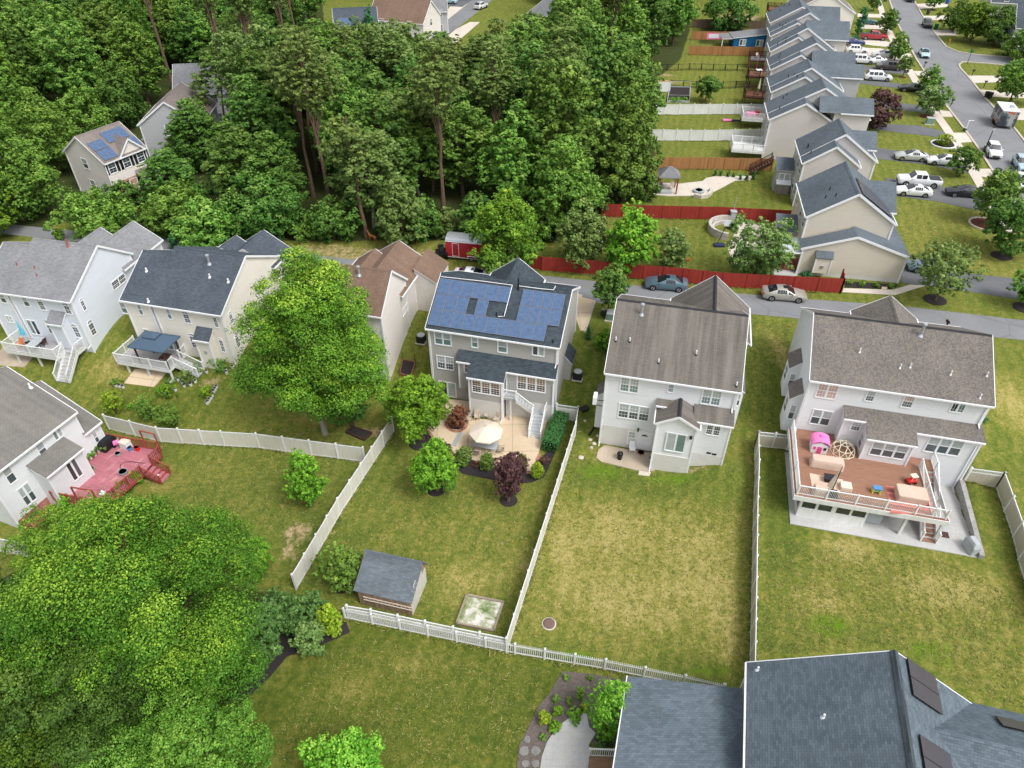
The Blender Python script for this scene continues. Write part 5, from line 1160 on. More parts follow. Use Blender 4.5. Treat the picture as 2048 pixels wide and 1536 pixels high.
# covered sectional, fire table, umbrella, rugs
c=on6(430,430); blob('covered_sofa','long sofa under a tan cover on the deck near the left railing','sofa',c,fr6.az,[rr(2.6,.95,.02),rr(2.55,.9,.55),rr(2.4,.75,.8)],'fabric_tan')
def rug(label,pts,mat): 
    b=MB(fr6.a); b.slab(pts,.015); return tag(b.build('rug',mat,None),label,'rug')
mk_str=planks('striped_rug',srgb(190,116,106),.18,1,.5,.5,2.2)
M['rugcream']=flat('cream_rug',srgb(218,190,170),.9,.1,.1,4.)
rug('cream rug under the covered sofa on the deck',[on6(*p)+UP*.02 for p in ((235,520),(265,690),(600,745),(640,600))],M['rugcream'])
rug('red and white striped rug under the covered table',[on6(*p)+UP*.02 for p in ((1150,670),(1220,1010),(1760,1010),(1660,740))],mk_str)
c=on6(465,610); T=thing('fire_table','dark square fire table beside the closed umbrella on the deck','table',tuple(c),fr6.az); b=MB(); b.lbox((0,0,.2),(.7,.55,.4)); b.build('base',M['black'],T,local=True); b=MB(); b.lbox((0,0,.43),(.85,.65,.05)); b.lbox((0,0,.465),(.4,.25,.02),); b.build('top',M['dkmetal'],T,local=True)
c=on6(375,720,zf+.4); blob('covered_chair','low chair under a tan cover against the front deck railing','chair',c,fr6.az,[rr(1.1,.9,.02),rr(1.05,.85,.45),rr(.9,.7,.62)],'fabric_tan')
c=on6(660,700); blob('covered_ottoman','small tan covered seat behind the front railing','chair',c,fr6.az,[rr(.9,.8,.02),rr(.85,.75,.4)],'fabric_cream')
c=on6(490,770); T=thing('cantilever_umbrella','folded beige cantilever umbrella on a dark mast on the deck','umbrella',tuple(c),fr6.az)
b=MB(); b.tube([(0,0,0),(.05,.1,2.4)],.04,8); b.tube([(.05,.1,2.3),(.25,.6,2.5)],.03,8); b.build('mast',M['dkmetal'],T,local=True); b=MB(); b.lbox((0,0,.05),(1.0,.9,.1)); b.build('base',M['black'],T,local=True)
b=MB(); b.tube([(-.1,.35,.5),(-.08,.3,1.2),(0,.2,2.2)],[.26,.16,.05],8); b.build('canopy',M['fabric_cream'],T,local=True)
c=on6(1470,760,zf+.6); T=blob('covered_table','long patio table under a taut tan cover on the deck','table',c,fr6.az,[rr(2.1,1.3,.05,.12),rr(2.2,1.35,.72,.12),rr(2.1,1.25,.78,.12)],'fabric_tan')
c=on6(1040,730,zf+.2); T=thing('activity_table','blue topped toy activity table with yellow legs on the deck','toy',tuple(c),fr6.az); b=MB(); b.lbox((0,0,.5),(.62,.42,.1)); b.build('top',M['blue'],T,local=True); b=MB(); b.lbox((0,0,.28),(.6,.4,.06)); b.build('shelf',M['green'],T,local=True)
for x in (-.26,.26): b=MB(); b.lbox((x,0,.23),(.09,.4,.45)); b.build('leg',M['yellow'],T,local=True)
c=on6(1460,615,zf+.2); T=thing('toy_car','red toy ride-on car with a white roof near the deck stairs','toy',tuple(c),fr6.az+.4); b=MB(); b.v=[]; b.lbox((0,0,.28),(.75,.42,.3)); o=b.build('body',M['red'],T,local=True); o.modifiers.new('b','BEVEL').width=.06
b=MB(); b.lbox((.05,0,.8),(.5,.42,.06)); o=b.build('roof',M['ivory'],T,local=True)
for x in (-.15,.25):
    for y in (-.18,.18): b=MB(); b.tube([(x,y,.42),(x,y,.78)],.02,6); b.build('pillar',M['ivory'],T,local=True)
for x in (-.25,.25):
    for y in (-.22,.22): b=MB(); b.tube([(x,y-.03,.12),(x,y+.03,.12)],.12,10); b.build('wheel',M['black'],T,local=True)
def grill(label,p,az):
    T=thing('covered_grill',label,'grill',tuple(p),az); b=MB(); 
    rings=[rr(1.15,.65,.05),rr(1.2,.7,.75),rr(1.05,.62,.95),rr(.8,.4,1.15)]
    n=8
    for r_ in rings: b.v+=[V(q) for q in r_]
    for k in range(3):
        for i in range(n): j=(i+1)%n; b.f.append((k*n+i,k*n+j,(k+1)*n+j,(k+1)*n+i)); b.m.append(0)
    b.f.append(tuple(3*n+i for i in range(n))); b.m.append(0)
    o=b.build('cover',M['fabric_grey'],T,local=True); o.modifiers.new('b','BEVEL').width=.07
    for x in (-.45,.45): b=MB(); b.lbox((x,0,.04),(.08,.5,.08)); b.build('foot',M['black'],T,local=True)
D=zm(1540,820,.248)
s,t=fr6.pz(*D(1615,1110),-2.9); grill('grill under a grey cover at the corner of the paver patio',fr6.W(s,t,-3.12),fr6.az-R(70))
s,t=fr6.pz(*D(825,875),-2.9); grill('grill under a pale grey cover in the shade below the deck',fr6.W(s,t,-3.12),fr6.az)
s,t=fr6.pz(*D(1380,1000),-3.1); b=MB(); b.slab([fr6.W(s+x,t+y,-3.095) for x,y in ((-.55,-.3),(.55,-.3),(.55,.3),(-.55,.3))],.02); tag(b.build('door_mat',M['wood_dark']),'dark mat at the foot of the long deck stairs','mat')
# ---- red deck
K0=zm(0,800,.1692); zf=-2.3; zt_=zf+.92
T=thing('deck','faded red wooden deck with red railings in the left garden','deck',tuple(G(220,930)))
W0=lambda x,y,z=zt_: fr0.loc(U(*K0(x,y),z))[:2]
pA=W0(590,1085);pA2=W0(950,1150);pB=W0(1150,1190);pC=W0(1640,785);pD=W0(1755,658);pE=W0(1860,555);pF=W0(1855,510);pG=W0(1245,398)
lo_=W0(835,975,zf); 
deckfloor(T,fr0,[(p[0],p[1]) for p in (pA,pB,pC,pD,pE,pF,pG)]+[(pG[0],.28),(pA[0]+.3,.28)],zf,'deck_red','rail_red',.06,.3)
P0=lambda p:fr0.W(p[0],p[1],zf)
rail(T,[P0(p) for p in (pA,pB,pC)],.92,'rail_red',.16,.045,pw=.12); rail(T,[P0(p) for p in (pD,pE,pF,pG)],.92,'rail_red',.16,.045,pw=.12)
mx=((pC[0]+pD[0])/2,(pC[1]+pD[1])/2); dv=V((pD[0]-pC[0],pD[1]-pC[1],0)); wst=dv.length; dv.normalize()
stairs(T,fr0,mx,(dv.y,-dv.x) ,wst-.15,zf,-3.15,1.5,4,'deck_red','rail_red',rails=(1,1),rh=.85)
for a,c in ((W0(905,1150),W0(1150,1190)),(W0(1700,480),W0(1870,520))):
    b=MB(); 
    for q in (a,c): b.bar(fr0.W(q[0],q[1],zf),fr0.W(q[0],q[1],zf+2.1),.1,.1)
    b.bar(fr0.W(a[0],a[1],zf+2.1),fr0.W(c[0],c[1],zf+2.1),.1,.08); b.build('arch_frame',M['rail_red'],T)
def on0(x,y,z=None): p=W0(x,y,zf if z is None else z); return fr0.W(p[0],p[1],zf)
blob('covered_grill','black covered grill on the red deck by the house wall','grill',on0(1290,560),fr0.az,[rr(1.4,.7,.05),rr(1.45,.75,.7),rr(1.1,.5,1.05)],'black')
T=thing('storage_box','white storage box standing against the red deck railing','box',tuple(on0(1500,560)),fr0.az); b=MB(); b.lbox((0,0,.35),(.6,.8,.7)); b.build('body',M['trim'],T,local=True); b=MB(); b.lbox((0,0,.725),(.65,.85,.05)); b.build('lid',M['fabric_cream'],T,local=True)
def bucket(name,label,p,r,h,mat,cat='bucket',group=None,handle=True,soil_=False):
    T=thing(name,label,cat,tuple(p),0,group); b=MB(); b.lathe((0,0,0),[(r*.75,0),(r,h),(r*.9,h),(r*.7,.03)],12); b.build('body',M[mat],T,local=True)
    if handle: b=MB(); b.tube([(r*math.cos(a),r*.3,h*.6+r*math.sin(a)*.9) for a in [math.pi*i/6 for i in range(7)]],.012,5); b.build('handle',M['steel'],T,local=True)
    return T
bucket('bucket','red bucket on the red deck',on0(1630,590),.24,.4,'red'); bucket('bucket','blue bucket on the red deck next to the white box',on0(1540,590),.24,.35,'blue'); bucket('toy_bin','green and blue toy bin near the sliding door of the red deck',on0(1085,835),.3,.3,'green','toy'); bucket('metal_tub','round grey tub on the red deck beside the plant pots',on0(1400,650),.25,.25,'fabric_grey','tub'); bucket('hose_reel','pale hose reel pot near the red deck stairs',on0(1465,870),.38,.3,'fabric_grey','hose reel')
b=MB(); b.tube([on0(x,y)+UP*.03 for x,y in ((1465,860),(1420,810),(1425,770),(1470,735),(1560,730),(1650,745),(1720,750))],.025,6); tag(b.build('garden_hose',M['black']),'thin dark hose curling across the red deck','hose')
b=MB(); b.slab([on0(x,y)+UP*.03 for x,y in ((945,895),(1000,850),(1045,850),(1000,905))],.02); tag(b.build('door_mat',M['black']),'black mat outside the sliding door on the red deck','mat')
T=thing('toy_stroller','pink and white toy stroller on the red deck','toy',tuple(on0(1395,545)),.5); b=MB(); b.lbox((0,0,.45),(.5,.35,.25)); b.build('seat',M['pink'],T,local=True); b=MB(); b.tube([(-.25,0,.1),(.3,0,.9)],.02,6); b.tube([(.25,0,.1),(-.2,0,.5)],.02,6); b.build('frame',M['trim'],T,local=True)
for x in (-.25,.25): b=MB(); b.tube([(x,-.15,.1),(x,.15,.1)],.1,8); b.build('wheel',M['black'],T,local=True)
T=thing('beach_ball','white and red ball at the foot of the red deck stairs','ball',tuple(G(316,955))); b=MB(); b.lathe((0,0,.2),[(.2*math.sin(math.pi*i/8),-.2*math.cos(math.pi*i/8)) for i in range(9)],14); o=b.build('ball',[M['trim'],M['hotpink']],T,local=True,smooth=True)
for i,pl_ in enumerate(o.data.polygons): pl_.material_index=1 if (i//14)<4 and pl_.index%14<7 else 0
T=thing('toy_pool','crumpled white and pink sheet on the red deck','toy',tuple(on0(1230,1100)),0); b=MB(); b.lbox((0,0,.05),(.6,.45,.08)); b.build('sheet',M['trim'],T,local=True); b=MB(); b.lbox((.25,.1,.11),(.25,.35,.08)); b.build('cushion',M['hotpink'],T,local=True)
b=MB(); P=[G(*K0(x,y)) for x,y in ((235,1420),(500,1170),(640,1260),(470,1500),(280,1530))]; b.slab([p+UP*.07 for p in P],.2); o=b.build('patio',brickm('red_paver_bricks',srgb(176,88,74),srgb(200,120,100),srgb(150,110,100))); o['kind']='structure'
# ---- solar house patio
P4=zm(760,760,.2344)
patio=[(560,165),(765,185),(765,330),(1040,350),(1090,290),(1330,300),(1430,350),(1395,480),(1350,640),(1290,800),(1150,790),(860,720),(640,640),(590,560),(430,470),(400,400),(560,330)]
sheet('patio',[G(*P4(*p)) for p in patio],M['patio'],.07)
bed=[(560,640),(700,800),(950,850),(1150,880),(1300,875),(1400,830),(1470,680),(1600,350),(1560,345),(1440,600),(1350,700),(1290,800),(1150,790),(860,712),(640,632)]
sheet('mulch_bed',[G(*P4(*p)) for p in bed],M['mulch'],.075)
b=MB(); P=[G(*P4(*p))+UP*.09 for p in ((610,560),(645,575),(722,410),(690,405))]; b.slab(P,.12); tag(b.build('step',M['tread']),None,None,None,'structure')
brk=brickm('red_edging_brick',srgb(168,98,78),srgb(190,124,100),srgb(170,150,130))
b=MB(); ctr_=P4(655,380); pr=[]
for i in range(13):
    a=math.pi*(.95+1.15*i/12); pr.append(G(*P4(655+88*math.cos(a),375-72*math.sin(a)*1.0)))
for i in range(12): b.bar(pr[i]+UP*.1,pr[i+1]+UP*.1,.22,.1)
o=b.build('brick_edging',brk); o['kind']='structure'
for p_ in (((395,420),(450,490)),((600,640),(640,690)),((1340,690),(1365,640)),((1240,790),(1295,800)),((640,690),(700,705)),((820,705),(860,715))):
    b=MB(); b.bar(G(*P4(*p_[0]))+UP*.09,G(*P4(*p_[1]))+UP*.09,.25,.1); o=b.build('brick_edging',brk); o['kind']='structure'
sheet('mulch_bed',[G(*P4(655+70*math.cos(a),380+45*math.sin(a))) for a in [2*math.pi*i/14 for i in range(14)]],M['mulch'],.09)
zg4=-3.13
def g4(x,y): p=G(*P4(x,y)); return V((p.x,p.y,p.z+.07))
# stairs and landings
T=thing('stair','white railed grey stair with two landings behind the solar roof house','stairs',tuple(fr4.W(10,-1.5,-3.1)))
z1=-.45; sA_=bR[0]*0+fr4.pz(*B(1060,1200),z1)[0]; sB_=fr4.pz(*B(1185,1215),z1)[0]; tA=-1.35;tB_=-.35; z2=-1.75; sC=fr4.pz(*B(1325,1345),z2)[0]; sD=sC+1.05
b=MB(fr4.a); b.slab([fr4.W(s,t_,z1) for s,t_ in ((sA_,tA),(sB_,tA),(sB_,tB_),(sA_,tB_))],.18,0); b.slab([fr4.W(s,t_,z2) for s,t_ in ((sC,tA),(sD,tA),(sD,tB_),(sC,tB_))],.18); b.build('landing',M['tread'],T)
rail(T,[fr4.W(sA_+.05,tA+.03,z1),fr4.W(sB_,tA+.03,z1)],.95); rail(T,[fr4.W(sD,tB_,z2),fr4.W(sD,tA,z2)],.95)
stairs(T,fr4,(sB_,(tA+tB_)/2),(1,0),tB_-tA-.1,z1,z2,sC-sB_,6,rails=(1,0)); stairs(T,fr4,((sC+sD)/2,tA),(0,-1),sD-sC-.1,z2,-3.1,1.75,7)
dpost(T,fr4,(sA_+sB_)/2+.15,tA+.1,-3.2,z1-.18,w=.12); dpost(T,fr4,sC+.1,tA+.1,-3.2,z2-.18,w=.12)
b=MB(); p=g4(1315,478); b.slab([p+fr4.a*x+fr4.b*y+UP*.02 for x,y in ((-.45,-.22),(.45,-.22),(.45,.22),(-.45,.22))],.02); tag(b.build('door_mat',M['black']),'black mat at the foot of the white railed stair','mat')
# patio umbrella and dining set
c=g4(910,590); T=thing('patio_umbrella','open cream patio umbrella shading the dining table','umbrella',tuple(c),.2)
b=MB(); b.tube([(0,0,0),(0,0,2.75)],.022,8); b.build('pole',M['trim'],T,local=True)
b=MB(); rU=1.5; n=8
for i in range(n):
    a0=2*math.pi*i/n;a1=2*math.pi*(i+1)/n
    for r0,r1,za,zb in ((0,.75,2.72,2.42),(.75,rU,2.42,2.05)):
        q=[(r0*math.cos(a0),r0*math.sin(a0),za),(r1*math.cos(a0),r1*math.sin(a0),zb),(r1*math.cos(a1),r1*math.sin(a1),zb),(r0*math.cos(a1),r0*math.sin(a1),za)]
        b.poly(q if r0 else q[:3])
    e0=(rU*math.cos(a0),rU*math.sin(a0));e1=(rU*math.cos(a1),rU*math.sin(a1)); b.poly([(*e0,2.05),(*e0,1.93),(*e1,1.93),(*e1,2.05)]) 
b.build('canopy',M['fabric_cream'],T,local=True); b=MB()
for i in range(n): a0=2*math.pi*i/n; b.bar((.02,.0,2.69),(rU*math.cos(a0),rU*math.sin(a0),2.02),.02,.02)
b.build('rib',M['trim'],T,local=True); b=MB(); b.lathe((0,0,2.7),[(.05,0),(.04,.1),(0,.14)],8); b.build('finial',M['steel'],T,local=True)
T=table('patio_table','grey dining table beneath the cream umbrella',g4(905,600),2.1,1.05,.73,'fabric_grey',fr4.az)
M['sling']=flat('beige_sling',srgb(186,174,158),.7,.2,.06)
for i,(u,v,a,l) in enumerate(((-1.35,0,90,'beige sling chair at the left end of the umbrella table'),(1.35,0,-90,'beige sling chair at the right end of the umbrella table'),(-.5,-.85,180,'beige sling chair on the lawn side of the umbrella table, left one'),(.5,-.85,180,'beige sling chair on the lawn side of the umbrella table, right one'),(-.5,.85,0,'beige sling chair on the house side of the umbrella table, left one'),(.5,.85,0,'beige sling chair on the house side of the umbrella table, right one'))):
    p=g4(905,600)+fr4.a*u+fr4.b*v; chair(l,p,fr4.az+R(a),'sling','chairs around the umbrella table')
for x,y,a,l in ((830,325,10,'beige chair against the solar house wall, closest to the red leaf maple'),(918,315,-5,'middle beige chair against the solar house wall'),(993,350,-20,'beige chair against the solar house wall, closest to the stair'),(752,345,70,'beige chair turned beside the red leaf maple on the patio'),(598,345,120,'white chair on the far side of the red leaf maple')): chair(l,g4(x,y+15),fr4.az+R(a),'sling','chairs along the patio wall')
# ---- centre house slab and bits
sheet('patio',[G(*A(*p)) for p in ((215,1285),(400,1320),(585,1345),(580,1475),(460,1470),(190,1405),(155,1375),(170,1320))],M['slabgrey'],.08)
sheet('step',[G(*A(*p)) for p in ((470,1470),(555,1480),(545,1510),(462,1500))],M['concrete'],.05)
def gA(x,y): p=G(*A(x,y)); return V((p.x,p.y,p.z+.08))
p=gA(325,1385); T=thing('planter','dark round charcoal grill on the cracked patio slab','grill',tuple(p)); b=MB(); b.lathe((0,0,0),[(.2,0),(.22,.4),(.28,.55),(.25,.7),(.08,.8)],12); b.build('body',M['black'],T,local=True); T.name='kettle_grill'; b=MB(); b.lathe((0,0,.8),[(.03,0),(.03,.06)],6); b.build('handle',M['steel'],T,local=True)
chair('white slatted chair beside the basement door of the white house',gA(415,1335),fr5.az+.2,'trim')
for x,y,r,l,m in ((555,1400,.22,'pale stone planter pot near the bump out wall','fabric_grey'),(560,1360,.2,'small grey pot behind the stone planter','concrete'),(480,1345,.3,'brown basket on the step by the basement door','terracotta')): bucket('plant_pot',l,gA(x,y),r,.35 if r<.3 else .15,m,'pot',None,False)
# ---- decks of the row houses
def rdeck(label,fr,px,w,d,z,fm,rm,sp=.14,legs='wood_dark',rh=.95,stair=None,name='deck'):
    s,t=fr.pz(*px,z); T=thing(name,label,'deck',tuple(fr.W(s+w/2,t+d/2,0)))
    deckfloor(T,fr,[(s,t),(s+w,t),(s+w,t+d),(s,t+d)],z,fm,rm,.06,.28); rail(T,[fr.W(s+w-.1,t+d-.05,z),fr.W(s+.05,t+d-.05,z),fr.W(s+.05,t+.05,z),fr.W(s+w-.1,t+.05,z)],rh,rm,sp,.05,maxp=2.,pw=.12)
    for u,v in ((.15,.15),(w-.4,.15),(.15,d-.15)): dpost(T,fr,s+u,t+v,-.1,z-.2,legs,.14)
    if stair: stairs(T,fr,(s,t+d*.5),(-1,0),1.,z,0.03,2.2,8,fm,rm)
    return T,(s,t,z)
M['wood_red']=planks('reddish_deck_boards',srgb(158,112,90),.14,0,.12)
f2,f3,f4r,f5,f6,f7=[o[1] for o in ROW[:6]]
T,q=rdeck('white vinyl deck behind the plain grey gable',f3,(1463,300),4.6,3.4,1.6,'vinyl','vinyl')
T,q=rdeck('white railed deck cluttered with pink toys',f3,(1484,238),3.6,3.2,1.6,'deck_grey','vinyl')
q=f3.W(q[0]+1.4,q[1]+1.8,1.6); T=thing('toy_table','pink and red toy set heaped on the white railed deck','toy',tuple(q)); b=MB(); b.lbox((0,0,.3),(1.4,.8,.5)); o=b.build('table',M['pink'],T,local=True); b=MB(); b.lbox((1.1,.2,.35),(.6,.6,.6)); b.build('seat',M['red'],T,local=True)
T,q=rdeck('dark brown deck holding a closed pale umbrella',f4r,(1489.5,193),4.4,3.4,1.8,'wood_brown','wood_dark')
closed_umbrella('patio_umbrella','closed pale umbrella on the dark brown row deck',f4r.W(q[0]+2.2,q[1]+1.6,1.8),2.6,'ivory')
T,q=rdeck('reddish brown deck on tall posts with a white table',f5,(1496.5,152),4.0,3.2,2.2,'wood_red','wood_dark'); 
b=MB()
for u in (.1,1.5,3.): b.bar(f5.W(q[0]+u,q[1]+3.1,2.2),f5.W(q[0]+u,q[1]+3.1,4.2),.1,.1)
b.build('pergola_post',M['rail_red'],T); table('patio_table','white round table on the reddish row deck',f5.W(q[0]+1.9,q[1]+1.6,2.2),1.,1.,.75,'trim')
T,q=rdeck('grey deck crowded with pale furniture below the wooden fence',f6,(1499.5,120),3.8,3.,1.6,'deck_grey','wood_dark'); chair('pale lounge chair on the crowded grey row deck',f6.W(q[0]+1.5,q[1]+1.5,1.6),.3,'fabric_cream')
T,q=rdeck('high reddish deck at the top edge of the photo',f7,(1536,20),5.,3.5,2.6,'wood_red','wood_dark')
# R2 steps
T=thing('stair','brown wooden stair climbing to the small grey rear room','stairs',tuple(f2.W(-2.5,2.,0))); o_=f2.pz(1543,322,2.0); stairs(T,f2,o_,(-1,0),1.1,2.0,.05,2.6,8,'wood_brown','wood_dark')
# R1 patio cover, red deck and pergola
fr=frR1; q=fr.pz(1562,470,2.7); T=thing('patio_cover','pale metal patio cover beside the beige row house','patio cover',tuple(fr.W(q[0]+1.8,q[1]-1.5,0)))
e=fr.pz(1556,506,2.5); b=MB(); b.slab([fr.W(q[0]-.4,e[1],2.45),fr.W(.15,e[1],2.7),fr.W(.15,q[1]-.1,2.7),fr.W(q[0]-.4,q[1]-.1,2.45)],.08); b.build('roof',flat('pale_metal_panel',srgb(198,204,206),.4,.4,.05),T)
for t_ in (e[1]+.2,q[1]-.4): b=MB(); b.box(fr,q[0]-.3,q[0]-.2,t_,t_+.1,0,2.4); b.build('post',M['trim'],T)
T=thing('deck','red stained low deck beside the beige row house','deck',tuple(fr.W(-1.5,-3,0))); w_=frA.pz(1556,532,.5); deckfloor(T,frA,[(w_[0]-1.5,w_[1]),(.25,w_[1]),(.25,w_[1]+2.6),(w_[0]-1.5,w_[1]+2.6)],.5,'deck_red','rail_red',.06,.3); rail(T,[frA.W(w_[0]-1.5,w_[1]+.05,.5),frA.W(.2,w_[1]+.05,.5)],.9,'rail_red',.15,.05)
sheet('patio',[U(x,y,0) for x,y in ((1545,535),(1598,538),(1594,553),(1548,550))],M['paver'],.06); sheet('patio',[U(x,y,0) for x,y in ((1478,445),(1505,446),(1560,470),(1556,520),(1470,530),(1455,500))],M['walk'],.06)
# curved seat wall with pillar, trampoline-like items
c=U(1458,462,0); T=thing('seat_wall','curved white stone seat wall round a fire pit in the fenced yard','wall',tuple(c)); b=MB()
arc=[(c.x+2.6*math.cos(a),c.y+2.6*math.sin(a),0) for a in [R(70+14*i) for i in range(14)]]
for i in range(13):
    for r0,z in ((1.,.9),(.82,.45)):
        p=[V(( c.x+(arc[k][0]-c.x)*r*r0,c.y+(arc[k][1]-c.y)*r*r0,0)) for k,r in ((i,1),(i,.87),(i+1,.87),(i+1,1))]
        b.b8([q for q in p],[q+UP*z for q in p])
b.build('wall',brickm('stone_block',srgb(188,182,174),srgb(204,200,194),srgb(160,154,146),.4,.15),T); b=MB(); p=V(arc[0]); b.lbox((p.x,p.y,.7),(.6,.6,1.4)); b.lbox((p.x,p.y,1.45),(.75,.75,.1)); b.tube([p+UP*1.5,p+UP*3.4],.03,6); b.build('pillar',M['fabric_grey'],T)
T=thing('fire_pit','dark round fire pit inside the curved seat wall','fire pit',tuple(U(1462,456,0))); b=MB(); b.lathe((0,0,0),[(.6,0),(.6,.4),(.45,.4),(.4,.1)],14); b.build('ring',M['dkmetal'],T,local=True)
c=U(1438,492,0); T=thing('basketball_hoop','tipped portable basketball hoop lying against the seat wall','basketball hoop',tuple(c)); b=MB(); b.lbox((0,0,.12),(1.2,.7,.25)); b.build('base',M['navy'],T,local=True); b=MB(); b.tube([(-.3,0,.2),(.9,1.6,1.9)],.05,8); b.build('pole',M['black'],T,local=True); b=MB(); b.extr([(.5,1.3,1.9),(1.3,1.3,1.9),(1.3,1.6,2.4),(.5,1.6,2.4)],(0,.03,.03)); b.build('backboard',M['fabric_grey'],T,local=True)
p=U(1374,522,0); T=thing('ball','small red ball on the lawn inside the red fence','ball',tuple(p)); b=MB(); b.lathe((0,0,.2),[(.22*math.sin(math.pi*i/8),-.22*math.cos(math.pi*i/8)) for i in range(9)],12); b.build('ball',M['red'],T,local=True,smooth=True)
# gazebo with patio (second yard)
frg=Fr(tuple(U(1317,368,0))[:2],R(-5)); sheet('patio',[U(x,y,0) for x,y in ((1307,390),(1308,366),(1360,368),(1405,363),(1412,357),(1432,353),(1505,353),(1500,361),(1470,362),(1440,378),(1420,388),(1388,392),(1340,393))],M['walk'],.08)
T=thing('gazebo','wooden gazebo with a grey hipped roof on the pale patio','gazebo',tuple(frg.W(1.5,1.2,0)))
a=frg.pz(1318,355,2.4);c=frg.pz(1361,356,2.4); hiproof(T,frg,a[0],c[0],a[1],a[1]+2.6,2.4,.95,'roof_h1')
for s in (a[0]+.25,c[0]-.25):
    for t_ in (a[1]+.25,a[1]+2.35): b=MB(); b.box(frg,s-.09,s+.09,t_-.09,t_+.09,0,2.35); b.build('post',flat('cedar_post',srgb(134,90,66),.7,.2,.1) if 'cedar' not in M else M['cedar'],T)
mc=frg.W((a[0]+c[0])/2,a[1]+1.3,.08); chair('dark lounge chair under the grey gazebo roof, left one',mc+V((-.7,.1,0)),.3,'purple'); chair('cream lounge chair under the grey gazebo roof, right one',mc+V((.7,.3,0)),-.3,'fabric_cream'); blob('sofa','grey outdoor sofa at the front of the wooden gazebo','sofa',mc+V((-.3,-.9,0)),0,[rr(1.6,.6,.02),rr(1.6,.6,.45)],'fabric_grey')
T=thing('fire_pit','round stone fire pit at the edge of the pale gazebo patio','fire pit',tuple(U(1397,385,0))); b=MB(); b.lathe((0,0,0),[(.75,0),(.75,.4),(.5,.4),(.45,.15)],14); b.build('ring',M['fabric_grey'],T,local=True)
b=MB(); pr=[U(x,y,0) for x,y in ((1388,394),(1400,397),(1415,395),(1422,388),(1420,382))]
for i in range(4): b.bar(pr[i]+UP*.25,pr[i+1]+UP*.25,.4,.5)
tag(b.build('seat_wall',M['concrete']),'low curved stone wall beside the round fire pit','wall')
# ================= fences
M['fence_red']=planks('red_stained_fence',srgb(148,54,46),.14,0,.14,.1,.5,.75,.25,srgb(120,60,50),9.); M['fence_wood']=planks('cedar_fence',srgb(166,120,78),.14,0,.16,.1,.45,.75,0,None,9.); M['fence_old']=planks('old_grey_brown_fence',srgb(112,94,80),.14,0,.18,.1,.45,.8,0,None,9.)
FENCE_LINES=[]
def stepline(pts,sp):
    out=[]
    for i in range(len(pts)-1):
        a,c=pts[i],pts[i+1]; L=(c-a).length; n=max(1,round(L/sp))
        for k in range(n): q=a+(c-a)*(k/n); out.append(V((q.x,q.y,th(q.x,q.y))))
    q=pts[-1]; out.append(V((q.x,q.y,th(q.x,q.y)))); return out
def fence(name,label,px,h,style,mat='vinyl',sp=1.83,pmat=None,pts=None,group=None,flatz=None):
    P=pts or [G(*q) for q in px]; S_=stepline(P,sp); c=S_[len(S_)//2]; T=thing(name,label,'fence',tuple(c),0,group); pm=M[pmat or mat]
    for i in range(len(S_)-1):
        a,c=S_[i],S_[i+1]; b=MB(); L=(c-a).length; FENCE_LINES.append((a,c))
        if style=='panel':   # solid vinyl privacy panel with rails
            b.bar(a+UP*(h-.06),c+UP*(h-.06),.06,.12,1); b.bar(a+UP*.1,c+UP*.1,.06,.14,1); b.bar(a+UP*(h/2-.0),c+UP*(h/2-.0),.03,h-.3,0)
        elif style=='lattice':
            b.bar(a+UP*(h-.05),c+UP*(h-.05),.06,.09,1); b.bar(a+UP*(h-.4),c+UP*(h-.4),.06,.09,1); b.bar(a+UP*.1,c+UP*.1,.06,.14,1); b.bar(a+UP*((h-.4)/2+.03),c+UP*((h-.4)/2+.03),.03,h-.6,0)
            n=int(L/.1)
            for k in range(1,n): q=a+(c-a)*(k/n); b.bar(q+UP*(h-.38),q+UP*(h-.08),.03,.03,1)
        elif style=='picket':
            b.bar(a+UP*.15,c+UP*.15,.05,.09); b.bar(a+UP*(h-.22),c+UP*(h-.22),.05,.09); n=int(L/.125)
            for k in range(n): q=a+(c-a)*((k+.5)/n); b.bar(q+UP*.08,q+UP*h,.05,.035)
        elif style=='board':
            d=(c-a).normalized(); n=int(L/.15)
            b.bar(a+UP*(h/2),c+UP*(h/2),.03,h-.08); nn=UP.cross(d)*.04
            for z in (.35,h-.3): b.bar(a+UP*z+nn,c+UP*z+nn,.04,.09); 
        elif style=='wire':
            for z in (.25,h-.05): b.bar(a+UP*z,c+UP*z,.05,.05)
            n=int(L/.3)
            for k in range(n): q=a+(c-a)*((k+.5)/n); b.bar(q,q+UP*h,.02,.02)
        b.build('panel',[M[mat],pm],T)
    pb=MB(); w=.065
    for i,q in enumerate(S_):
        e=.1 if style in('panel','lattice','picket') else (.0 if style=='board' else .05)
        c=MB(); c.b8([q+V((x*w,y*w,-.1)) for x,y in ((-1,-1),(1,-1),(1,1),(-1,1))],[q+V((x*w,y*w,h+e)) for x,y in ((-1,-1),(1,-1),(1,1),(-1,1))])
        if e>.06: c.b8([q+V((x*w*1.35,y*w*1.35,h+e)) for x,y in ((-1,-1),(1,-1),(1,1),(-1,1))],[q+V((x*w*.2,y*w*.2,h+e+.1)) for x,y in ((-1,-1),(1,-1),(1,1),(-1,1))])
        c.build('post',pm,T)
    return T
def T_(x,y,h):  # ground point under a sighted fence top
    return U(x,y,-3.2+h) if False else _gt(x,y,h)
def _gt(x,y,h):
    z=-1.5
    for i in range(40): p=U(x,y,z+h); z=.5*z+.5*th(p.x,p.y)
    return V((p.x,p.y,th(p.x,p.y)))
hF=1.75
fence('vinyl_fence','white vinyl fence between the umbrella yard and the lawn with the dirt patch',None,hF,'panel','vinyl_grey',1.83,'vinyl',[_gt(*q,hF+.15) for q in ((783,832),(674,995),(583,1147))])
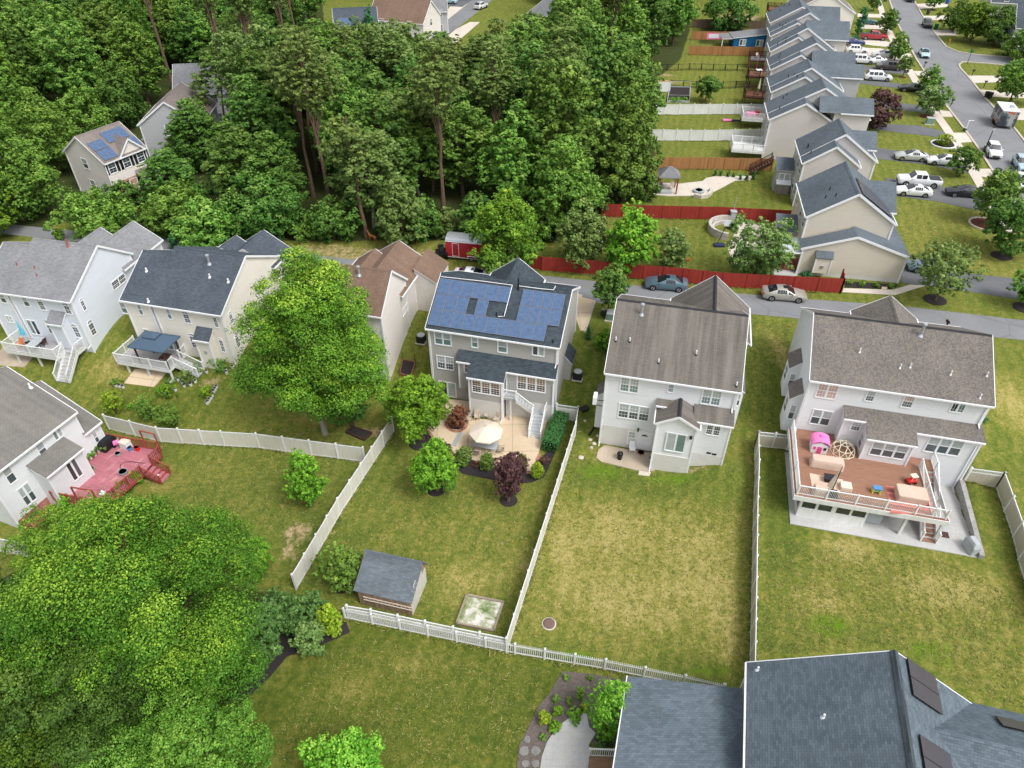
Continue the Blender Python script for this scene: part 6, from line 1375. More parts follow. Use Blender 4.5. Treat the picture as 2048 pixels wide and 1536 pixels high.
fence('vinyl_fence','white vinyl fence along the vegetable garden, ending by the red deck',None,hF,'panel','vinyl_grey',2.3,'vinyl',[_gt(*q,hF+.15) for q in ((205,828),(310,853),(440,861),(510,865),(725,893))])
fence('vinyl_fence','white vinyl fence between the umbrella yard and the dry middle lawn',None,hF,'panel','vinyl_grey',1.83,'vinyl',[_gt(*q,hF+.15) for q in ((1157,812),(1152,842),(1082,1061),(1013,1274))])
fence('vinyl_fence','short white fence with lattice top between the hedge and the grey house',None,hF,'lattice','vinyl_grey',1.7,'vinyl',[_gt(*q,hF+.15) for q in ((1114,806),(1157,812))])
fence('vinyl_fence','white vinyl fence between the dry middle lawn and the big deck lawn',None,hF,'panel','vinyl_tan',1.83,'vinyl',[_gt(*q,hF+.15) for q in ((1519,861),(1515,1152),(1511,1380))])
fence('vinyl_fence','short tan panel fence beside the left bays of the big deck house',None,hF,'lattice','vinyl_tan',1.8,'vinyl',[_gt(*q,hF+.15) for q in ((1519,861),(1588,868))])
fence('vinyl_fence','tan panel fence with white rails running off the right edge',None,hF,'panel','vinyl_tan',1.83,'vinyl',[_gt(*q,hF+.15) for q in ((2012,943),(2048,1042),(2110,1230))])
fence('vinyl_fence','short tan gate fence joining the right house to the edge fence',None,hF,'lattice','vinyl_tan',1.6,'vinyl',[_gt(*q,hF+.15) for q in ((1945,934),(2012,943))])
fence('picket_fence','low white picket fence across the foreground lawn',None,1.2,'picket','vinyl',2.1,None,[_gt(*q,1.3) for q in ((686,1216),(1030,1287),(1212,1318),(1372,1350),(1450,1368))])
fence('picket_fence','white fence with an open picket top behind the shed, above the low picket fence',None,1.55,'lattice','vinyl_grey',1.83,'vinyl',[_gt(*q,1.7) for q in ((692,1209),(740,1217),(905,1252),(1013,1274))])
fence('vinyl_fence','white vinyl fence stub at the lower left edge beyond the trees',None,1.75,'panel','vinyl_grey',2.,'vinyl',[_gt(*q,1.9) for q in ((-30,1070),(25,1080),(75,1098))])
hR=1.8
fence('wooden_fence','long red wooden fence beside the street',None,hR,'board','fence_red',2.4,None,[U(x,y,hR) for x,y in ((1062,508),(1085,513),(1183,520),(1250,527),(1370,536),(1450,545),(1690,557))])
fence('wooden_fence','red wooden fence between the two fenced back yards',None,hR,'board','fence_red',2.4,None,[U(x,y,hR) for x,y in ((1205,407),(1290,410),(1440,413),(1600,421))])
fence('wooden_fence','short red fence return by the beige row house corner',None,hR,'board','fence_red',1.2,None,[U(x,y,hR) for x,y in ((1688,538),(1690,557))])
fence('wooden_fence','cedar wooden fence behind the grey roofed gazebo',None,hR,'board','fence_wood',2.4,None,[U(x,y,hR) for x,y in ((1305,314),(1420,314),(1548,317))])
fence('wooden_fence','cedar fence in front of the blue shed',None,hR,'board','fence_wood',2.4,None,[U(x,y,hR) for x,y in ((1380,91),(1536,94))])
fence('wooden_fence','brown fence carrying the pink banner behind the blue shed',None,hR,'board','fence_wood',2.4,None,[U(x,y,hR) for x,y in ((1385,62),(1470,63))])
fence('wooden_fence','old dark fence farthest back beside the blue shed',None,hR,'board','fence_old',2.4,None,[U(x,y,hR) for x,y in ((1385,38),(1450,38),(1535,42))])
fence('vinyl_fence','white vinyl fence behind the pink toy deck',None,1.7,'panel','vinyl',2.4,None,[U(x,y,1.8) for x,y in ((1190,208),(1300,208),(1420,207),(1530,207))])
fence('vinyl_fence','white vinyl fence behind the plain white deck',None,1.7,'panel','vinyl',2.4,None,[U(x,y,1.8) for x,y in ((1300,258),(1410,259),(1530,257))])
fence('vinyl_fence','short white fence by the raised vegetable bed',None,1.7,'panel','vinyl',2.4,None,[U(x,y,1.8) for x,y in ((1262,166),(1342,163))])
fence('vinyl_fence','white vinyl fence angling back into the woods',None,1.7,'panel','vinyl',2.4,None,[U(x,y,1.8) for x,y in ((1150,258),(1185,213))])
fence('wire_fence','dark thin rail fence across the far lawn, nearer the brown decks',None,1.2,'wire','black',2.2,None,[U(x,y,1.2) for x,y in ((1342,160),(1420,164),(1500,162))])
fence('wire_fence','dark thin rail fence across the far lawn, higher one',None,1.2,'wire','black',2.2,None,[U(x,y,1.2) for x,y in ((1290,130),(1380,127),(1500,129))])
b=MB(); p=U(1423,73,1.1); q=U(1434,72,1.1); 
T=thing('banner','pink and white banner hung on the brown fence','banner',tuple((p+q)/2)); b=MB(); d=V((0,-.1,0)); b.extr([p+d+V((-1,0,-.5)),p+d+V((2,0,-.5)),p+d+V((2,0,.7)),p+d+V((-1,0,.7))],(0,.02,0)); b.build('border',M['pink'],T); b=MB(); b.extr([p+d+V((-.6,-.015,-.3)),p+d+V((1.6,-.015,-.3)),p+d+V((1.6,-.015,.5)),p+d+V((-.6,-.015,.5))],(0,.02,0)); b.build('panel',M['trim'],T)
# ================= trees and plants
def mkmesh(name,v,f4,mats,tint=None):
    me=bpy.data.meshes.new(name); n=len(v); me.vertices.add(n); me.vertices.foreach_set('co',v.astype(np.float32).ravel())
    me.loops.add(f4.size); me.polygons.add(len(f4)); me.loops.foreach_set('vertex_index',f4.astype(np.int32).ravel()); me.polygons.foreach_set('loop_start',(np.arange(len(f4))*4).astype(np.int32)); me.update()
    if tint is not None: at=me.attributes.new('tint','FLOAT','POINT'); at.data.foreach_set('value',tint.astype(np.float32))
    for m in mats: me.materials.append(m)
    return me
def leaves(rng,C,crad,per,leaf,base_t,up=.55,flat_=1.,out=None):
    """C clump centres (k,3); crad clump radii; returns quads"""
    k=len(C); N=k*per; idx=np.repeat(np.arange(k),per)
    d=rng.normal(size=(N,3)); d/=np.linalg.norm(d,axis=1)[:,None]; r=rng.uniform(.25,1,N)**.6
    off=d*r[:,None]*crad[idx][:,None]; off[:,2]*=flat_
    P=C[idx]+off
    n=d*.7+rng.normal(size=(N,3))*.45; n[:,2]+=up
    if out is not None: n+=out[idx]*.4
    n/=np.linalg.norm(n,axis=1)[:,None]
    a=np.cross(n,rng.normal(size=(N,3))); a/=np.linalg.norm(a,axis=1)[:,None]; b=np.cross(n,a)
    s=leaf*rng.uniform(.6,1.3,N); a*=s[:,None]*.5; b*=s[:,None]*.38
    bend=n*(s*.14)[:,None]
    V_=np.stack([P-a-bend,P-b,P+a-bend,P+b],1).reshape(-1,3)
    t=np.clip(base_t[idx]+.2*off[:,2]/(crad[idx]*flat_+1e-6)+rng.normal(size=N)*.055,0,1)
    return V_,np.repeat(t,4)
def crown_mesh(name,seed,w,h,shape,dens,leaf,mat,cr=.16,flat_=.8,lo=0.,gap=.25,nmax=170000,small=False):
    """crown of width w and height h on z=0 of its own space: boughs carry clumps, clumps carry leaves"""
    rng=np.random.default_rng(seed); lob=rng.uniform(0,6.28,6); la=rng.uniform(.05,.15,6)
    def prof(q):
        s=(q-lo)/(1-lo)
        if shape=='ovate': return math.sin(math.pi*min(1,max(0,s))**.62)**.75
        if shape=='round': return math.sqrt(max(0,1-(2*s-1)**2))
        if shape=='cone': return (1-s)**.85+.03
        if shape=='vase': return math.sqrt(max(0,1-min(1,abs(1.5*s-.95))**2))
        if shape=='column': return min(1,6*(s+.02))*(1-max(0,(s-.75)/.25)**2*.8)
        return .3+.7*abs(math.sin(9*q+lob[0]))*(1-abs(2*s-1)**2.2)
    nl=int(min(420,max(24,1.9*w*h*.8/((w*cr)**2))))
    Lc=[];Lo=[];Lr=[];tries=0
    while len(Lc)<nl and tries<nl*60:
        tries+=1; q=rng.uniform(lo+.02,.97); p_=prof(q)
        if rng.uniform()>p_+.15: continue
        a=rng.uniform(0,2*math.pi); r=rng.uniform(.0,1.)**.4
        if r<.55 and q<.7 and rng.uniform()<.8: continue
        k=1+sum(la[i]*math.cos((i+1)*a+lob[i]+2.2*q*(i%2)) for i in range(6)); g=math.sin(3*a+lob[1]+7*q)*math.sin(10*q+lob[2]+2*a)
        if g>1-gap*.8 and r>.6: continue
        R_=w*cr*rng.uniform(.55,1.45); rad=max(0,w/2*p_*k-R_*.75)*r*rng.uniform(.82,1.1)
        c=(rad*math.cos(a),rad*math.sin(a),min(q*h,h-R_*flat_*.8))
        if Lc and min((c[0]-d[0])**2+(c[1]-d[1])**2+((c[2]-d[2])/flat_)**2 for d in Lc)<(R_*.95)**2: continue
        Lc.append(c);Lo.append((math.cos(a)*r,math.sin(a)*r,.25));Lr.append(R_)
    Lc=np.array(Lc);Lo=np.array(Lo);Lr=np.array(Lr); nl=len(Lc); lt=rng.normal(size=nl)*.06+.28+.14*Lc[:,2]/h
    N=int(min(nmax,dens*2.3*math.pi*w*h*.8/(.38*leaf*leaf))); per=14; nc=max(12,N//per)
    wt=Lr**2; idx=rng.choice(nl,nc,p=wt/wt.sum())
    d=rng.normal(size=(nc,3))+Lo[idx]*.9+np.array([0,0,.45]); d/=np.linalg.norm(d,axis=1)[:,None]
    rr_=Lr[idx]*rng.uniform(.7,1.06,nc); C=Lc[idx]+d*rr_[:,None]*np.array([1,1,flat_]); C[:,2]=np.clip(C[:,2],.03*h,None)
    ins=rng.uniform(size=nc)<.2; C[ins]=C[ins]*np.array([.72,.72,.94])
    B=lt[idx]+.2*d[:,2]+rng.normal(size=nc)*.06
    cr_=np.clip(Lr[idx]*.3,leaf*.9,None)*rng.uniform(.7,1.5,nc)
    v,t=leaves(rng,C,cr_,per,leaf,B,up=.85,flat_=flat_,out=d); f=np.arange(len(v)).reshape(-1,4)
    return mkmesh(name,v,f,[mat],t),Lc
def trunk_mesh(name,seed,h,r,mat,C=None,nb=8,z0=0.,zs=1.,lean=0.):
    rng=random.Random(seed); b=MB(); p=[];rad=[]
    for i in range(7): q=i/6; p.append((lean*h*q*q+rng.uniform(-.03,.03)*h*q,rng.uniform(-.03,.03)*h*q,h*q)); rad.append(r*(1-.75*q)*(1.35 if i==0 else 1))
    b.tube(p,rad,7)
    if C is not None and len(C):
        for i in range(nb):
            c=C[rng.randrange(len(C))]; z=min(h*.95,max(h*.25,(c[2]*zs+z0)*rng.uniform(.5,.8))); k=z/h; s=V((lean*h*k*k,0,z)); e=V((c[0],c[1],c[2]*zs+z0)); m=(s+e)/2+V((0,0,rng.uniform(-.03,.08)*h)); b.tube([s,m,e],[r*.34,r*.22,r*.06],5)
    o=b.build(name,mat,None,local=True); me=o.data; bpy.data.objects.remove(o); return me
LF=dict(
 bright=leafm('bright_maple_leaves',srgb(57,92,22),srgb(109,151,40),srgb(188,207,72)),
 fore=leafm('foreground_maple_leaves',srgb(40,72,13),srgb(88,127,29),srgb(162,186,59)),
 fored=leafm('foreground_green_leaves',srgb(35,66,18),srgb(77,116,40),srgb(131,162,72)),
 lime=leafm('lime_leaves',srgb(59,105,20),srgb(114,168,42),srgb(179,214,81)),
 mid=leafm('mid_green_leaves',srgb(70,107,37),srgb(122,162,64),srgb(177,201,98),.25),
 pale=leafm('pale_green_leaves',srgb(52,88,22),srgb(102,146,46),srgb(154,186,80)),
 dark=leafm('dark_green_leaves',srgb(57,94,35),srgb(101,140,57),srgb(151,177,88),.25),
 oak=leafm('oak_leaves',srgb(68,103,37),srgb(118,155,64),srgb(173,194,96),.25),
 pine=leafm('pine_needles',srgb(81,105,50),srgb(125,149,74),srgb(168,181,105),.25),
 purple=leafm('purple_plum_leaves',srgb(62,38,40),srgb(98,68,66),srgb(132,102,94)),
 redm=leafm('red_leaf_maple_leaves',srgb(72,40,35),srgb(122,72,57),srgb(162,105,79)),
 hedge=leafm('hedge_leaves',srgb(40,85,44),srgb(68,131,70),srgb(101,164,94)),
 shrub=leafm('dark_shrub_leaves',srgb(53,85,37),srgb(92,129,61),srgb(138,166,94)),
 yellow=leafm('yellow_green_leaves',srgb(88,118,22),srgb(144,175,42),srgb(210,218,79)),
 grey=leafm('dull_green_leaves',srgb(79,107,50),srgb(125,153,79),srgb(170,188,116),.25),
 box=leafm('boxwood_leaves',srgb(68,98,35),srgb(114,144,61),srgb(164,181,101)),
)
def fitH(b,ytop,wpx,lo):
    def top(H):
        w=wpx/pxm(b+UP*H*.6); zc=H*(1+lo)/2; rz=H*(1-lo)/2
        return min(proj(b+V((0,w*.42*math.cos(f),zc+rz*math.sin(f))))[1] for f in (.3,.55,.8,1.05,1.3,1.57))
    l,h_=.25,45.
    for i in range(30):
        m=(l+h_)/2
        if top(m)>ytop: l=m
        else: h_=m
    return l
def tree_at(label,xb,yb,ytop,wpx,kind,shape='ovate',lo=.22,dens=1.,leaf=.3,bark='bark',name='tree',cat='tree',group=None,seed=None,tw=None,per=0,base=None,cr=.15,gap=.25,nb=9,flat_=.8,dx=0.):
    """an individual tree: ground point sighted at (xb,yb), top sighted at row ytop, crown wpx wide"""
    b=base or G(xb,yb); H=max(.4,fitH(b,ytop,wpx,lo)); mid=b+UP*(H*.6); w=wpx/pxm(mid); seed=seed or int(xb*7+yb*13)
    T=thing(name,label,cat,tuple(b),0,group)
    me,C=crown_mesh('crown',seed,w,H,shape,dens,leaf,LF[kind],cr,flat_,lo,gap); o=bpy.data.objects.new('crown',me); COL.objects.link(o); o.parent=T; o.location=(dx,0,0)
    r=tw or max(.03,H*.018+.02); tm=trunk_mesh('trunk',seed,H*.85,r,M[bark],C,nb); o=bpy.data.objects.new('trunk',tm); COL.objects.link(o); o.parent=T
    return T
def bush(label,xb,yb,ytop,wpx,kind,shape='round',leaf=.1,dens=1.,name='shrub',group=None,lo=0.,per=0,cr=.16,base=None,cat='shrub',gap=.1,flat_=.8):
    b=base or G(xb,yb); H=max(.25,fitH(b,ytop,wpx,lo)); w=wpx/pxm(b+UP*H*.5)
    T=thing(name,label,cat,tuple(b),0,group); me,C=crown_mesh('foliage',int(xb*3+yb*5),w,H,shape,dens,leaf,LF[kind],cr,flat_,lo,gap,14000); o=bpy.data.objects.new('foliage',me); COL.objects.link(o); o.parent=T
    bm_=MB(); bm_.tube([(0,0,-.05),(0,0,H*.5)],[max(.02,H*.03),.01],6)
    for i in range(5): a=i*1.26; bm_.tube([(0,0,H*.1),(w*.28*math.cos(a),w*.28*math.sin(a),H*.6)],[max(.012,H*.016),.006],5)
    bm_.build('stem',M['bark'],T,local=True); return T
# ---- garden trees, one by one
tree_at('tall yellow green maple standing between the cream and the solar roof houses',650,868,487,285,'bright','ovate',.2,1.1,.16,'barkgrey',cr=.14,flat_=.55,gap=.35,nb=22,tw=.22,dx=1.1)
tree_at('bright lime green round tree beside the umbrella patio',846,880,752,128,'lime','round',.2,1.2,.16,cr=.12)
tree_at('small lime green tree in a mulch ring below the round tree',874,982,868,98,'lime','ovate',.18,.9,.15,per=22,cr=.15,gap=.45)
tree_at('small dark purple plum tree in a mulch ring on the lawn',1017,1003,906,72,'purple','round',.2,.8,.14,per=22,cr=.15,gap=.4)
tree_at('small upright light green tree on the lawn left of the white fence',622,1012,892,74,'lime','ovate',.12,.8,.15,per=20,cr=.13,gap=.4)
tree_at('thin green tree in front of the shed by the white fence',686,1172,1082,92,'mid','ovate',.1,.6,.16,per=20,cr=.15,gap=.5)
tree_at('big dense maple in the lower left foreground',368,1370,1003,440,'fore','round',.1,1.1,.125,cr=.14,flat_=.55,gap=.35,nb=24,tw=.3)
tree_at('yellow green tree growing against the red deck house',165,1130,1004,220,'bright','round',.1,1.,.13,cr=.13,flat_=.55,gap=.3)
tree_at('dense tree at the left edge of the foreground grove',70,1400,1105,270,'fored','round',.08,1.,.13,cr=.13,flat_=.55,gap=.3,nb=16)
tree_at('dark green tree low in the foreground grove',225,1490,1255,260,'fored','round',.06,1.,.13,cr=.12,flat_=.55,nb=16)
tree_at('bright tree in the bottom left corner',60,1570,1325,270,'fore','round',.06,1.,.13,cr=.12,flat_=.55,nb=16)
tree_at('pale green tree at the bottom edge beside the mulch path',450,1560,1380,230,'pale','round',.06,1.,.12,cr=.12,flat_=.6,seed=91)
tree_at('pale green tree at the bottom edge left of the lawn tree',290,1590,1440,250,'pale','round',.06,1.,.12,cr=.12,flat_=.6)
tree_at('leafy tree top poking up at the bottom edge of the lawn',695,1590,1464,190,'lime','round',.06,1.1,.15,cr=.11)
tree_at('green shrubby tree behind the foreground maple next to the dirt patch',520,1140,1078,74,'lime','round',.05,1.1,.18,per=22,cr=.15)
tree_at('narrow dark tree beside the maple trunk',705,852,700,110,'dark','ovate',.15,1.,.26,per=24)
tree_at('bright yellow green street tree above the red trailer',1014,545,378,158,'bright','ovate',.14,1.1,.24,per=28,cr=.13,gap=.4)
tree_at('olive green tree between the street tree and the solar roof',1005,560,490,92,'oak','round',.05,1.1,.28,per=26)
tree_at('dull green street tree right of the bright one',1158,532,402,108,'grey','ovate',.12,1.1,.28,per=26)
tree_at('pale green tree rising behind the red street fence',1255,545,392,112,'lime','ovate',.1,.9,.3,per=24,gap=.45,seed=22)
tree_at('small dull green tree just inside the red street fence',1338,545,462,76,'grey','round',.12,.9,.25,per=20,gap=.45)
tree_at('broad feathery tree beside the beige row house patio',1508,558,440,130,'grey','vase',.08,1.,.28,per=24,gap=.4)
tree_at('small dark tree in the strip beside the street driveway',1216,628,530,78,'dark','round',.24,1.,.24,per=24)
tree_at('small narrow green tree squeezed between the grey and white houses',1207,700,655,46,'lime','ovate',.05,1.,.2,per=22)
tree_at('large dark round tree at the corner of the back yards',1245,402,168,146,'oak','ovate',.06,1.25,.36,per=28,cr=.14)
tree_at('open young tree in a dark mulch ring beside the street driveway',1870,600,494,130,'grey','vase',.2,.7,.26,per=18,gap=.55)
tree_at('leafy tree cut by the right edge near the mulch ring',2048,612,532,80,'mid','round',.16,1.,.28,per=24)
tree_at('dark round front lawn tree in a black mulch ring at the right edge',2003,510,400,118,'dark','round',.1,1.15,.3,per=26)
tree_at('olive street tree in a red mulch ring near the parked cars',1970,447,342,92,'oak','round',.14,1.,.3,per=24)
tree_at('round dark tree beside the white sedan driveway',1918,352,296,64,'dark','round',.16,1.1,.28,per=24)
tree_at('round silvery green tree beside the utility box',1852,232,172,66,'grey','round',.18,1.1,.3,per=24)
tree_at('olive street tree overhanging the black driveway sedan',1850,190,128,42,'oak','ovate',.14,1.,.3,per=22)
tree_at('small street tree beside the dark van',1805,154,112,30,'oak','round',.25,1.,.28,per=20)
tree_at('tall street tree behind the white driveway cars',1788,122,58,38,'oak','ovate',.1,1.1,.3,per=22)
tree_at('street tree in front of the red pickup driveway',1772,66,12,42,'dark','ovate',.12,1.1,.3,per=22)
tree_at('small street tree at the top beside the sidewalk',1746,22,-14,30,'dark','round',.2,1.,.3,per=22)
tree_at('dark purple tree at the corner of a row house',1752,258,180,72,'purple','round',.06,1.1,.3,per=24)
tree_at('green tree along the right street kerb by the mailbox',2018,205,116,84,'mid','round',.14,1.1,.32,per=24)
tree_at('bright yellow green tree at the street corner',1940,84,4,76,'bright','round',.12,1.1,.34,per=24)
tree_at('dark green tree left of the bright corner tree',1905,64,-4,56,'dark','ovate',.1,1.1,.34,per=24)
tree_at('dark green tree right of the bright corner tree',1985,92,12,76,'dark','round',.1,1.1,.34,per=24)
tree_at('pine tree at the right edge of the corner lawn',2042,122,38,100,'mid','cone',.1,1.1,.34,per=24)
tree_at('small tree in the driveway lawn at the top of the street',1864,20,-14,34,'dark','round',.2,1.,.3,per=22)
tree_at('lone round tree on the far back lawn',1410,205,152,50,'dark','round',.2,1.1,.3,per=24)
tree_at('dark tree above the far fences',1460,60,-12,110,'dark','round',.08,1.1,.4,per=24)
tree_at('columnar evergreen beside the cream house',1716,70,14,16,'hedge','column',.0,1.2,.26,per=20)
tree_at('dark conifer in front of the orange roof house',745,110,4,50,'hedge','cone',.05,1.3,.34,per=24)
tree_at('green tree in the far street garden at the top',872,22,-14,46,'dark','round',.15,1.,.34,per=22)
for x,y,yt,w,k,l in ((120,345,175,130,'mid','broad pale tree beside the tan house in the woods'),(205,468,372,160,'mid','low pale tree in front of the tan house'),(425,492,395,140,'mid','low pale green tree behind the cream house roof'),(50,440,225,180,'mid','big tree at the left edge above the pale blue house'),(-10,480,330,130,'bright','tree cut by the left edge above the pale blue house'),(255,420,352,80,'dark','dark bush tree below the tan house'),(808,492,345,108,'grey','pale narrow tree at the edge of the woods near the trailer'),(1120,470,262,150,'mid','bright tall tree at the right front of the woods'),(955,470,380,90,'dark','dark tree directly behind the red trailer')):
    tree_at(l,x,y,yt,w,k,'ovate',.08,1.1,.34,per=26,seed=int(x+y+3))
tree_at('dark tree hiding the right side of the beige woodland house',392,335,235,84,'dark','ovate',.05,1.,.34,seed=5)
tree_at('sunny tree between the tan house and the dark wood',190,278,168,120,'mid','ovate',.06,1.,.36,seed=6)
tree_at('leafy tree below the white woodland house',420,320,205,110,'oak','ovate',.06,1.,.36,seed=8)
tree_at('dark round tree left of the beige woodland house',255,250,120,110,'dark','ovate',.06,1.,.36,seed=9)
# ---- woodland: a set of grown crowns copied to where each tree stands
protos={}
for kind,shape,n,w,h,lo,leaf,bk in (('dark','ovate',3,9,17,.12,.4,'bark'),('mid','ovate',3,9,17,.12,.4,'bark'),('oak','round',3,10,18,.15,.4,'bark'),('pine','pine',4,6.6,21,.56,.34,'barkpine'),('grey','vase',3,9,18,.25,.38,'barkgrey')):
    protos[kind]=[]
    for i in range(n):
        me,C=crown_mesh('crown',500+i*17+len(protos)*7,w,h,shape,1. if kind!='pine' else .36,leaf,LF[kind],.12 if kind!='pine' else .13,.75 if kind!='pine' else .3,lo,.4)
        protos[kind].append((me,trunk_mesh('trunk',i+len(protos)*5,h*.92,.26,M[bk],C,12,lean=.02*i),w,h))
poly=[U(*q,0) for q in ((-140,-40),(-140,330),(60,300),(130,260),(300,330),(290,430),(330,462),(560,468),(880,462),(1080,452),(1190,400),(1270,320),(1180,225),(1330,140),(1385,60),(1400,-40))]
def inside(p,pl):
    r=False;n=len(pl)
    for i in range(n):
        a,b=pl[i],pl[(i+1)%n]
        if (a.y>p.y)!=(b.y>p.y) and p.x<(b.x-a.x)*(p.y-a.y)/(b.y-a.y)+a.x: r=not r
    return r
rnd=random.Random(11)
clear=[(G(230,300),11),(G(212,330),8),(G(300,262),8),(G(420,200),7),(G(690,70),10),(G(780,60),12),(G(850,30),12),(G(930,50),9),(G(1060,50),10),(G(960,10),9),(G(800,120),6),(G(745,110),4),(G(905,80),8),(G(1010,30),6),(G(1120,470),5),(G(955,470),4),(G(808,492),4),(G(120,345),6),(G(50,440),7),(G(1245,402),6),(G(1145,262),3),(G(700,110),6),(G(560,150),3),(G(610,170),3),(G(1270,45),4)]
WOOD=[]
y=78.
while y<235:
    sp_=6.6 if y<120 else 8.2
    x=-130.+rnd.uniform(0,4)
    while x<75:
        p=V((x+rnd.uniform(-2.3,2.3),y+rnd.uniform(-2.3,2.3),0)); x+=sp_
        if not inside(p,poly): continue
        q=proj(p); 
        if q[0]<-130: continue
        if any((p.x-c.x)**2+(p.y-c.y)**2<r*r for c,r in clear): continue
        # tall trees keep the far street and its houses in sight, as they do in the photograph
        WOOD.append([p,q])
    y+=sp_
marks=[('the red trailer',925,480),('the tan house',225,310),('the white house',410,200),('the far street',900,90),('the white fence',1168,235),('the upper left corner',40,60),('the blue roofed house',690,40),('the dark corner tree',1245,300),('the brown roof',640,470),('the pale roof',1060,50),('the charcoal roof',420,470),('the far back lawns',1380,110)]
used={}
SIGHT=[(660,0,745,32),(745,0,880,36),(850,5,1000,62),(1035,0,1080,24),(405,176,450,190),(165,275,292,360),(288,235,318,290)]
adj={'dark':'dark green broadleaf tree','mid':'fresh green broadleaf tree','oak':'olive green broadleaf tree','pine':'tall bare trunked pine','grey':'pale open tree'}
def wood_tree(p,q,kind,hs,ws):
    me,tm,w,h=protos[kind][rnd.randrange(len(protos[kind]))]
    m=min(marks,key=lambda m:(m[1]-q[0])**2+(m[2]-q[1])**2*1.5); used.setdefault((kind,m[0]),[]).append((p,q,me,tm,hs,ws,m))
for p,q in WOOD:
    x,y=q; r=rnd.random()
    if 330<x<1000 and y>120: kind='pine' if r<(.32 if y<300 else .2) else 'dark' if r<.58 else 'mid' if r<.72 else 'grey' if r<.84 else 'oak'
    elif x<330: kind='mid' if r<.4 else 'dark' if r<.8 else 'oak'
    else: kind='oak' if r<.35 else 'dark' if r<.62 else 'mid' if r<.8 else 'grey' if r<.9 else 'pine'
    k=rnd.uniform(.82,1.15)*(1.12 if kind=='pine' else 1.); wz=rnd.uniform(.85,1.2)
    if 620<x<1120 and y<190: k*=.6;wz*=.8
    elif 330<x<1000 and y<430: k*=1.22 if kind=='pine' else .84
    if y>430: k*=.6; wz*=.85; kind='dark' if kind=='pine' and r<.25 else kind
    for (x0,y0,x1,y1) in SIGHT:
        hw=4.5*wz*pxm(p+UP*12); hh=protos[kind][0][3]
        if x0-hw*.75<x<x1+hw*.75 and y>y0:
            while k>.2 and y0-200<proj(p+UP*hh*k)[1]<y1: k-=.04
    if k<.5: continue
    wz=min(wz,.35+k)
    wood_tree(p,q,kind,k,wz)
num=['nearest','second nearest','third nearest','fourth nearest','fifth nearest','sixth nearest','seventh nearest','eighth nearest','ninth nearest','tenth nearest']
for (kind,mn),L in used.items():
    L.sort(key=lambda e:(e[1][0]-e[6][1])**2+(e[1][1]-e[6][2])**2)
    for i,(p,q,me,tm,hs,ws,m) in enumerate(L):
        wd='in the woods, '+(num[i] if i<10 else f'{i+1}th nearest')+' '+mn
        T=thing('pine_tree' if kind=='pine' else 'tree',f'{adj[kind]} {wd}','tree',(p.x,p.y,th(p.x,p.y)),rnd.uniform(0,6.28),'woodland trees'); T.scale=(ws,ws,hs)
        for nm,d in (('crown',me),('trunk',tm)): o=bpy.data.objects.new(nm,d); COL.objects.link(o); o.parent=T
print('woodland trees',sum(len(v) for v in used.values()))
# low growth filling the edge of the woods
for i,(x,y,yt,w,k) in enumerate([(320,472,415,80,'dark'),(372,470,372,130,'mid'),(470,472,408,90,'dark'),(545,474,345,150,'dark'),(612,478,428,70,'mid'),(668,478,395,110,'dark'),(775,470,440,60,'dark'),(848,476,398,90,'dark'),(890,470,418,60,'grey'),(1062,472,420,80,'dark'),(1110,466,385,90,'mid'),(1190,425,352,80,'dark'),(1290,400,350,60,'dark')]):
    tree_at('leafy thicket at the front edge of the woods, '+['first','second','third','fourth','fifth','sixth','seventh','eighth','ninth','tenth','eleventh','twelfth','thirteenth'][i]+' from the left',x,y,yt,w,k,'round',0.,1.,.3,name='thicket',group='thickets along the edge of the woods',cr=.16,gap=.4,nb=4)
# ---- hedges and shrubs
def hedge(label,pts,w,h,kind,leaf=.08,name='hedge'):
    a,c=pts; L=(c-a).length; n=int(L*w*120); rng=np.random.default_rng(5); d=(c-a).normalized(); s=UP.cross(d)
    T=thing(name,label,'hedge',tuple((a+c)/2)); P=[];B=[]
    o=(a+c)/2
    for i in range(n):
        u=rng.uniform(0,L);v=rng.uniform(-.5,.5)*w;z=h*.95
        f=rng.uniform()
        if f<.3: v=math.copysign(w*.5,v); z=rng.uniform(.05,.95)*h
        elif f<.4: u=0 if u<L/2 else L; z=rng.uniform(.05,.95)*h
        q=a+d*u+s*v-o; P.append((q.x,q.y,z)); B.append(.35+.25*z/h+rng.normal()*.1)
    P=np.array(P);B=np.array(B); V_,t=leaves(rng,P,np.full(len(P),.1),12,leaf,B); me=mkmesh('foliage',V_,np.arange(len(V_)).reshape(-1,4),[LF[kind]],t); ob=bpy.data.objects.new('foliage',me); COL.objects.link(ob); ob.parent=T
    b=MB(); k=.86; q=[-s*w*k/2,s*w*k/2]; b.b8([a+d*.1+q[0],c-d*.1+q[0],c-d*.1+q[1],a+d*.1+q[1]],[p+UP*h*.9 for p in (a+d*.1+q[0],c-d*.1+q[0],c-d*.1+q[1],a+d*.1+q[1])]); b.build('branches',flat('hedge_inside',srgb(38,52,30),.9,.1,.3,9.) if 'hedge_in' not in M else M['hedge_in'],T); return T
hedge('clipped dark green rectangular hedge along the patio beside the white stair',[g4(1440,620),g4(1545,345)],1.35,1.15,'hedge')
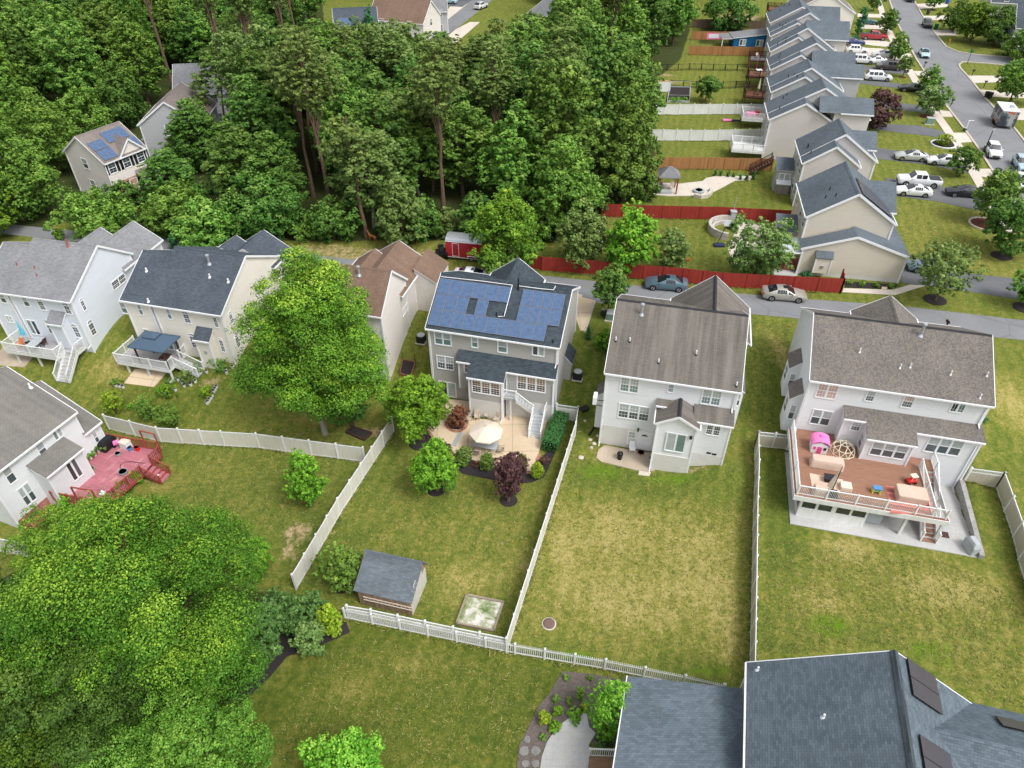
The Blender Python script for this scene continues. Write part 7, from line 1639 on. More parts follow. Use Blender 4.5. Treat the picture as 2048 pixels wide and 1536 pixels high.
for l,x,y,yt,w,k in (('round clipped green bush left of the umbrella table',712,722,562,140,'box'),('round clipped bush in the middle of the patio edge',920,760,612,120,'box'),('round clipped bush behind the purple plum tree',1215,770,632,108,'box'),('pale variegated round bush in the corner of the mulch bed',1340,830,697,108,'yellow'),('spreading dark red leaf maple in the brick ring',672,390,222,190,'redm'),('small purple shrub by the plank step',580,600,540,70,'purple'),('small purple shrub at the end of the clipped hedge',1400,715,650,80,'purple'),('tiny maroon shrub in the mulch bed',820,735,700,70,'redm')):
    Z=P4; a=Z(x,y);t_=Z(0,yt); bush(l,a[0],a[1],t_[1],w*.2344,k,'round',.09,1.3,cr=.13)
Zs_=zm(0,970,.3684)
for l,x,y,yt,w,k,sh in (('big clipped dark shrub at the left of the mulch path, upper one',1550,760,565,230,'shrub','round'),('big clipped dark shrub beside the yellow green bush',1685,780,595,230,'shrub','round'),('long dark shrub under the foreground maple',1455,930,640,210,'shrub','round'),('lowest dark clipped shrub beside the mulch path',1400,1015,850,190,'shrub','round'),('yellow green bush at the end of the picket fence',1815,810,650,125,'yellow','round'),('loose grey green shrub with lilac flowers by the mulch path',1700,905,745,170,'grey','round')):
    a=Zs_(x,y);t_=Zs_(0,yt); bush(l,a[0],a[1],t_[1],w*.3684,k,sh,.12,1.3,cr=.12)
Zc=zm(1000,1150,.2539)
M['flag']=flat('grey_flagstone',srgb(128,126,124),.85,.2,.2,2.5)
bush('dense round bright green bush beside the foreground house',*Zc(835,1240),Zc(0,835)[1],84,'lime','round',.09,1.9,cr=.1,gap=0)
for i,(x,y,yt,w,k,l) in enumerate(((345,1160,1075,100,'yellow','yellow flowering clump on the foreground slope'),(430,1215,1150,110,'lime','low green mound beside the concrete patio'),(600,1120,1040,150,'lime','long low green clump above the concrete patio'),(660,1060,1005,60,'yellow','small yellow flower clump near the round bush'),(440,1000,955,50,'mid','small green perennial on the dark slope'),(540,1010,970,50,'mid','second small green perennial on the dark slope'),(625,980,880,60,'mid','taller thin green plant on the dark slope'),(710,820,785,50,'mid','small green plant under the picket fence'),(515,815,780,50,'mid','small green plant at the top of the dark slope'),(450,1100,1035,80,'lime','leafy green clump above the yellow flowers'),(820,1330,1235,160,'shrub','dark leafy shrub beneath the round bush'),(340,1285,1250,60,'mid','small plant by the edge of the concrete patio'))):
    a=Zc(x,y); bush(l,a[0],a[1],Zc(0,yt)[1],w*.2539,k,'round',.09,1.1,cr=.16)
sheet('mulch_bed',[G(*Zc(*p)) for p in ((490,760),(700,780),(1000,830),(1000,1340),(740,1350),(700,1250),(680,1080),(560,1120),(400,1250),(330,1400),(320,1520),(130,1520),(150,1350),(210,1230),(300,1040),(400,920))],M['slope'] if 'slope' in M else flat('grey_mulch',srgb(104,96,90),.95,.1,.35,9.),.05)
sheet('patio',[G(*Zc(*p)) for p in ((310,1560),(330,1430),(370,1320),(450,1200),(560,1120),(680,1080),(700,1200),(755,1250),(700,1340),(700,1560))],M['paver'],.09)
for i,(x,y,w_) in enumerate(((190,1390,85),(280,1390,80),(215,1300,60),(200,1490,70),(280,1490,70))):
    b=MB(); c=Zc(x,y); b.slab([G(c[0]+w_*.2539*.5*math.cos(a)*random.uniform(.8,1.1),c[1]+w_*.2539*.5*math.sin(a)*random.uniform(.8,1.1))+UP*.1 for a in [2*math.pi*k/7 for k in range(7)]],.12); tag(b.build('flagstone',M['flag']),['flat grey flagstone on the slope, upper left of five','flat grey flagstone touching the concrete patio','smallest flat grey flagstone, topmost of five','flat grey flagstone at the bottom left','flat grey flagstone at the bottom beside the patio'][i],'stone','flagstones on the slope')
sheet('mulch_bed',[G(*Zs_(*p)) for p in ((1520,740),(1760,760),(1880,740),(1900,800),(1700,890),(1560,930),(1450,1060),(1310,1180),(1290,1120),(1400,1000),(1480,900))],M['mulch'],.05)
# garden behind the cream house
Kg=K2
for i,(x,y,yt,w,k,l) in enumerate(((1300,735,640,170,'mid','dark leafy clump at the foot of the cream house stairs'),(1550,760,600,230,'mid','spreading pale leaf plant at the cream house corner'),(1140,950,750,130,'grey','tall flowering plant beside the white buckets'),(920,910,840,170,'mid','bushy green plant right of the small patio'),(870,1090,950,220,'lime','bright green bushy plant in the garden'),(220,1330,1020,220,'yellow','tall yellow green plant at the left of the garden'),(650,1380,1080,260,'mid','feathery green plant in the middle of the garden'),(960,1460,1190,300,'mid','wide feathery green plant near the white fence'),(1340,1100,990,110,'lime','yellow green clump at the row of white pots'),(1400,1110,960,120,'yellow','leafy clump behind the row of white pots'),(210,950,870,120,'mid','small plant behind three white pots'),(190,540,470,70,'lime','potted plant on the deck corner'),(740,1050,1000,60,'lime','small bright sprout in the garden'),(400,1270,1200,90,'lime','low bright plant in the left garden'))):
    a=Kg(x,y); b=None
    if 'deck corner' in l: b=fr2.W(fr2.pz(*Kg(200,540),-.35)[0]+.3,fr2.pz(*Kg(200,540),-.35)[1],-.35)
    bush(l,a[0],a[1],Kg(0,yt)[1],w*.15625*1.15,k,'round',.12,.55,cr=.2,base=b,gap=.5)
pots=[(215,985),(255,990),(300,1000),(910,930),(1005,905),(970,1035),(840,1080),(1065,950),(1085,985),(1165,970),(1225,930),(1370,805),(1530,780),(1615,780),(1625,815),(1700,745),(1495,1000),(1478,1030),(1460,1060),(1440,1110),(1425,1140),(1405,1165),(1390,1190),(1375,1205)]
lab=['left of three white pots on the garden lawn','middle of three white pots on the garden lawn','right of three white pots on the garden lawn','white bucket in front of the bushy plant','white bucket beside the stair foot plants','white bucket tilted by the bright green plant','white sack pot below the bright green plant','upper left of the white buckets under the flowering plant','lower left of the white buckets under the flowering plant','right of the white buckets under the flowering plant','lone white bucket right of the flowering plant','white bucket at the cream house stair bottom','pale teal bucket at the cream house corner','white bucket beside the teal bucket','lower white bucket beside the teal bucket','white bucket nearest the maple foliage']+[f'white pot in the slanting garden row, {w} from the house' for w in ('first','second','third','fourth','fifth','sixth','seventh','eighth')]
for (x,y),l in zip(pots,lab):
    p=G(*Kg(x,y)); bucket('plant_pot',l,p,.17,.34,'teal' if 'teal bucket at' in l else 'vinyl','pot','white pots in the garden',False)
# arborvitae row and shrubs elsewhere
for i,x in enumerate((1430,1441,1455,1467,1480,1493,1507)): bush(f'slim dark arborvitae on the pale gazebo patio edge, {["first","second","third","fourth","fifth","sixth","seventh"][i]} from the left',x,[352,353,354,355,360,361,359][i],[340,341,342,345,347,347,341][i],6,'hedge','column',.14,1.2,'arborvitae','arborvitae along the pale patio')
for x,y,yt,w,k,l,sh in ((1176,676,652,16,'hedge','small dark conifer beside the grey house driveway','cone'),(1610,552,541,26,'hedge','dark shrub at the foot of the beige chimney bump','round'),(1699,569,560,9,'mid','small shrub in the row house mulch bed, left','round'),(1722,572,561,12,'mid','small shrub in the row house mulch bed, middle','round'),(1752,575,565,11,'mid','small shrub in the row house mulch bed, second from right','round'),(1780,576,567,12,'mid','small shrub in the row house mulch bed, right','round'),(1886,290,268,32,'yellow','mounded yellow green shrub in a white ring','round'),(1710,82,70,20,'hedge','dark shrub at the row house corner near the red pickup','round'),(350,500,470,14,'hedge','slim evergreen behind the cream house, left','column'),(372,505,485,12,'hedge','slim evergreen behind the cream house, right','column'),(120,480,458,20,'yellow','yellow green evergreen behind the pale blue house','column'),(1208,700,690,20,'mid','small weeds beside the white house wall','round'),(140,1000+20,990,26,'lime','green shrub below the red deck rail, left','round'),(280,965,940,24,'lime','green shrub beside the red deck stairs','round'),(245,985,962,26,'lime','green shrub below the red deck rail, right','round'),(1495,155,146,12,'hedge','small shrub by the brown deck','round'),(1960,840,825,24,'hedge','dark shrub by the right house corner','round')): bush(l,x,y,yt,w,k,sh,.14,1.2)
# leaning pines with bare limbs that stand out of the canopy
def pine_bare(label,xb,yb,xt,yt,r,bark,crown,kind='pine',lo=.6,name='pine_tree'):
    b=G(xb,yb); H=zat(b,yt); e=U(xt,yt,b.z+H); T=thing(name,label,'tree',tuple(b)); d=e-b; m=MB(); pts=[]
    for i in range(9): q=i/8; pts.append(V((d.x*q+math.sin(i*1.7)*.12,d.y*q+math.cos(i*2.1)*.12,H*q)))
    m.tube(pts,[r*(1-.7*i/8) for i in range(9)],8); rg=random.Random(int(xb))
    for i in range(12):
        q=rg.uniform(.35,.95); a=rg.uniform(0,6.28); L=rg.uniform(1.2,3.)*(1.2-q*.5); s=V((d.x*q,d.y*q,H*q)); m.tube([s,s+V((math.cos(a)*L*.6,math.sin(a)*L*.6,L*.25)),s+V((math.cos(a)*L,math.sin(a)*L,L*.55))],[r*.28,r*.16,.02],5)
    m.build('trunk',M[bark],T,local=True)
    if crown:
        me,C=crown_mesh('crown',int(xb+yb),crown,H*(1-lo),'pine',.6,.38,LF[kind],.14,.4,.05,.4); o=bpy.data.objects.new('crown',me); COL.objects.link(o); o.parent=T; o.location=(d.x*.8,d.y*.8,H*lo)
    return T
pine_bare('tall pine with a bare reddish trunk at the front edge of the woods',733,478,690,232,.26,'barkpine',7.5)
pine_bare('pine with a leaning pale trunk in the front of the woods',838,392,772,180,.2,'barkgrey',6.)
pine_bare('pine with a straight reddish trunk left of the trailer',866,385,858,140,.22,'barkpine',7.)
pine_bare('dead forked grey tree rising from the pines',697,235,672,40,.22,'barkgrey',0,name='dead_tree')
pine_bare('tall thin pine with a dark trunk behind the bright front tree',1137,255,1142,22,.22,'bark',8.5,'oak',.4)
pine_bare('pale bare trunk pine near the white woodland house',438,290,395,150,.18,'barkgrey',5.)
pine_bare('straight pine right of the white woodland house',492,250,475,28,.2,'barkpine',8.)
pine_bare('pine left of the white woodland house',456,285,430,90,.2,'barkpine',7.)
pine_bare('pine in the middle of the woods below the far street',620,220,610,50,.2,'barkpine',7.)

# rough grass at the foot of the fences and weeds through the lawns
rng=np.random.default_rng(3); TP=[]
for a,c in FENCE_LINES:
    L=(c-a).length; n=int(L*14)
    for i in range(n):
        q=a+(c-a)*rng.uniform(); TP.append((q.x+rng.normal()*.11,q.y+rng.normal()*.11,rng.uniform(.06,.18)))
for px,n in (([(1030,1270),(1150,900),(1195,940),(1300,960),(1430,950),(1500,930),(1500,1360),(1240,1325)],3800),([(1535,1080),(1600,1085),(1900,1125),(2040,1200),(2048,1440),(1790,1290),(1520,1310)],3600),([(700,1200),(600,1160),(760,930),(850,985),(980,970),(1090,960),(1005,1265),(890,1240)],2600),([(540,1480),(640,1320),(720,1275),(1100,1340),(1040,1520),(780,1530),(560,1530)],2600),([(280,960),(420,900),(690,930),(590,1120),(540,1060)],1400),([(480,850),(640,870),(740,860),(700,900),(520,870)],300),([(1500,640),(1590,650),(1560,840),(1500,890)],700),([(1800,400),(1960,440),(1960,540),(1820,520)],500),([(1320,440),(1420,450),(1450,540),(1320,520)],400)):
    P=gp(px); x0=min(p.x for p in P);x1=max(p.x for p in P);y0=min(p.y for p in P);y1=max(p.y for p in P); k=0
    n=int(n*1.5)
    while k<n:
        q=V((rng.uniform(x0,x1),rng.uniform(y0,y1),0))
        if inside(q,P): TP.append((q.x,q.y,rng.uniform(.025,.075))); k+=1
TP=np.array(TP); per=5; N=len(TP)*per; idx=np.repeat(np.arange(len(TP)),per); zz=TH(TP[:,0],TP[:,1])
a=rng.uniform(0,6.283,N); h=TP[idx,2]*rng.uniform(.6,1.2,N); w=h*.45+.02; dx=np.cos(a);dy=np.sin(a)
bx=TP[idx,0]+rng.normal(size=N)*.05;by=TP[idx,1]+rng.normal(size=N)*.05;bz=zz[idx]-.01; lx=rng.normal(size=N)*1.3*h;ly=rng.normal(size=N)*1.3*h
v=np.stack([np.stack([bx-dx*w/2,by-dy*w/2,bz],1),np.stack([bx+dx*w/2,by+dy*w/2,bz],1),np.stack([bx+dx*w/3+lx,by+dy*w/3+ly,bz+h],1),np.stack([bx-dx*w/3+lx,by-dy*w/3+ly,bz+h],1)],1).reshape(-1,3)
tn=np.clip(rng.uniform(.05,.95,len(TP))[idx]+rng.normal(size=N)*.1,0,1)
me=mkmesh('grass_tufts',v,np.arange(len(v)).reshape(-1,4),[leafm('grass_blades',srgb(98,118,50),srgb(142,148,72),srgb(190,178,120),.3)],np.repeat(tn,4))
o=bpy.data.objects.new('grass_tufts',me); COL.objects.link(o); o['kind']='stuff'; o['label']='rough tufts of grass along the fences and through the lawns'; o['category']='grass'
# ================= vehicles
import bmesh
M['carglass']=paint('car_glass',srgb(30,36,42),.08); M['lamp']=paint('headlight_lens',srgb(214,220,224),.12); M['tail']=paint('tail_light',srgb(170,34,34),.2); M['plate']=flat('number_plate',srgb(220,220,214),.5)
CP={}
def cpaint(n,c,met=.0):
    if n not in CP: CP[n]=paint('car_paint_'+n,srgb(*c),.28,met)
    return CP[n]
# stations: x, zbottom, zbelt, halfwidth, zroof, roofhalf, cabin flag
CARS={
'sedan':(4.75,.33,[(2.38,.34,.56,.70,.60,.5,0),(2.25,.22,.70,.84,.74,.6,0),(1.35,.2,.86,.91,.92,.6,0),(1.0,.2,.91,.92,.96,.62,0),(.1,.2,.93,.92,1.38,.58,1),(-.35,.2,.935,.92,1.43,.57,1),(-.95,.2,.94,.92,1.38,.58,1),(-1.8,.2,.96,.91,1.02,.62,0),(-2.2,.24,.95,.86,1.0,.6,0),(-2.38,.36,.80,.76,.86,.5,0)],1.45,-1.40),
'suv':(4.7,.36,[(2.35,.40,.72,.74,.76,.5,0),(2.22,.28,.92,.88,.96,.6,0),(1.4,.28,1.02,.93,1.08,.62,0),(1.0,.28,1.06,.94,1.12,.64,0),(.35,.28,1.07,.94,1.66,.64,1),(-1.5,.28,1.08,.94,1.66,.64,1),(-2.2,.3,1.06,.90,1.15,.66,0),(-2.34,.42,.95,.84,1.0,.6,0)],1.42,-1.36),
'van':(5.1,.35,[(2.55,.38,.70,.74,.74,.5,0),(2.42,.24,.88,.90,.92,.6,0),(1.85,.24,1.0,.97,1.05,.66,0),(1.6,.24,1.04,.98,1.1,.68,0),(.6,.24,1.05,.98,1.72,.70,1),(-1.95,.24,1.06,.98,1.72,.70,1),(-2.45,.28,1.04,.95,1.12,.72,0),(-2.55,.42,.95,.88,1.0,.6,0)],1.6,-1.5),
'pickup':(5.8,.40,[(2.9,.5,.82,.82,.86,.6,0),(2.75,.36,1.04,.96,1.08,.7,0),(1.75,.36,1.14,1.0,1.2,.72,0),(1.35,.36,1.18,1.0,1.24,.72,0),(.75,.36,1.2,1.0,1.86,.70,1),(-.75,.36,1.2,1.0,1.86,.70,1),(-1.05,.36,1.2,1.0,1.26,.74,0),(-1.1,.36,1.18,1.0,1.2,.9,0),(-2.8,.4,1.18,1.0,1.2,.9,0),(-2.9,.5,1.1,.96,1.12,.86,0)],1.85,-1.85)}
TYRE=MB(); TYRE.lathe((0,0,0),[(.2,-.11),(.315,-.11),(.335,-.07),(.335,.07),(.315,.11),(.2,.11)],16)
RIM=MB(); RIM.lathe((0,0,0),[(.0,.085),(.05,.1),(.06,.075),(.2,.07),(.215,.115),(.225,.1)],16)
for k in range(5):
    a=k*1.2566; RIM.bar((.04*math.cos(a),.04*math.sin(a),.085),(.2*math.cos(a),.2*math.sin(a),.085),.045,.03)
def make_car(kind,pn,pc,label,cat='car',name='parked_car',met=0.):
    L,wr_,st,xf,xr=CARS[kind]; T=thing(name,label,cat); pm=cpaint(pn,pc,met)
    rings=[]
    for x,zb,zt,w,zr,rw,cb in st:
        h=[(w*.90,zb),(w,zb+.16),(w*1.0,zt-.16),(w*.955,zt),(rw+.03 if cb else w*.80,zr-.045),(rw*.82 if cb else w*.5,zr-.008)]
        rings.append([V((x,-y,z)) for y,z in h]+[V((x,0,zr))]+[V((x,y,z)) for y,z in h[::-1]])
    B_=MB();G_=dict(windshield=MB(),rear_window=MB(),side_window=MB()); n=13
    for i in range(len(rings)-1):
        a,b=rings[i],rings[i+1]; ca,cb=st[i][6],st[i+1][6]
        for k in range(n-1):
            f=[a[k],b[k],b[k+1],a[k+1]]
            side=k in(3,8); topf=4<=k<=7; t=B_
            if ca and cb and side:
                # window band inset, leaving a painted frame and pillar
                s=-1 if k==3 else 1; lo=(a[k],b[k]) if k==3 else (a[k+1],b[k+1]); hi=(a[k+1],b[k+1]) if k==3 else (a[k],b[k]); m=G_['side_window']; nn=2 if kind=='sedan' or kind=='pickup' else 3
                B_.poly(f)
                for j in range(nn):
                    u0=j/nn+.025;u1=(j+1)/nn-.025; P=lambda u,v:(lo[0].lerp(lo[1],u)).lerp(hi[0].lerp(hi[1],u),v)+V((0,s*.006,.004))
                    q=[P(u0,.1),P(u1,.1),P(u1,.92),P(u0,.92)]; m.poly(q if s<0 else q[::-1])
                continue
            if (ca!=cb) and (topf or side):
                g=G_['windshield' if cb else 'rear_window']
                if kind=='pickup' and not cb and i>5: pass
                if topf: g.poly(f)
                else:
                    B_.poly(f); c=(f[0]+f[1]+f[2]+f[3])/4; s=-1 if k==3 else 1; q=[c+(p-c)*.62+V((0,s*.008,.004)) for p in f]; G_['side_window'].poly(q)
                continue
            B_.poly(f)
    B_.poly([p for p in rings[0]][::-1]); B_.poly(rings[-1])
    body=B_.build('body',pm,T,local=True); bm=bmesh.new(); bm.from_mesh(body.data); bmesh.ops.remove_doubles(bm,verts=bm.verts,dist=.0005); bm.to_mesh(body.data); bm.free()
    body.data.polygons.foreach_set('use_smooth',[True]*len(body.data.polygons)); body.data.set_sharp_from_angle(angle=R(38)); body.modifiers.new('b','BEVEL').width=.025; body.modifiers['b'].segments=2; body.modifiers['b'].angle_limit=R(38)

    for k_,m in G_.items():
        if m.f: m.build(k_,M['carglass'],T,local=True)
    w=st[3][3]
    for x in (xf,xr):
        for s in (-1,1):
            o=TYRE.build('wheel',M['rubber'],T,local=True); k=wr_/.335; o.location=(x,s*(w-.1),wr_); o.rotation_euler=(-s*math.pi/2,0,0); o.scale=(k,k,1)
            r=RIM.build('rim',M['rim'],o,local=True)
            a=MB(); a.tube([(x,s*(w-.02),wr_),(x,s*(w+.004),wr_)],wr_*1.16,18); a.build('wheel_arch',M['black'],T,local=True)
    zl=st[1][2]
    for s in (-1,1):
        b=MB(); x=st[1][0]; b.b8([(x-.12,s*.50-.16,zl-.16),(x+.07,s*.46-.16,zl-.16),(x+.07,s*.46+.16,zl-.16),(x-.12,s*.62+.16,zl-.16)],[(x-.2,s*.50-.16,zl-.01),(x+.03,s*.46-.16,zl-.02),(x+.03,s*.46+.16,zl-.02),(x-.2,s*.62+.16,zl-.01)]); b.build('headlight',M['lamp'],T,local=True)
        b=MB(); x=st[-1][0]; zt=st[-2][2]; b.lbox((x+.06,s*.62,zt-.16),(.2,.34,.17)); b.build('tail_light',M['tail'],T,local=True)
        b=MB(); b.lbox((st[3][0]-.25,s*(w+.08),st[3][2]+.06),(.14,.18,.12)); b.build('wing_mirror',pm,T,local=True)
    b=MB(); x=st[0][0]; b.lbox((x-.0,0,st[0][1]+.12),(.04,1.0,.18)); b.build('grille',M['black'],T,local=True)
    b=MB(); b.lbox((st[-1][0]-.01,0,st[-1][1]+.2),(.03,.45,.13)); b.build('number_plate',M['plate'],T,local=True)
    if kind=='pickup':
        b=MB(); b.lbox((-1.95,0,1.205),(1.55,1.62,.02)); b.build('bed',M['dkmetal'],T,local=True)
    if kind=='sedan':
        b=MB(); b.lbox((-.1,0,1.432),(.4,.6,.008)); b.build('sunroof',M['carglass'],T,local=True)
    return T
def car(x,y,az,kind,pn,pc,label,cat='car',name='parked_car',met=0.,k=.96,flatz=None):
    T=make_car(kind,pn,pc,label,cat,name,met); p=U(x,y,.03); T.location=(p.x,p.y,.05); T.rotation_euler=(0,0,R(az)); T.scale=(k,k,k); T['group']='parked vehicles'; return T
WH=(226,228,232)
car(1331,575,171.5,'sedan','bluegrey',(92,118,132),'blue grey sedan parked in the street by the long red fence',met=.3)
car(1566,596,-8.5,'sedan','silver',(176,172,164),'silver beige sedan on the street at the right end of the red fence',met=.3)
car(948,560,-10,'sedan','white',WH,'white sedan on the street showing just above the solar roof ridge')
car(1820,319,169,'sedan','silverw',(196,200,200),'silver sedan nose in beside the row house with the big white pillar driveway',met=.3)
car(1884,328,169,'sedan','white',WH,'white sedan half hidden by the round dark tree')
car(1834,370,169,'pickup','white',(214,218,222),'white pickup truck with a grey bed on the driveway','pickup truck','pickup_truck')
car(1824,389,169,'sedan','white',WH,'white sedan parked alongside the white pickup truck')
car(1926,391,169,'sedan','black',(22,24,32),'black sedan at the street end of the pickup driveway')
car(1854,541,170,'sedan','slate',(110,130,150),'slate blue sedan under the open young tree',met=.3)
car(1983,309,-107,'suv','white',WH,'white car parked at the kerb behind the street lamp')
car(2040,336,-107,'suv','paleblue',(168,192,200),'pale blue hatchback at the right edge on the street')
car(2037,374,-107,'suv','white',WH,'white car behind the olive street tree at the right edge')
car(1754,160,-12,'van','white',WH,'white minivan nose out on the black driveway','minivan')
car(1822,182,168,'sedan','black',(36,44,52),'dark sedan under the olive street tree')
car(1777,139,168,'van','brown',(74,68,72),'dark brown minivan beside the small street tree','minivan')
car(1722,126,-12,'van','white',(206,204,196),'silver white minivan touching the dark row house roof','minivan')
car(1748,126,168,'sedan','white',WH,'white sedan between the two minivans')
car(1766,114,168,'sedan','white',WH,'white sedan on the pale concrete driveway')
car(1712,106,-12,'suv','white',WH,'white car nose out beside the row house, above the silver minivan')
car(1706,89,-12,'sedan','navy',(40,60,120),'dark blue sedan beside the row house shrub')
car(1746,79,-12,'pickup','red',(160,28,48),'red pickup truck on the concrete driveway','pickup truck','pickup_truck')
car(1847,112,-107,'sedan','palesky',(170,196,206),'pale blue car parked on the street below the kerb tree')
car(1853,53,-107,'suv','black',(24,30,40),'dark car parked on the right side of the upper street')
car(1819,2,-106,'suv','navy2',(40,40,60),'dark car cut off by the top edge on the street')
car(1733,48,-12,'sedan','teal',(30,90,96),'dark teal car beside the cream house')
car(861,42,-20,'van','silver2',(164,172,182),'silver minivan on the far driveway at the top','minivan')
car(962,17,60,'suv','white',WH,'white car driving on the far street at the top')
car(898,7,-15,'suv','palesky',(150,176,210),'pale blue car in the far driveway at the top edge')
# red enclosed trailer
p=U(893,519,0);q=U(975,527,0); frt=Fr((p.x,p.y),math.atan2(q.y-p.y,q.x-p.x)); T=thing('cargo_trailer','red enclosed trailer with a grey rounded roof beside the woods','trailer',tuple(frt.W(2.2,1,0)))
Lt=4.15;wt=2.1;hb=.45;ht=2.35
b=MB(); b.box(frt,0,Lt,0,wt,hb,ht); b.build('body',paint('trailer_red',srgb(176,16,46),.35),T)
b=MB(); k=8
for i in range(k):
    a0=math.pi*i/k;a1=math.pi*(i+1)/k; y0=wt/2-wt/2*math.cos(a0);y1=wt/2-wt/2*math.cos(a1);z0=ht+.4*math.sin(a0);z1=ht+.4*math.sin(a1)
    b.b8([frt.W(-.04,y0,z0),frt.W(Lt+.04,y0,z0),frt.W(Lt+.04,y1,z1),frt.W(-.04,y1,z1)],[frt.W(-.04,y0,z0+.03),frt.W(Lt+.04,y0,z0+.03),frt.W(Lt+.04,y1,z1+.03),frt.W(-.04,y1,z1+.03)])
b.extr([frt.W(-.03,wt/2-wt/2*math.cos(math.pi*i/k),ht+.4*math.sin(math.pi*i/k)) for i in range(k+1)],frt.a*.03); b.build('roof',M['steel'],T)
f=rear(frt,0); b=MB()
for a_ in ((.75,.8,.6,2.15),(1.5,1.55,.6,2.15),(.75,1.55,2.15,2.2),(.75,1.55,.55,.6)): fbox(b,f,a_[0],a_[1],a_[2],a_[3],.002,.03)
fbox(b,f,0,Lt,hb-.06,hb,-.02,.03);fbox(b,f,0,Lt,ht-.02,ht+.03,0,.03); b.build('door_trim',M['trim'],T)
b=MB(); fbox(b,f,.8,1.5,.6,2.15,.002,.015); b.build('door',paint('trailer_door_red',srgb(160,14,40),.35),T)
for x in (2.95,3.75):
    b=MB(); b.tube([frt.W(x,-.02,.34),frt.W(x,.22,.34)],.34,16); o=b.build('wheel',M['rubber'],T); r=MB(); r.tube([frt.W(x,-.035,.34),frt.W(x,.0,.34)],.19,12); r.build('rim',M['rim'],o)
b=MB(); b.box(frt,2.5,4.2,-.12,.0,.68,.74); b.box(frt,2.5,2.56,-.12,0,.5,.68);b.box(frt,4.14,4.2,-.12,0,.5,.68); b.build('mudguard',M['trim'],T)
b=MB(); b.box(frt,Lt+.02,Lt+1.0,.05,wt-.05,.5,.56); b.build('ramp',M['dkmetal'],T); b=MB(); b.bar(frt.W(0,wt/2,.45),frt.W(-1.1,wt/2,.45),.1,.1); b.build('tow_bar',M['dkmetal'],T)
p=U(884,514,0); T=thing('compact_tractor','small black tractor parked at the front of the red trailer','tractor',(p.x,p.y,0),R(100)); b=MB(); b.lbox((.55,0,.85),(1.1,.6,.45)); b.lbox((-.35,0,.75),(.8,.7,.3)); b.build('body',M['black'],T,local=True)
for x,rr_ in ((.75,.34),(-.45,.52)):
    for s in (-1,1): b=MB(); b.tube([(x,s*.5-.13,rr_),(x,s*.5+.13,rr_)],rr_,14); b.build('wheel',M['rubber'],T,local=True)
b=MB(); b.lbox((-.35,0,1.05),(.45,.45,.1)); b.lbox((-.58,0,1.3),(.08,.45,.5)); b.build('seat',M['dkmetal'],T,local=True); b=MB()
for s in (-.4,.4): b.tube([(-.65,s,.9),(-.65,s,2.)],.035,6)
b.tube([(-.65,-.4,2.),(-.65,.4,2.)],.035,6); b.build('roll_bar',M['dkmetal'],T,local=True)
# printed food trailer
p=U(1978,250,0); q=U(1992,258,0); T=thing('food_trailer','grey food trailer printed with orange pictures parked on the right street','trailer',tuple(U(2008,250,0)))
frf=Fr(tuple(U(1992,257,0))[:2],R(-16)); t=NT('food_wrap',.4,.4); u=t.uv(); n=t.noise(u,.55,3,.5,.3); c=t.ramp(n,[(.0,srgb(56,62,70)),(.5,srgb(92,100,106)),(.56,srgb(160,160,160)),(.61,srgb(190,92,56)),(.66,srgb(206,150,100))],'CONSTANT'); t.col(c)
b=MB(); b.box(frf,0,2.4,0,4.6,.5,2.75); b.build('body',t.m,T); b=MB(); b.box(frf,-.03,2.43,-.03,4.63,2.75,2.86); b.build('roof',M['trim'],T); b=MB(); b.box(frf,1.3,1.9,1.6,2.2,2.87,3.15); b.build('roof_vent',M['steel'],T); b=MB(); b.box(frf,-.02,2.42,-.02,4.62,.42,.5); b.build('skirt',M['dkmetal'],T)
for y in (1.8,2.6):
    for s in (0,2.4): b=MB(); b.tube([frf.W(s-.08,y,.34),frf.W(s+.08,y,.34)],.34,14); b.build('wheel',M['rubber'],T)
for (x,t_) in ((-.012,1.5),(-.012,2.3),(-.012,3.1)): b=MB(); b.box(frf,x-.01,x,t_,t_+.6,1.4,1.5); b.build('lettering',M['trim'],T)
b=MB(); fbox(b,rear(frf,0),1.3,1.9,.8,2.3,.004,.02); b.build('door',M['steel'],T)
# ================= small things
def mailbox(label,x,y,col='black',z=0.,az=R(-16)):
    p=U(x,y,z); T=thing('mailbox',label,'mailbox',tuple(p),az,'kerbside mailboxes'); b=MB(); b.lbox((0,0,.5),(.1,.1,1.0)); b.bar((0,0,.7),(.2,0,.95),.07,.07); b.build('post',M[col],T,local=True)
    b=MB(); k=6; pr=[(.12*math.cos(math.pi*i/k),1.08+.14*math.sin(math.pi*i/k)) for i in range(k+1)]; b.extr([(-.18,y_,z_) for y_,z_ in [(.12,1.0)]+pr[0:]+[(-.12,1.0)]],(.5,0,0)); b.build('box',M['black'],T,local=True); f=MB(); f.lbox((.1,.13,1.2),(.03,.02,.16)); f.build('flag',M['red'],T,local=True); return T
for x,y,l in ((1874,170,'upper black mailbox of the pair at the left kerb'),(1879,181,'lower black mailbox of the pair at the left kerb'),(1901,212,'black mailbox above the small grass strip'),(1847,136,'black mailbox below the pale blue street car'),(1797,48,'black mailbox beside the upper left kerb'),(1943,152,'dark mailbox on the corner lawn'),(1967,175,'dark mailbox by the right driveways'),(1888,662,'black mailbox with a newspaper tube behind the mottled roof')): mailbox(l,x,y,az=R(-16) if y<600 else R(82))
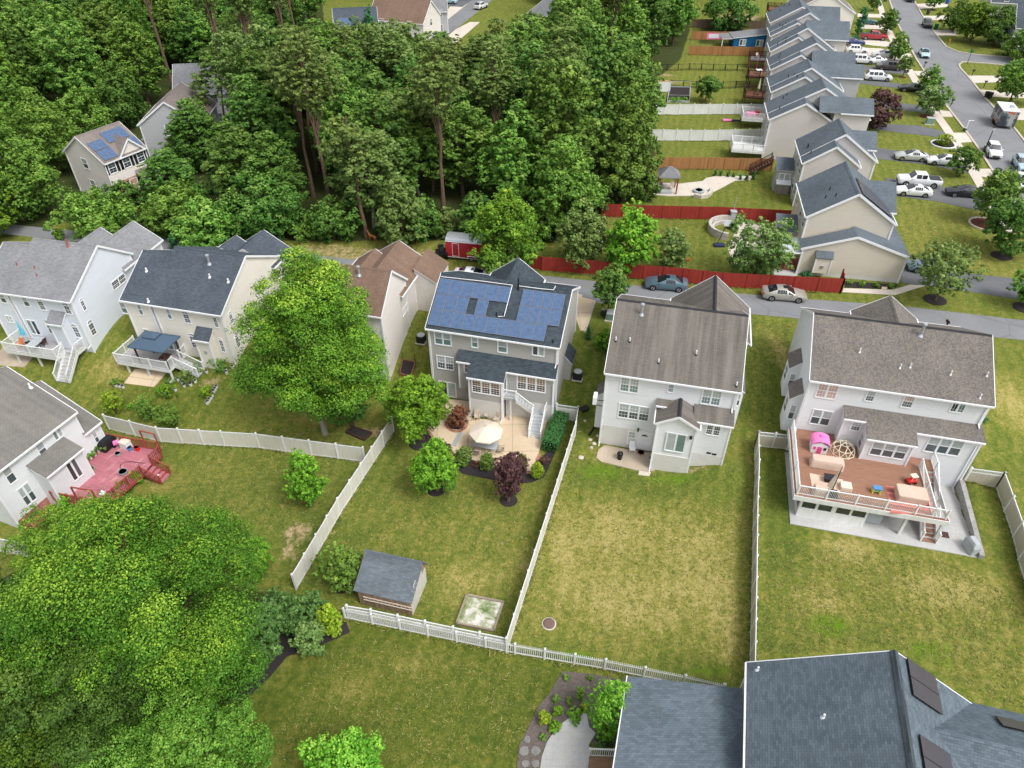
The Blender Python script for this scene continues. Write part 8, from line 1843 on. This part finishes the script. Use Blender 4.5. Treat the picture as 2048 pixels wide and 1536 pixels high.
def bin_(label,x,y,mat,az=.2,z=0.):
    p=U(x,y,z); T=thing('wheelie_bin',label,'bin',tuple(p),az,'wheelie bins'); b=MB(); b.b8([(-.24,-.26,.08),(.24,-.26,.08),(.24,.26,.08),(-.24,.26,.08)],[(-.3,-.32,1.),(.3,-.32,1.),(.3,.32,1.),(-.3,.32,1.)]); b.build('body',M[mat],T,local=True); b=MB(); b.b8([(-.32,-.34,1.0),(.32,-.34,1.0),(.32,.36,1.0),(-.32,.36,1.0)],[(-.28,-.3,1.1),(.28,-.3,1.1),(.28,.32,1.1),(-.28,.32,1.1)]); b.build('lid',M[mat],T,local=True)
    for s in (-.26,.26): b=MB(); b.tube([(s-.04,.26,.1),(s+.04,.26,.1)],.1,8); b.build('wheel',M['rubber'],T,local=True)
M['bingreen']=flat('green_bin',srgb(20,120,84),.5,.3,.05); M['binblue']=flat('blue_bin',srgb(30,76,180),.5,.3,.05)
for x,y,m,l in ((1972,196,'black','left black bin with its lid up by the right kerb'),(1978,197,'dkmetal','right dark bin of the pair by the right kerb'),(1992,352,'black','black bin at the kerb above the olive street tree'),(1871,58,'bingreen','green bin beside the upper street'),(1893,8,'binblue','blue bin at the top edge by the right houses'),(1855,29,'dkmetal','dark bin by the upper right kerb, beside the driveway'),(1770,3,'navy','navy bin at the top edge on the left walk'),(838,40,'binblue','blue bin beside the far silver minivan')): bin_(l,x,y,m)
p=U(1967,305,0); T=thing('street_lamp','tall black street lamp beside the white parked car','street lamp',tuple(p)); H_=zat(p,254); b=MB(); b.lathe((0,0,0),[(.14,0),(.14,.5),(.08,.6),(.06,H_-.5)],10); b.build('pole',M['black'],T,local=True); b=MB(); b.lathe((0,0,H_-.5),[(.08,0),(.16,.1),(.22,.35),(.2,.4)],8); b.build('lantern',M['lamp'],T,local=True); b=MB(); b.lathe((0,0,H_-.1),[(.25,0),(.1,.15),(.02,.25)],8); b.build('cap',M['black'],T,local=True)
p=U(1934,128,0); T=thing('street_sign','green street name sign on a black pole at the corner','sign',tuple(p)); H_=zat(p,103); b=MB(); b.lathe((0,0,0),[(.05,0),(.05,H_)],8); b.build('pole',M['black'],T,local=True); b=MB(); b.lbox((0,0,H_-.1),(1.0,.04,.24)); b.build('name_plate',M['bingreen'],T,local=True); b=MB(); b.lbox((0,0,H_+.15),(.04,1.0,.24)); b.build('cross_plate',M['bingreen'],T,local=True)
p=U(1898,86,0); T=thing('fire_hydrant','orange fire hydrant on the corner lawn','hydrant',tuple(p)); b=MB(); b.lathe((0,0,0),[(.18,0),(.18,.08),(.13,.1),(.13,.6),(.17,.62),(.15,.75),(.05,.85)],10); b.build('barrel',M['orange'],T,local=True); b=MB(); b.tube([(-.24,0,.5),(.24,0,.5)],.07,8); b.build('nozzle',M['orange'],T,local=True)
def ubox(label,p,w,d,h,mat,az=0.,pad=True):
    T=thing('utility_box',label,'utility box',tuple(p),az); b=MB(); b.lbox((0,0,h/2+.08),(w,d,h)); o=b.build('cabinet',M[mat],T,local=True); o.modifiers.new('b','BEVEL').width=.03; b=MB(); b.lbox((0,0,h+.1),(w*1.06,d*1.06,.06)); b.build('lid',M['fabric_grey'],T,local=True)
    if pad: b=MB(); b.lbox((0,0,.04),(w*1.3,d*1.3,.09)); b.build('pad',M['concrete'],T,local=True)
M['ugreen']=flat('pale_green_metal',srgb(120,146,132),.5,.4,.06); M['dkgreen']=flat('dark_green_metal',srgb(40,70,50),.6,.3,.06)
ubox('pale green utility box on the front lawn by the silvery tree',U(1858,248,0),1.1,.9,.9,'ugreen',R(-16)); ubox('green utility box behind the street corner of the white house',G(1222,638),.9,.9,.75,'ugreen',fr5.az); ubox('small dark green pedestal by the street tree mulch ring',G(1205,630),.25,.25,.6,'dkgreen',0,False); ubox('low dark green box on the kerb grass by the lamp',U(1929,262,0),.4,.4,.4,'dkgreen',0,False)
p=U(1932,258,0); T=thing('sign_post','thin white post with a cross arm beside the kerb','sign',tuple(p)); b=MB(); b.lbox((0,0,.7),(.09,.09,1.4)); b.lbox((.3,0,1.35),(.9,.07,.09)); b.build('post',M['trim'],T,local=True)
def acunit(label,p,az=0.):
    T=thing('air_conditioner',label,'air conditioner',tuple(p),az); b=MB(); b.lbox((0,0,.46),(.82,.82,.8)); o=b.build('cabinet',planks('ac_louvre',srgb(44,48,52),.06,1,.05,.3,.4),T,local=True); o.modifiers.new('b','BEVEL').width=.06; b=MB(); b.lathe((0,0,.87),[(.4,0),(.4,.03),(.34,.04)],18); b.build('rim',M['fabric_grey'],T,local=True); b=MB()
    for i in range(3): a=i*2.09; b.b8([(.05*math.cos(a),.05*math.sin(a),.9),(.32*math.cos(a),.32*math.sin(a),.9),(.32*math.cos(a+.6),.32*math.sin(a+.6),.9)],[(.05*math.cos(a),.05*math.sin(a),.915),(.32*math.cos(a),.32*math.sin(a),.915),(.32*math.cos(a+.6),.32*math.sin(a+.6),.915)])
    b.build('fan',M['steel'],T,local=True); b=MB(); b.lbox((0,0,.03),(1.,1.,.08)); b.build('pad',M['concrete'],T,local=True)
acunit('black air conditioner beside the grey house bay',G(1155,757),fr4.az); acunit('black air conditioner between the brown roofed and solar roof houses',G(843,684),fr3.az)
q=fr5.ps(1188,795,-.6); T=thing('heat_pump','white heat pump on the left wall of the white house','heat pump',tuple(fr5.W(-.45,q[0],q[1]-.5))); b=MB(); b.box(fr5,-.65,-.35,q[0]-.4,q[0]+.4,q[1]-.45,q[1]+.3); b.build('cabinet',M['trim'],T); b=MB(); b.tube([fr5.W(-.655,q[0],q[1]),fr5.W(-.67,q[0],q[1])],.25,14); b.build('fan',M['black'],T); b=MB(); b.box(fr5,-.6,.2,q[0]-.35,q[0]-.3,q[1]-.52,q[1]-.46);b.box(fr5,-.6,.2,q[0]+.3,q[0]+.35,q[1]-.52,q[1]-.46); b.build('bracket',M['dkmetal'],T)
# garden shed with two pitch roof
Y9=zm(540,1050,.3164); ze_=-1.35; a=U(*Y9(525,415),ze_);c=U(*Y9(895,500),ze_); frS=Fr((a.x,a.y),math.atan2(c.y-a.y,c.x-a.x)); WS=(c-a).length
zb1=-.35; t1=frS.pz(*Y9(780,252),zb1)[1]; zb2=.1; t2=frS.pz(*Y9(835,202),zb2)[1]; print('shed',WS,t1,t2)
T=thing('shed','weathered garden shed with a slate blue roof in the umbrella yard','shed',tuple(frS.W(WS/2,t2/2,-3.2)))
b=MB(); tk=t2+.75; pts=[(.2,-3.3),(.2,ze_-.05),(t1,zb1-.1),(t2,zb2-.1),(tk,ze_+.1),(tk,-3.3)]; b.extr([frS.W(.2,t,z) for t,z in pts[::-1]],frS.a*(WS-.4)); b.build('wall',planks('weathered_plywood',srgb(150,130,108),.2,0,.2,.06,.4,.85,.5,srgb(176,118,78)),T)
b=MB(); 
for (ta,za,tb_,zb_) in ((0,ze_,t1,zb1),(t1,zb1,t2,zb2),): b.slab([frS.W(0,ta,za),frS.W(WS,ta,za),frS.W(WS,tb_,zb_),frS.W(0,tb_,zb_)],.08)
b.slab([frS.W(WS,tk+.2,ze_-.1),frS.W(0,tk+.2,ze_-.1),frS.W(0,t2,zb2),frS.W(WS,t2,zb2)],.08); b.build('roof',shingle('shed_shingles',srgb(104,112,119),.16),T)
f=right(frS,WS-.2); b=MB(); fbox(b,f,.25,t2+.65,-3.25,-1.5,.002,.03); fbox(b,f,.9,t2+.0,-1.5,zb1-.3,.002,.03); b.build('end_wall',planks('grey_white_boards',srgb(196,192,184),.25,0,.06,.05,.5),T)
T=thing('ladder','pale ladder hung on the front of the garden shed','ladder',tuple(frS.W(WS/2,0,-2.4))); b=MB(); 
for z in (-2.35,-2.02): b.bar(frS.W(.6,.12,z),frS.W(WS-.15,.12,z),.05,.07)
b.build('rail',M['fabric_cream'],T); b=MB()
for i in range(12): s=.8+(WS-1.1)*i/11; b.bar(frS.W(s,.12,-2.35),frS.W(s,.12,-2.02),.04,.03)
b.build('rung',M['fabric_cream'],T)
P=[G(*Y9(*q)) for q in ((1180,628),(1415,675),(1475,495),(1245,450))]
T=thing('sandbox','square timber sandbox with patchy white sand by the fence corner','sandbox',tuple((P[0]+P[2])/2)); b=MB()
for i in range(4): b.bar(P[i]+UP*.12,P[(i+1)%4]+UP*.12,.14,.24)
b.build('frame',planks('timber_sleeper',srgb(150,138,122),.14,1,.1),T)
t=NT('patchy_sand',.95,.1); n=t.noise(t.pos(),1.1,6,.7,.5); m=t.noise(t.pos(),9.,3,.7); t.col(t.mix(1.,t.ramp(n,[(.36,srgb(96,122,60)),(.48,srgb(166,170,140)),(.58,srgb(216,212,206))]),t.ramp(m,[(.25,(.75,.75,.75)),(.75,(1.1,1.1,1.1))]),'MULTIPLY')); b=MB(); b.slab([p+UP*.12 for p in P],.1); b.build('sand',t.m,T)
p=G(1098,1248); T=thing('manhole','round brown manhole cover with a pale ring in the dry lawn','manhole',tuple(p)); b=MB(); b.lathe((0,0,0),[(.42,-.05),(.42,.1),(.3,.16),(.05,.18)],18); b.build('lid',flat('brown_concrete',srgb(112,92,88),.85,.2,.12),T,local=True); b=MB(); b.lathe((0,0,0),[(.5,-.05),(.5,.04),(.42,.05)],18); b.build('ring',M['concrete'],T,local=True)
M['rock']=flat('pale_rock',srgb(192,184,172),.9,.15,.15,5.)
def rock(label,x,y,r,group=None):
    p=G(x,y); b=MB(); n=8; rg=random.Random(int(x*y)); v=[]
    for z,k in ((-.02,.9),(r*.35,1.),(r*.7,.55)): v+=[p+V((r*k*rg.uniform(.75,1.15)*math.cos(2*math.pi*i/n),r*k*rg.uniform(.75,1.15)*math.sin(2*math.pi*i/n),z)) for i in range(n)]
    b.v=v
    for j in range(2):
        for i in range(n): q=(i+1)%n; b.f.append((j*n+i,j*n+q,(j+1)*n+q,(j+1)*n+i)); b.m.append(0)
    b.f.append(tuple(2*n+i for i in range(n))); b.m.append(0); tag(b.build('rock',M['rock']),label,'rock',group)
for x,y,r,l in ((1162,916,.28,'pale stone on the grass left of the cracked patio slab'),(1180,880,.2,'pale stone beside the white house wall, upper one'),(1188,888,.22,'pale stone beside the white house wall, middle one'),(1183,896,.18,'pale stone beside the white house wall, lowest one'),(1195,872,.16,'small stone against the white house foundation'),(1170,842,.15,'small stone on the narrow side lawn by the fence')): rock(l,x,y,r)
b=MB(); a=G(1178,872);c=G(1200,838); b.tube([a+UP*.1,c+UP*.15],.09,8); tag(b.build('drain_pipe',M['black']),'black drain pipe lying beside the white house wall','pipe')
p=G(1168,824); T=thing('garden_cart','dark upturned garden cart outside the fence corner','cart',tuple(p),.6); b=MB(); b.b8([(-.3,-.2,.2),(.3,-.2,.2),(.3,.2,.2),(-.3,.2,.2)],[(-.45,-.3,.5),(.45,-.3,.5),(.45,.3,.5),(-.45,.3,.5)]); b.build('tray',M['black'],T,local=True); b=MB(); b.tube([(.35,-.06,.18),(.35,.06,.18)],.18,10); b.build('wheel',M['rubber'],T,local=True)
def rbed(label,px,mat,h=.3,name='raised_bed'):
    P=[G(*q) for q in px]; T=thing(name,label,'garden bed',tuple((P[0]+P[2])/2)); b=MB()
    for i in range(4): b.bar(P[i]+UP*h/2,P[(i+1)%4]+UP*h/2,.1,h)
    b.build('frame',M[mat],T); b=MB(); b.slab([p+UP*h*.7 for p in P],.1); b.build('soil',M['mulch'],T); return T,P
T,P=rbed('brown timber raised bed beside the brown roofed house',((800,750),(822,758),(831,728),(806,722)),'wood_brown'); b=MB()
for i in range(4): b.bar(P[i],P[i]+UP*1.2,.05,.05)
b.build('stake',M['wood_dark'],T)
rbed('old timber bed in the shade right of the maple trunk',((692,866),(728,882),(744,868),(706,856)),'wood_dark',.25)
T,P=rbed('fenced vegetable bed on the far lawn',((1334,205),(1378,206),(1380,178),(1340,177)),'fabric_grey',.4); b=MB()
for i in range(4): b.bar(P[i]+UP*1.3,P[(i+1)%4]+UP*1.3,.04,.04); b.bar(P[i],P[i]+UP*1.3,.06,.06)
b.build('trellis',M['fabric_grey'],T)
for i in range(3): bush(['leafy lettuces at the left of the far vegetable bed','leafy greens in the middle of the far vegetable bed','leafy greens at the right of the far vegetable bed'][i],1343+i*13,204,195,16,'lime','round',.16,1.)
# mulch rings
def ring(x,y,r,mat='mulch',edge=None):
    p=G(x,y); b=MB(); b.slab([p+V((r*math.cos(2*math.pi*i/16),r*math.sin(2*math.pi*i/16)*.95,.07)) for i in range(16)],.2); o=b.build('mulch_ring',M[mat]); o['kind']='structure'
    if edge:
        b=MB(); q=[p+V((r*1.06*math.cos(2*math.pi*i/18),r*1.06*math.sin(2*math.pi*i/18),.06)) for i in range(19)]
        for i in range(18): b.bar(q[i],q[i+1],.22,.16)
        o=b.build('ring_edging',M[edge]); o['kind']='structure'
M['mulchred']=flat('red_mulch',srgb(96,60,50),.95,.1,.35,12.)
for x,y,r in ((872,980,.75),(1017,1001,.72),(683,1172,.7),(842,885,1.1),(1870,600,1.15),(2003,512,1.15),(2048,616,1.1),(1216,629,.8)): ring(x,y,r)
ring(1970,449,1.7,'mulchred','concrete'); ring(1852,233,1.,'mulchred'); ring(1886,289,1.6,'mulch','trim'); ring(1805,155,.6,'mulchred'); ring(1864,20,1.,'mulch')
# little slide among the trees, barn red
p=U(1208,488,0); T=thing('slide','small green and white play slide behind the red fence','slide',tuple(p),.5); b=MB(); b.extr([(-.2,0,0),(.2,0,0),(.2,1.6,1.2),(-.2,1.6,1.2)],(0,0,.06)); b.build('chute',M['trim'],T,local=True); b=MB(); b.lbox((0,1.8,.6),(.6,.4,1.2)); b.build('ladder',M['green'],T,local=True)
p=U(1460,243,0); T=thing('toy_rocket','long pink and dark toy lying on the far lawn','toy',tuple(p),-.05); b=MB(); b.tube([(-1.2,0,.2),(.2,0,.2)],[.25,.18],8); b.build('nose',M['pink'],T,local=True); b=MB(); b.tube([(.2,0,.2),(1.6,0,.2)],.13,8); b.build('tail',M['navy'],T,local=True)
p=U(1718,577,0); b=MB(); b.slab([U(x,y,.1) for x,y in ((1764,573),(1775,574),(1774,579),(1763,578))],.04); tag(b.build('stepping_stone',M['patio']),'square tan stone among the row house shrubs','stone')
# potted plants on the red deck and steps of the foreground house
for x,y,r_,k,l in ((1055,715,.2,'mid','leafy plant in a brown pot nearest the red deck door'),(1105,680,.22,'lime','leafy plant in a pot second from the red deck door'),(1140,635,.2,'dark','dark leafy plant among the red deck pots'),(1165,600,.24,'lime','bright plant in the middle of the red deck pots'),(1215,600,.22,'mid','green plant beside the black grill cover'),(1255,610,.2,'grey','pale plant in front of the black grill cover')):
    p=on0(x,y); bucket('plant_pot',l.replace('plant','plant pot',1) if 0 else 'pot under the '+l,p,.17,.3,'terracotta' if x<1150 else 'fabric_grey','pot','pots on the red deck',False); q=p+UP*.25; o=proj(q); bush(l,o[0],o[1],o[1]-10*r_/.2,13*r_/.2,k,'round',.1,.7,base=q,cr=.22,name='potted_plant')
frT=Fr(tuple(U(1180,1500,-2.3))[:2],fr7.az); T=thing('stair','brown steps with white railings beside the slate blue wing','stairs',tuple(frT.W(.8,-.6,-3.2))); b=MB()
for i in range(5): b.box(frT,.05+i*.3,.4+i*.3,-1.2,-.05,-3.2,-3.0+i*.19)
b.build('tread',planks('brown_tread',srgb(150,120,96),.14,1,.08),T)
for t_ in (0,-1.25): rail(T,[frT.W(0,t_,-3.1),frT.W(1.7,t_,-2.2)],.95,'vinyl',.13,.04,maxp=2.,name='stair_railing')
# deer at the foot of the reddish pine
p=G(746,483); T=thing('deer','light brown deer standing at the edge of the woods by the pine trunk','deer',tuple(p),R(150))
vs=[(0,0,.78),(-.42,0,.8),(.4,0,.8),(.62,0,1.12),(.74,0,1.28),(.94,0,1.2)]; es=[(0,1),(0,2),(2,3),(3,4),(4,5)]; rad=[.17,.15,.17,.085,.09,.04]
def leg(root,pts):
    k=root
    for q,r in pts: vs.append(q);rad.append(r);es.append((k,len(vs)-1));k=len(vs)-1
for s in (-.1,.1):
    leg(1,[((-.44,s,.62),.10),((-.38,s,.45),.055),((-.5,s,.3),.034),((-.47,s,.03),.028)]); leg(2,[((.4,s,.6),.08),((.4,s,.38),.04),((.41,s,.03),.027)])
    leg(4,[((.68,s*1.0,1.36),.03),((.64,s*1.7,1.44),.02)])
leg(1,[((-.6,0,.8),.05),((-.66,0,.7),.03)])
me=bpy.data.meshes.new('body'); me.from_pydata(vs,es,[]); o=bpy.data.objects.new('body',me); COL.objects.link(o); o.parent=T
sk=o.modifiers.new('skin','SKIN'); sk.use_smooth_shade=True
for i,v in enumerate(me.skin_vertices[0].data): v.radius=(rad[i],rad[i]); v.use_root=(i==0)
o.modifiers.new('sub','SUBSURF').levels=1; o.modifiers['sub'].render_levels=2; me.materials.append(flat('deer_fur',srgb(168,112,70),.9,.1,.12,3.)); T.scale=(.95,)*3
# ================= light and camera
w=bpy.data.worlds.new('World'); S.world=w; w.use_nodes=True; nt=w.node_tree; bg=nt.nodes['Background']
sky=nt.nodes.new('ShaderNodeTexSky'); sky.sky_type='NISHITA'; sky.sun_disc=False
SE,SA=R(55),R(132)   # sun azimuth measured from +Y, clockwise
sky.sun_elevation=SE; sky.sun_rotation=SA; sky.dust_density=4.; sky.air_density=1.2
hs=nt.nodes.new('ShaderNodeHueSaturation'); hs.inputs['Saturation'].default_value=.2
nt.links.new(sky.outputs[0],hs.inputs['Color']); nt.links.new(hs.outputs[0],bg.inputs['Color']); bg.inputs['Strength'].default_value=.15
sun=bpy.data.lights.new('sun','SUN'); sun.energy=1.15; sun.angle=R(18); sun.color=(1,.975,.94)
so=bpy.data.objects.new('sun',sun); COL.objects.link(so)
d=V((math.sin(SA)*math.cos(SE),math.cos(SA)*math.cos(SE),math.sin(SE))); so.rotation_euler=d.to_track_quat('Z','Y').to_euler(); so.location=(0,0,80)
cam=bpy.data.cameras.new('camera'); co=bpy.data.objects.new('camera',cam); COL.objects.link(co)
co.location=(0,0,CH); co.rotation_euler=(R(90)-PIT,0,0); cam.sensor_width=36; cam.lens=36*F/2048; cam.clip_end=3000; cam.clip_start=.5
S.camera=co; S.render.engine='CYCLES'
S.view_settings.view_transform='Standard'; S.view_settings.look='None'; S.view_settings.exposure=.55; S.view_settings.gamma=1
S.cycles.max_bounces=6; S.cycles.diffuse_bounces=4; S.cycles.transmission_bounces=3; S.cycles.use_denoising=True
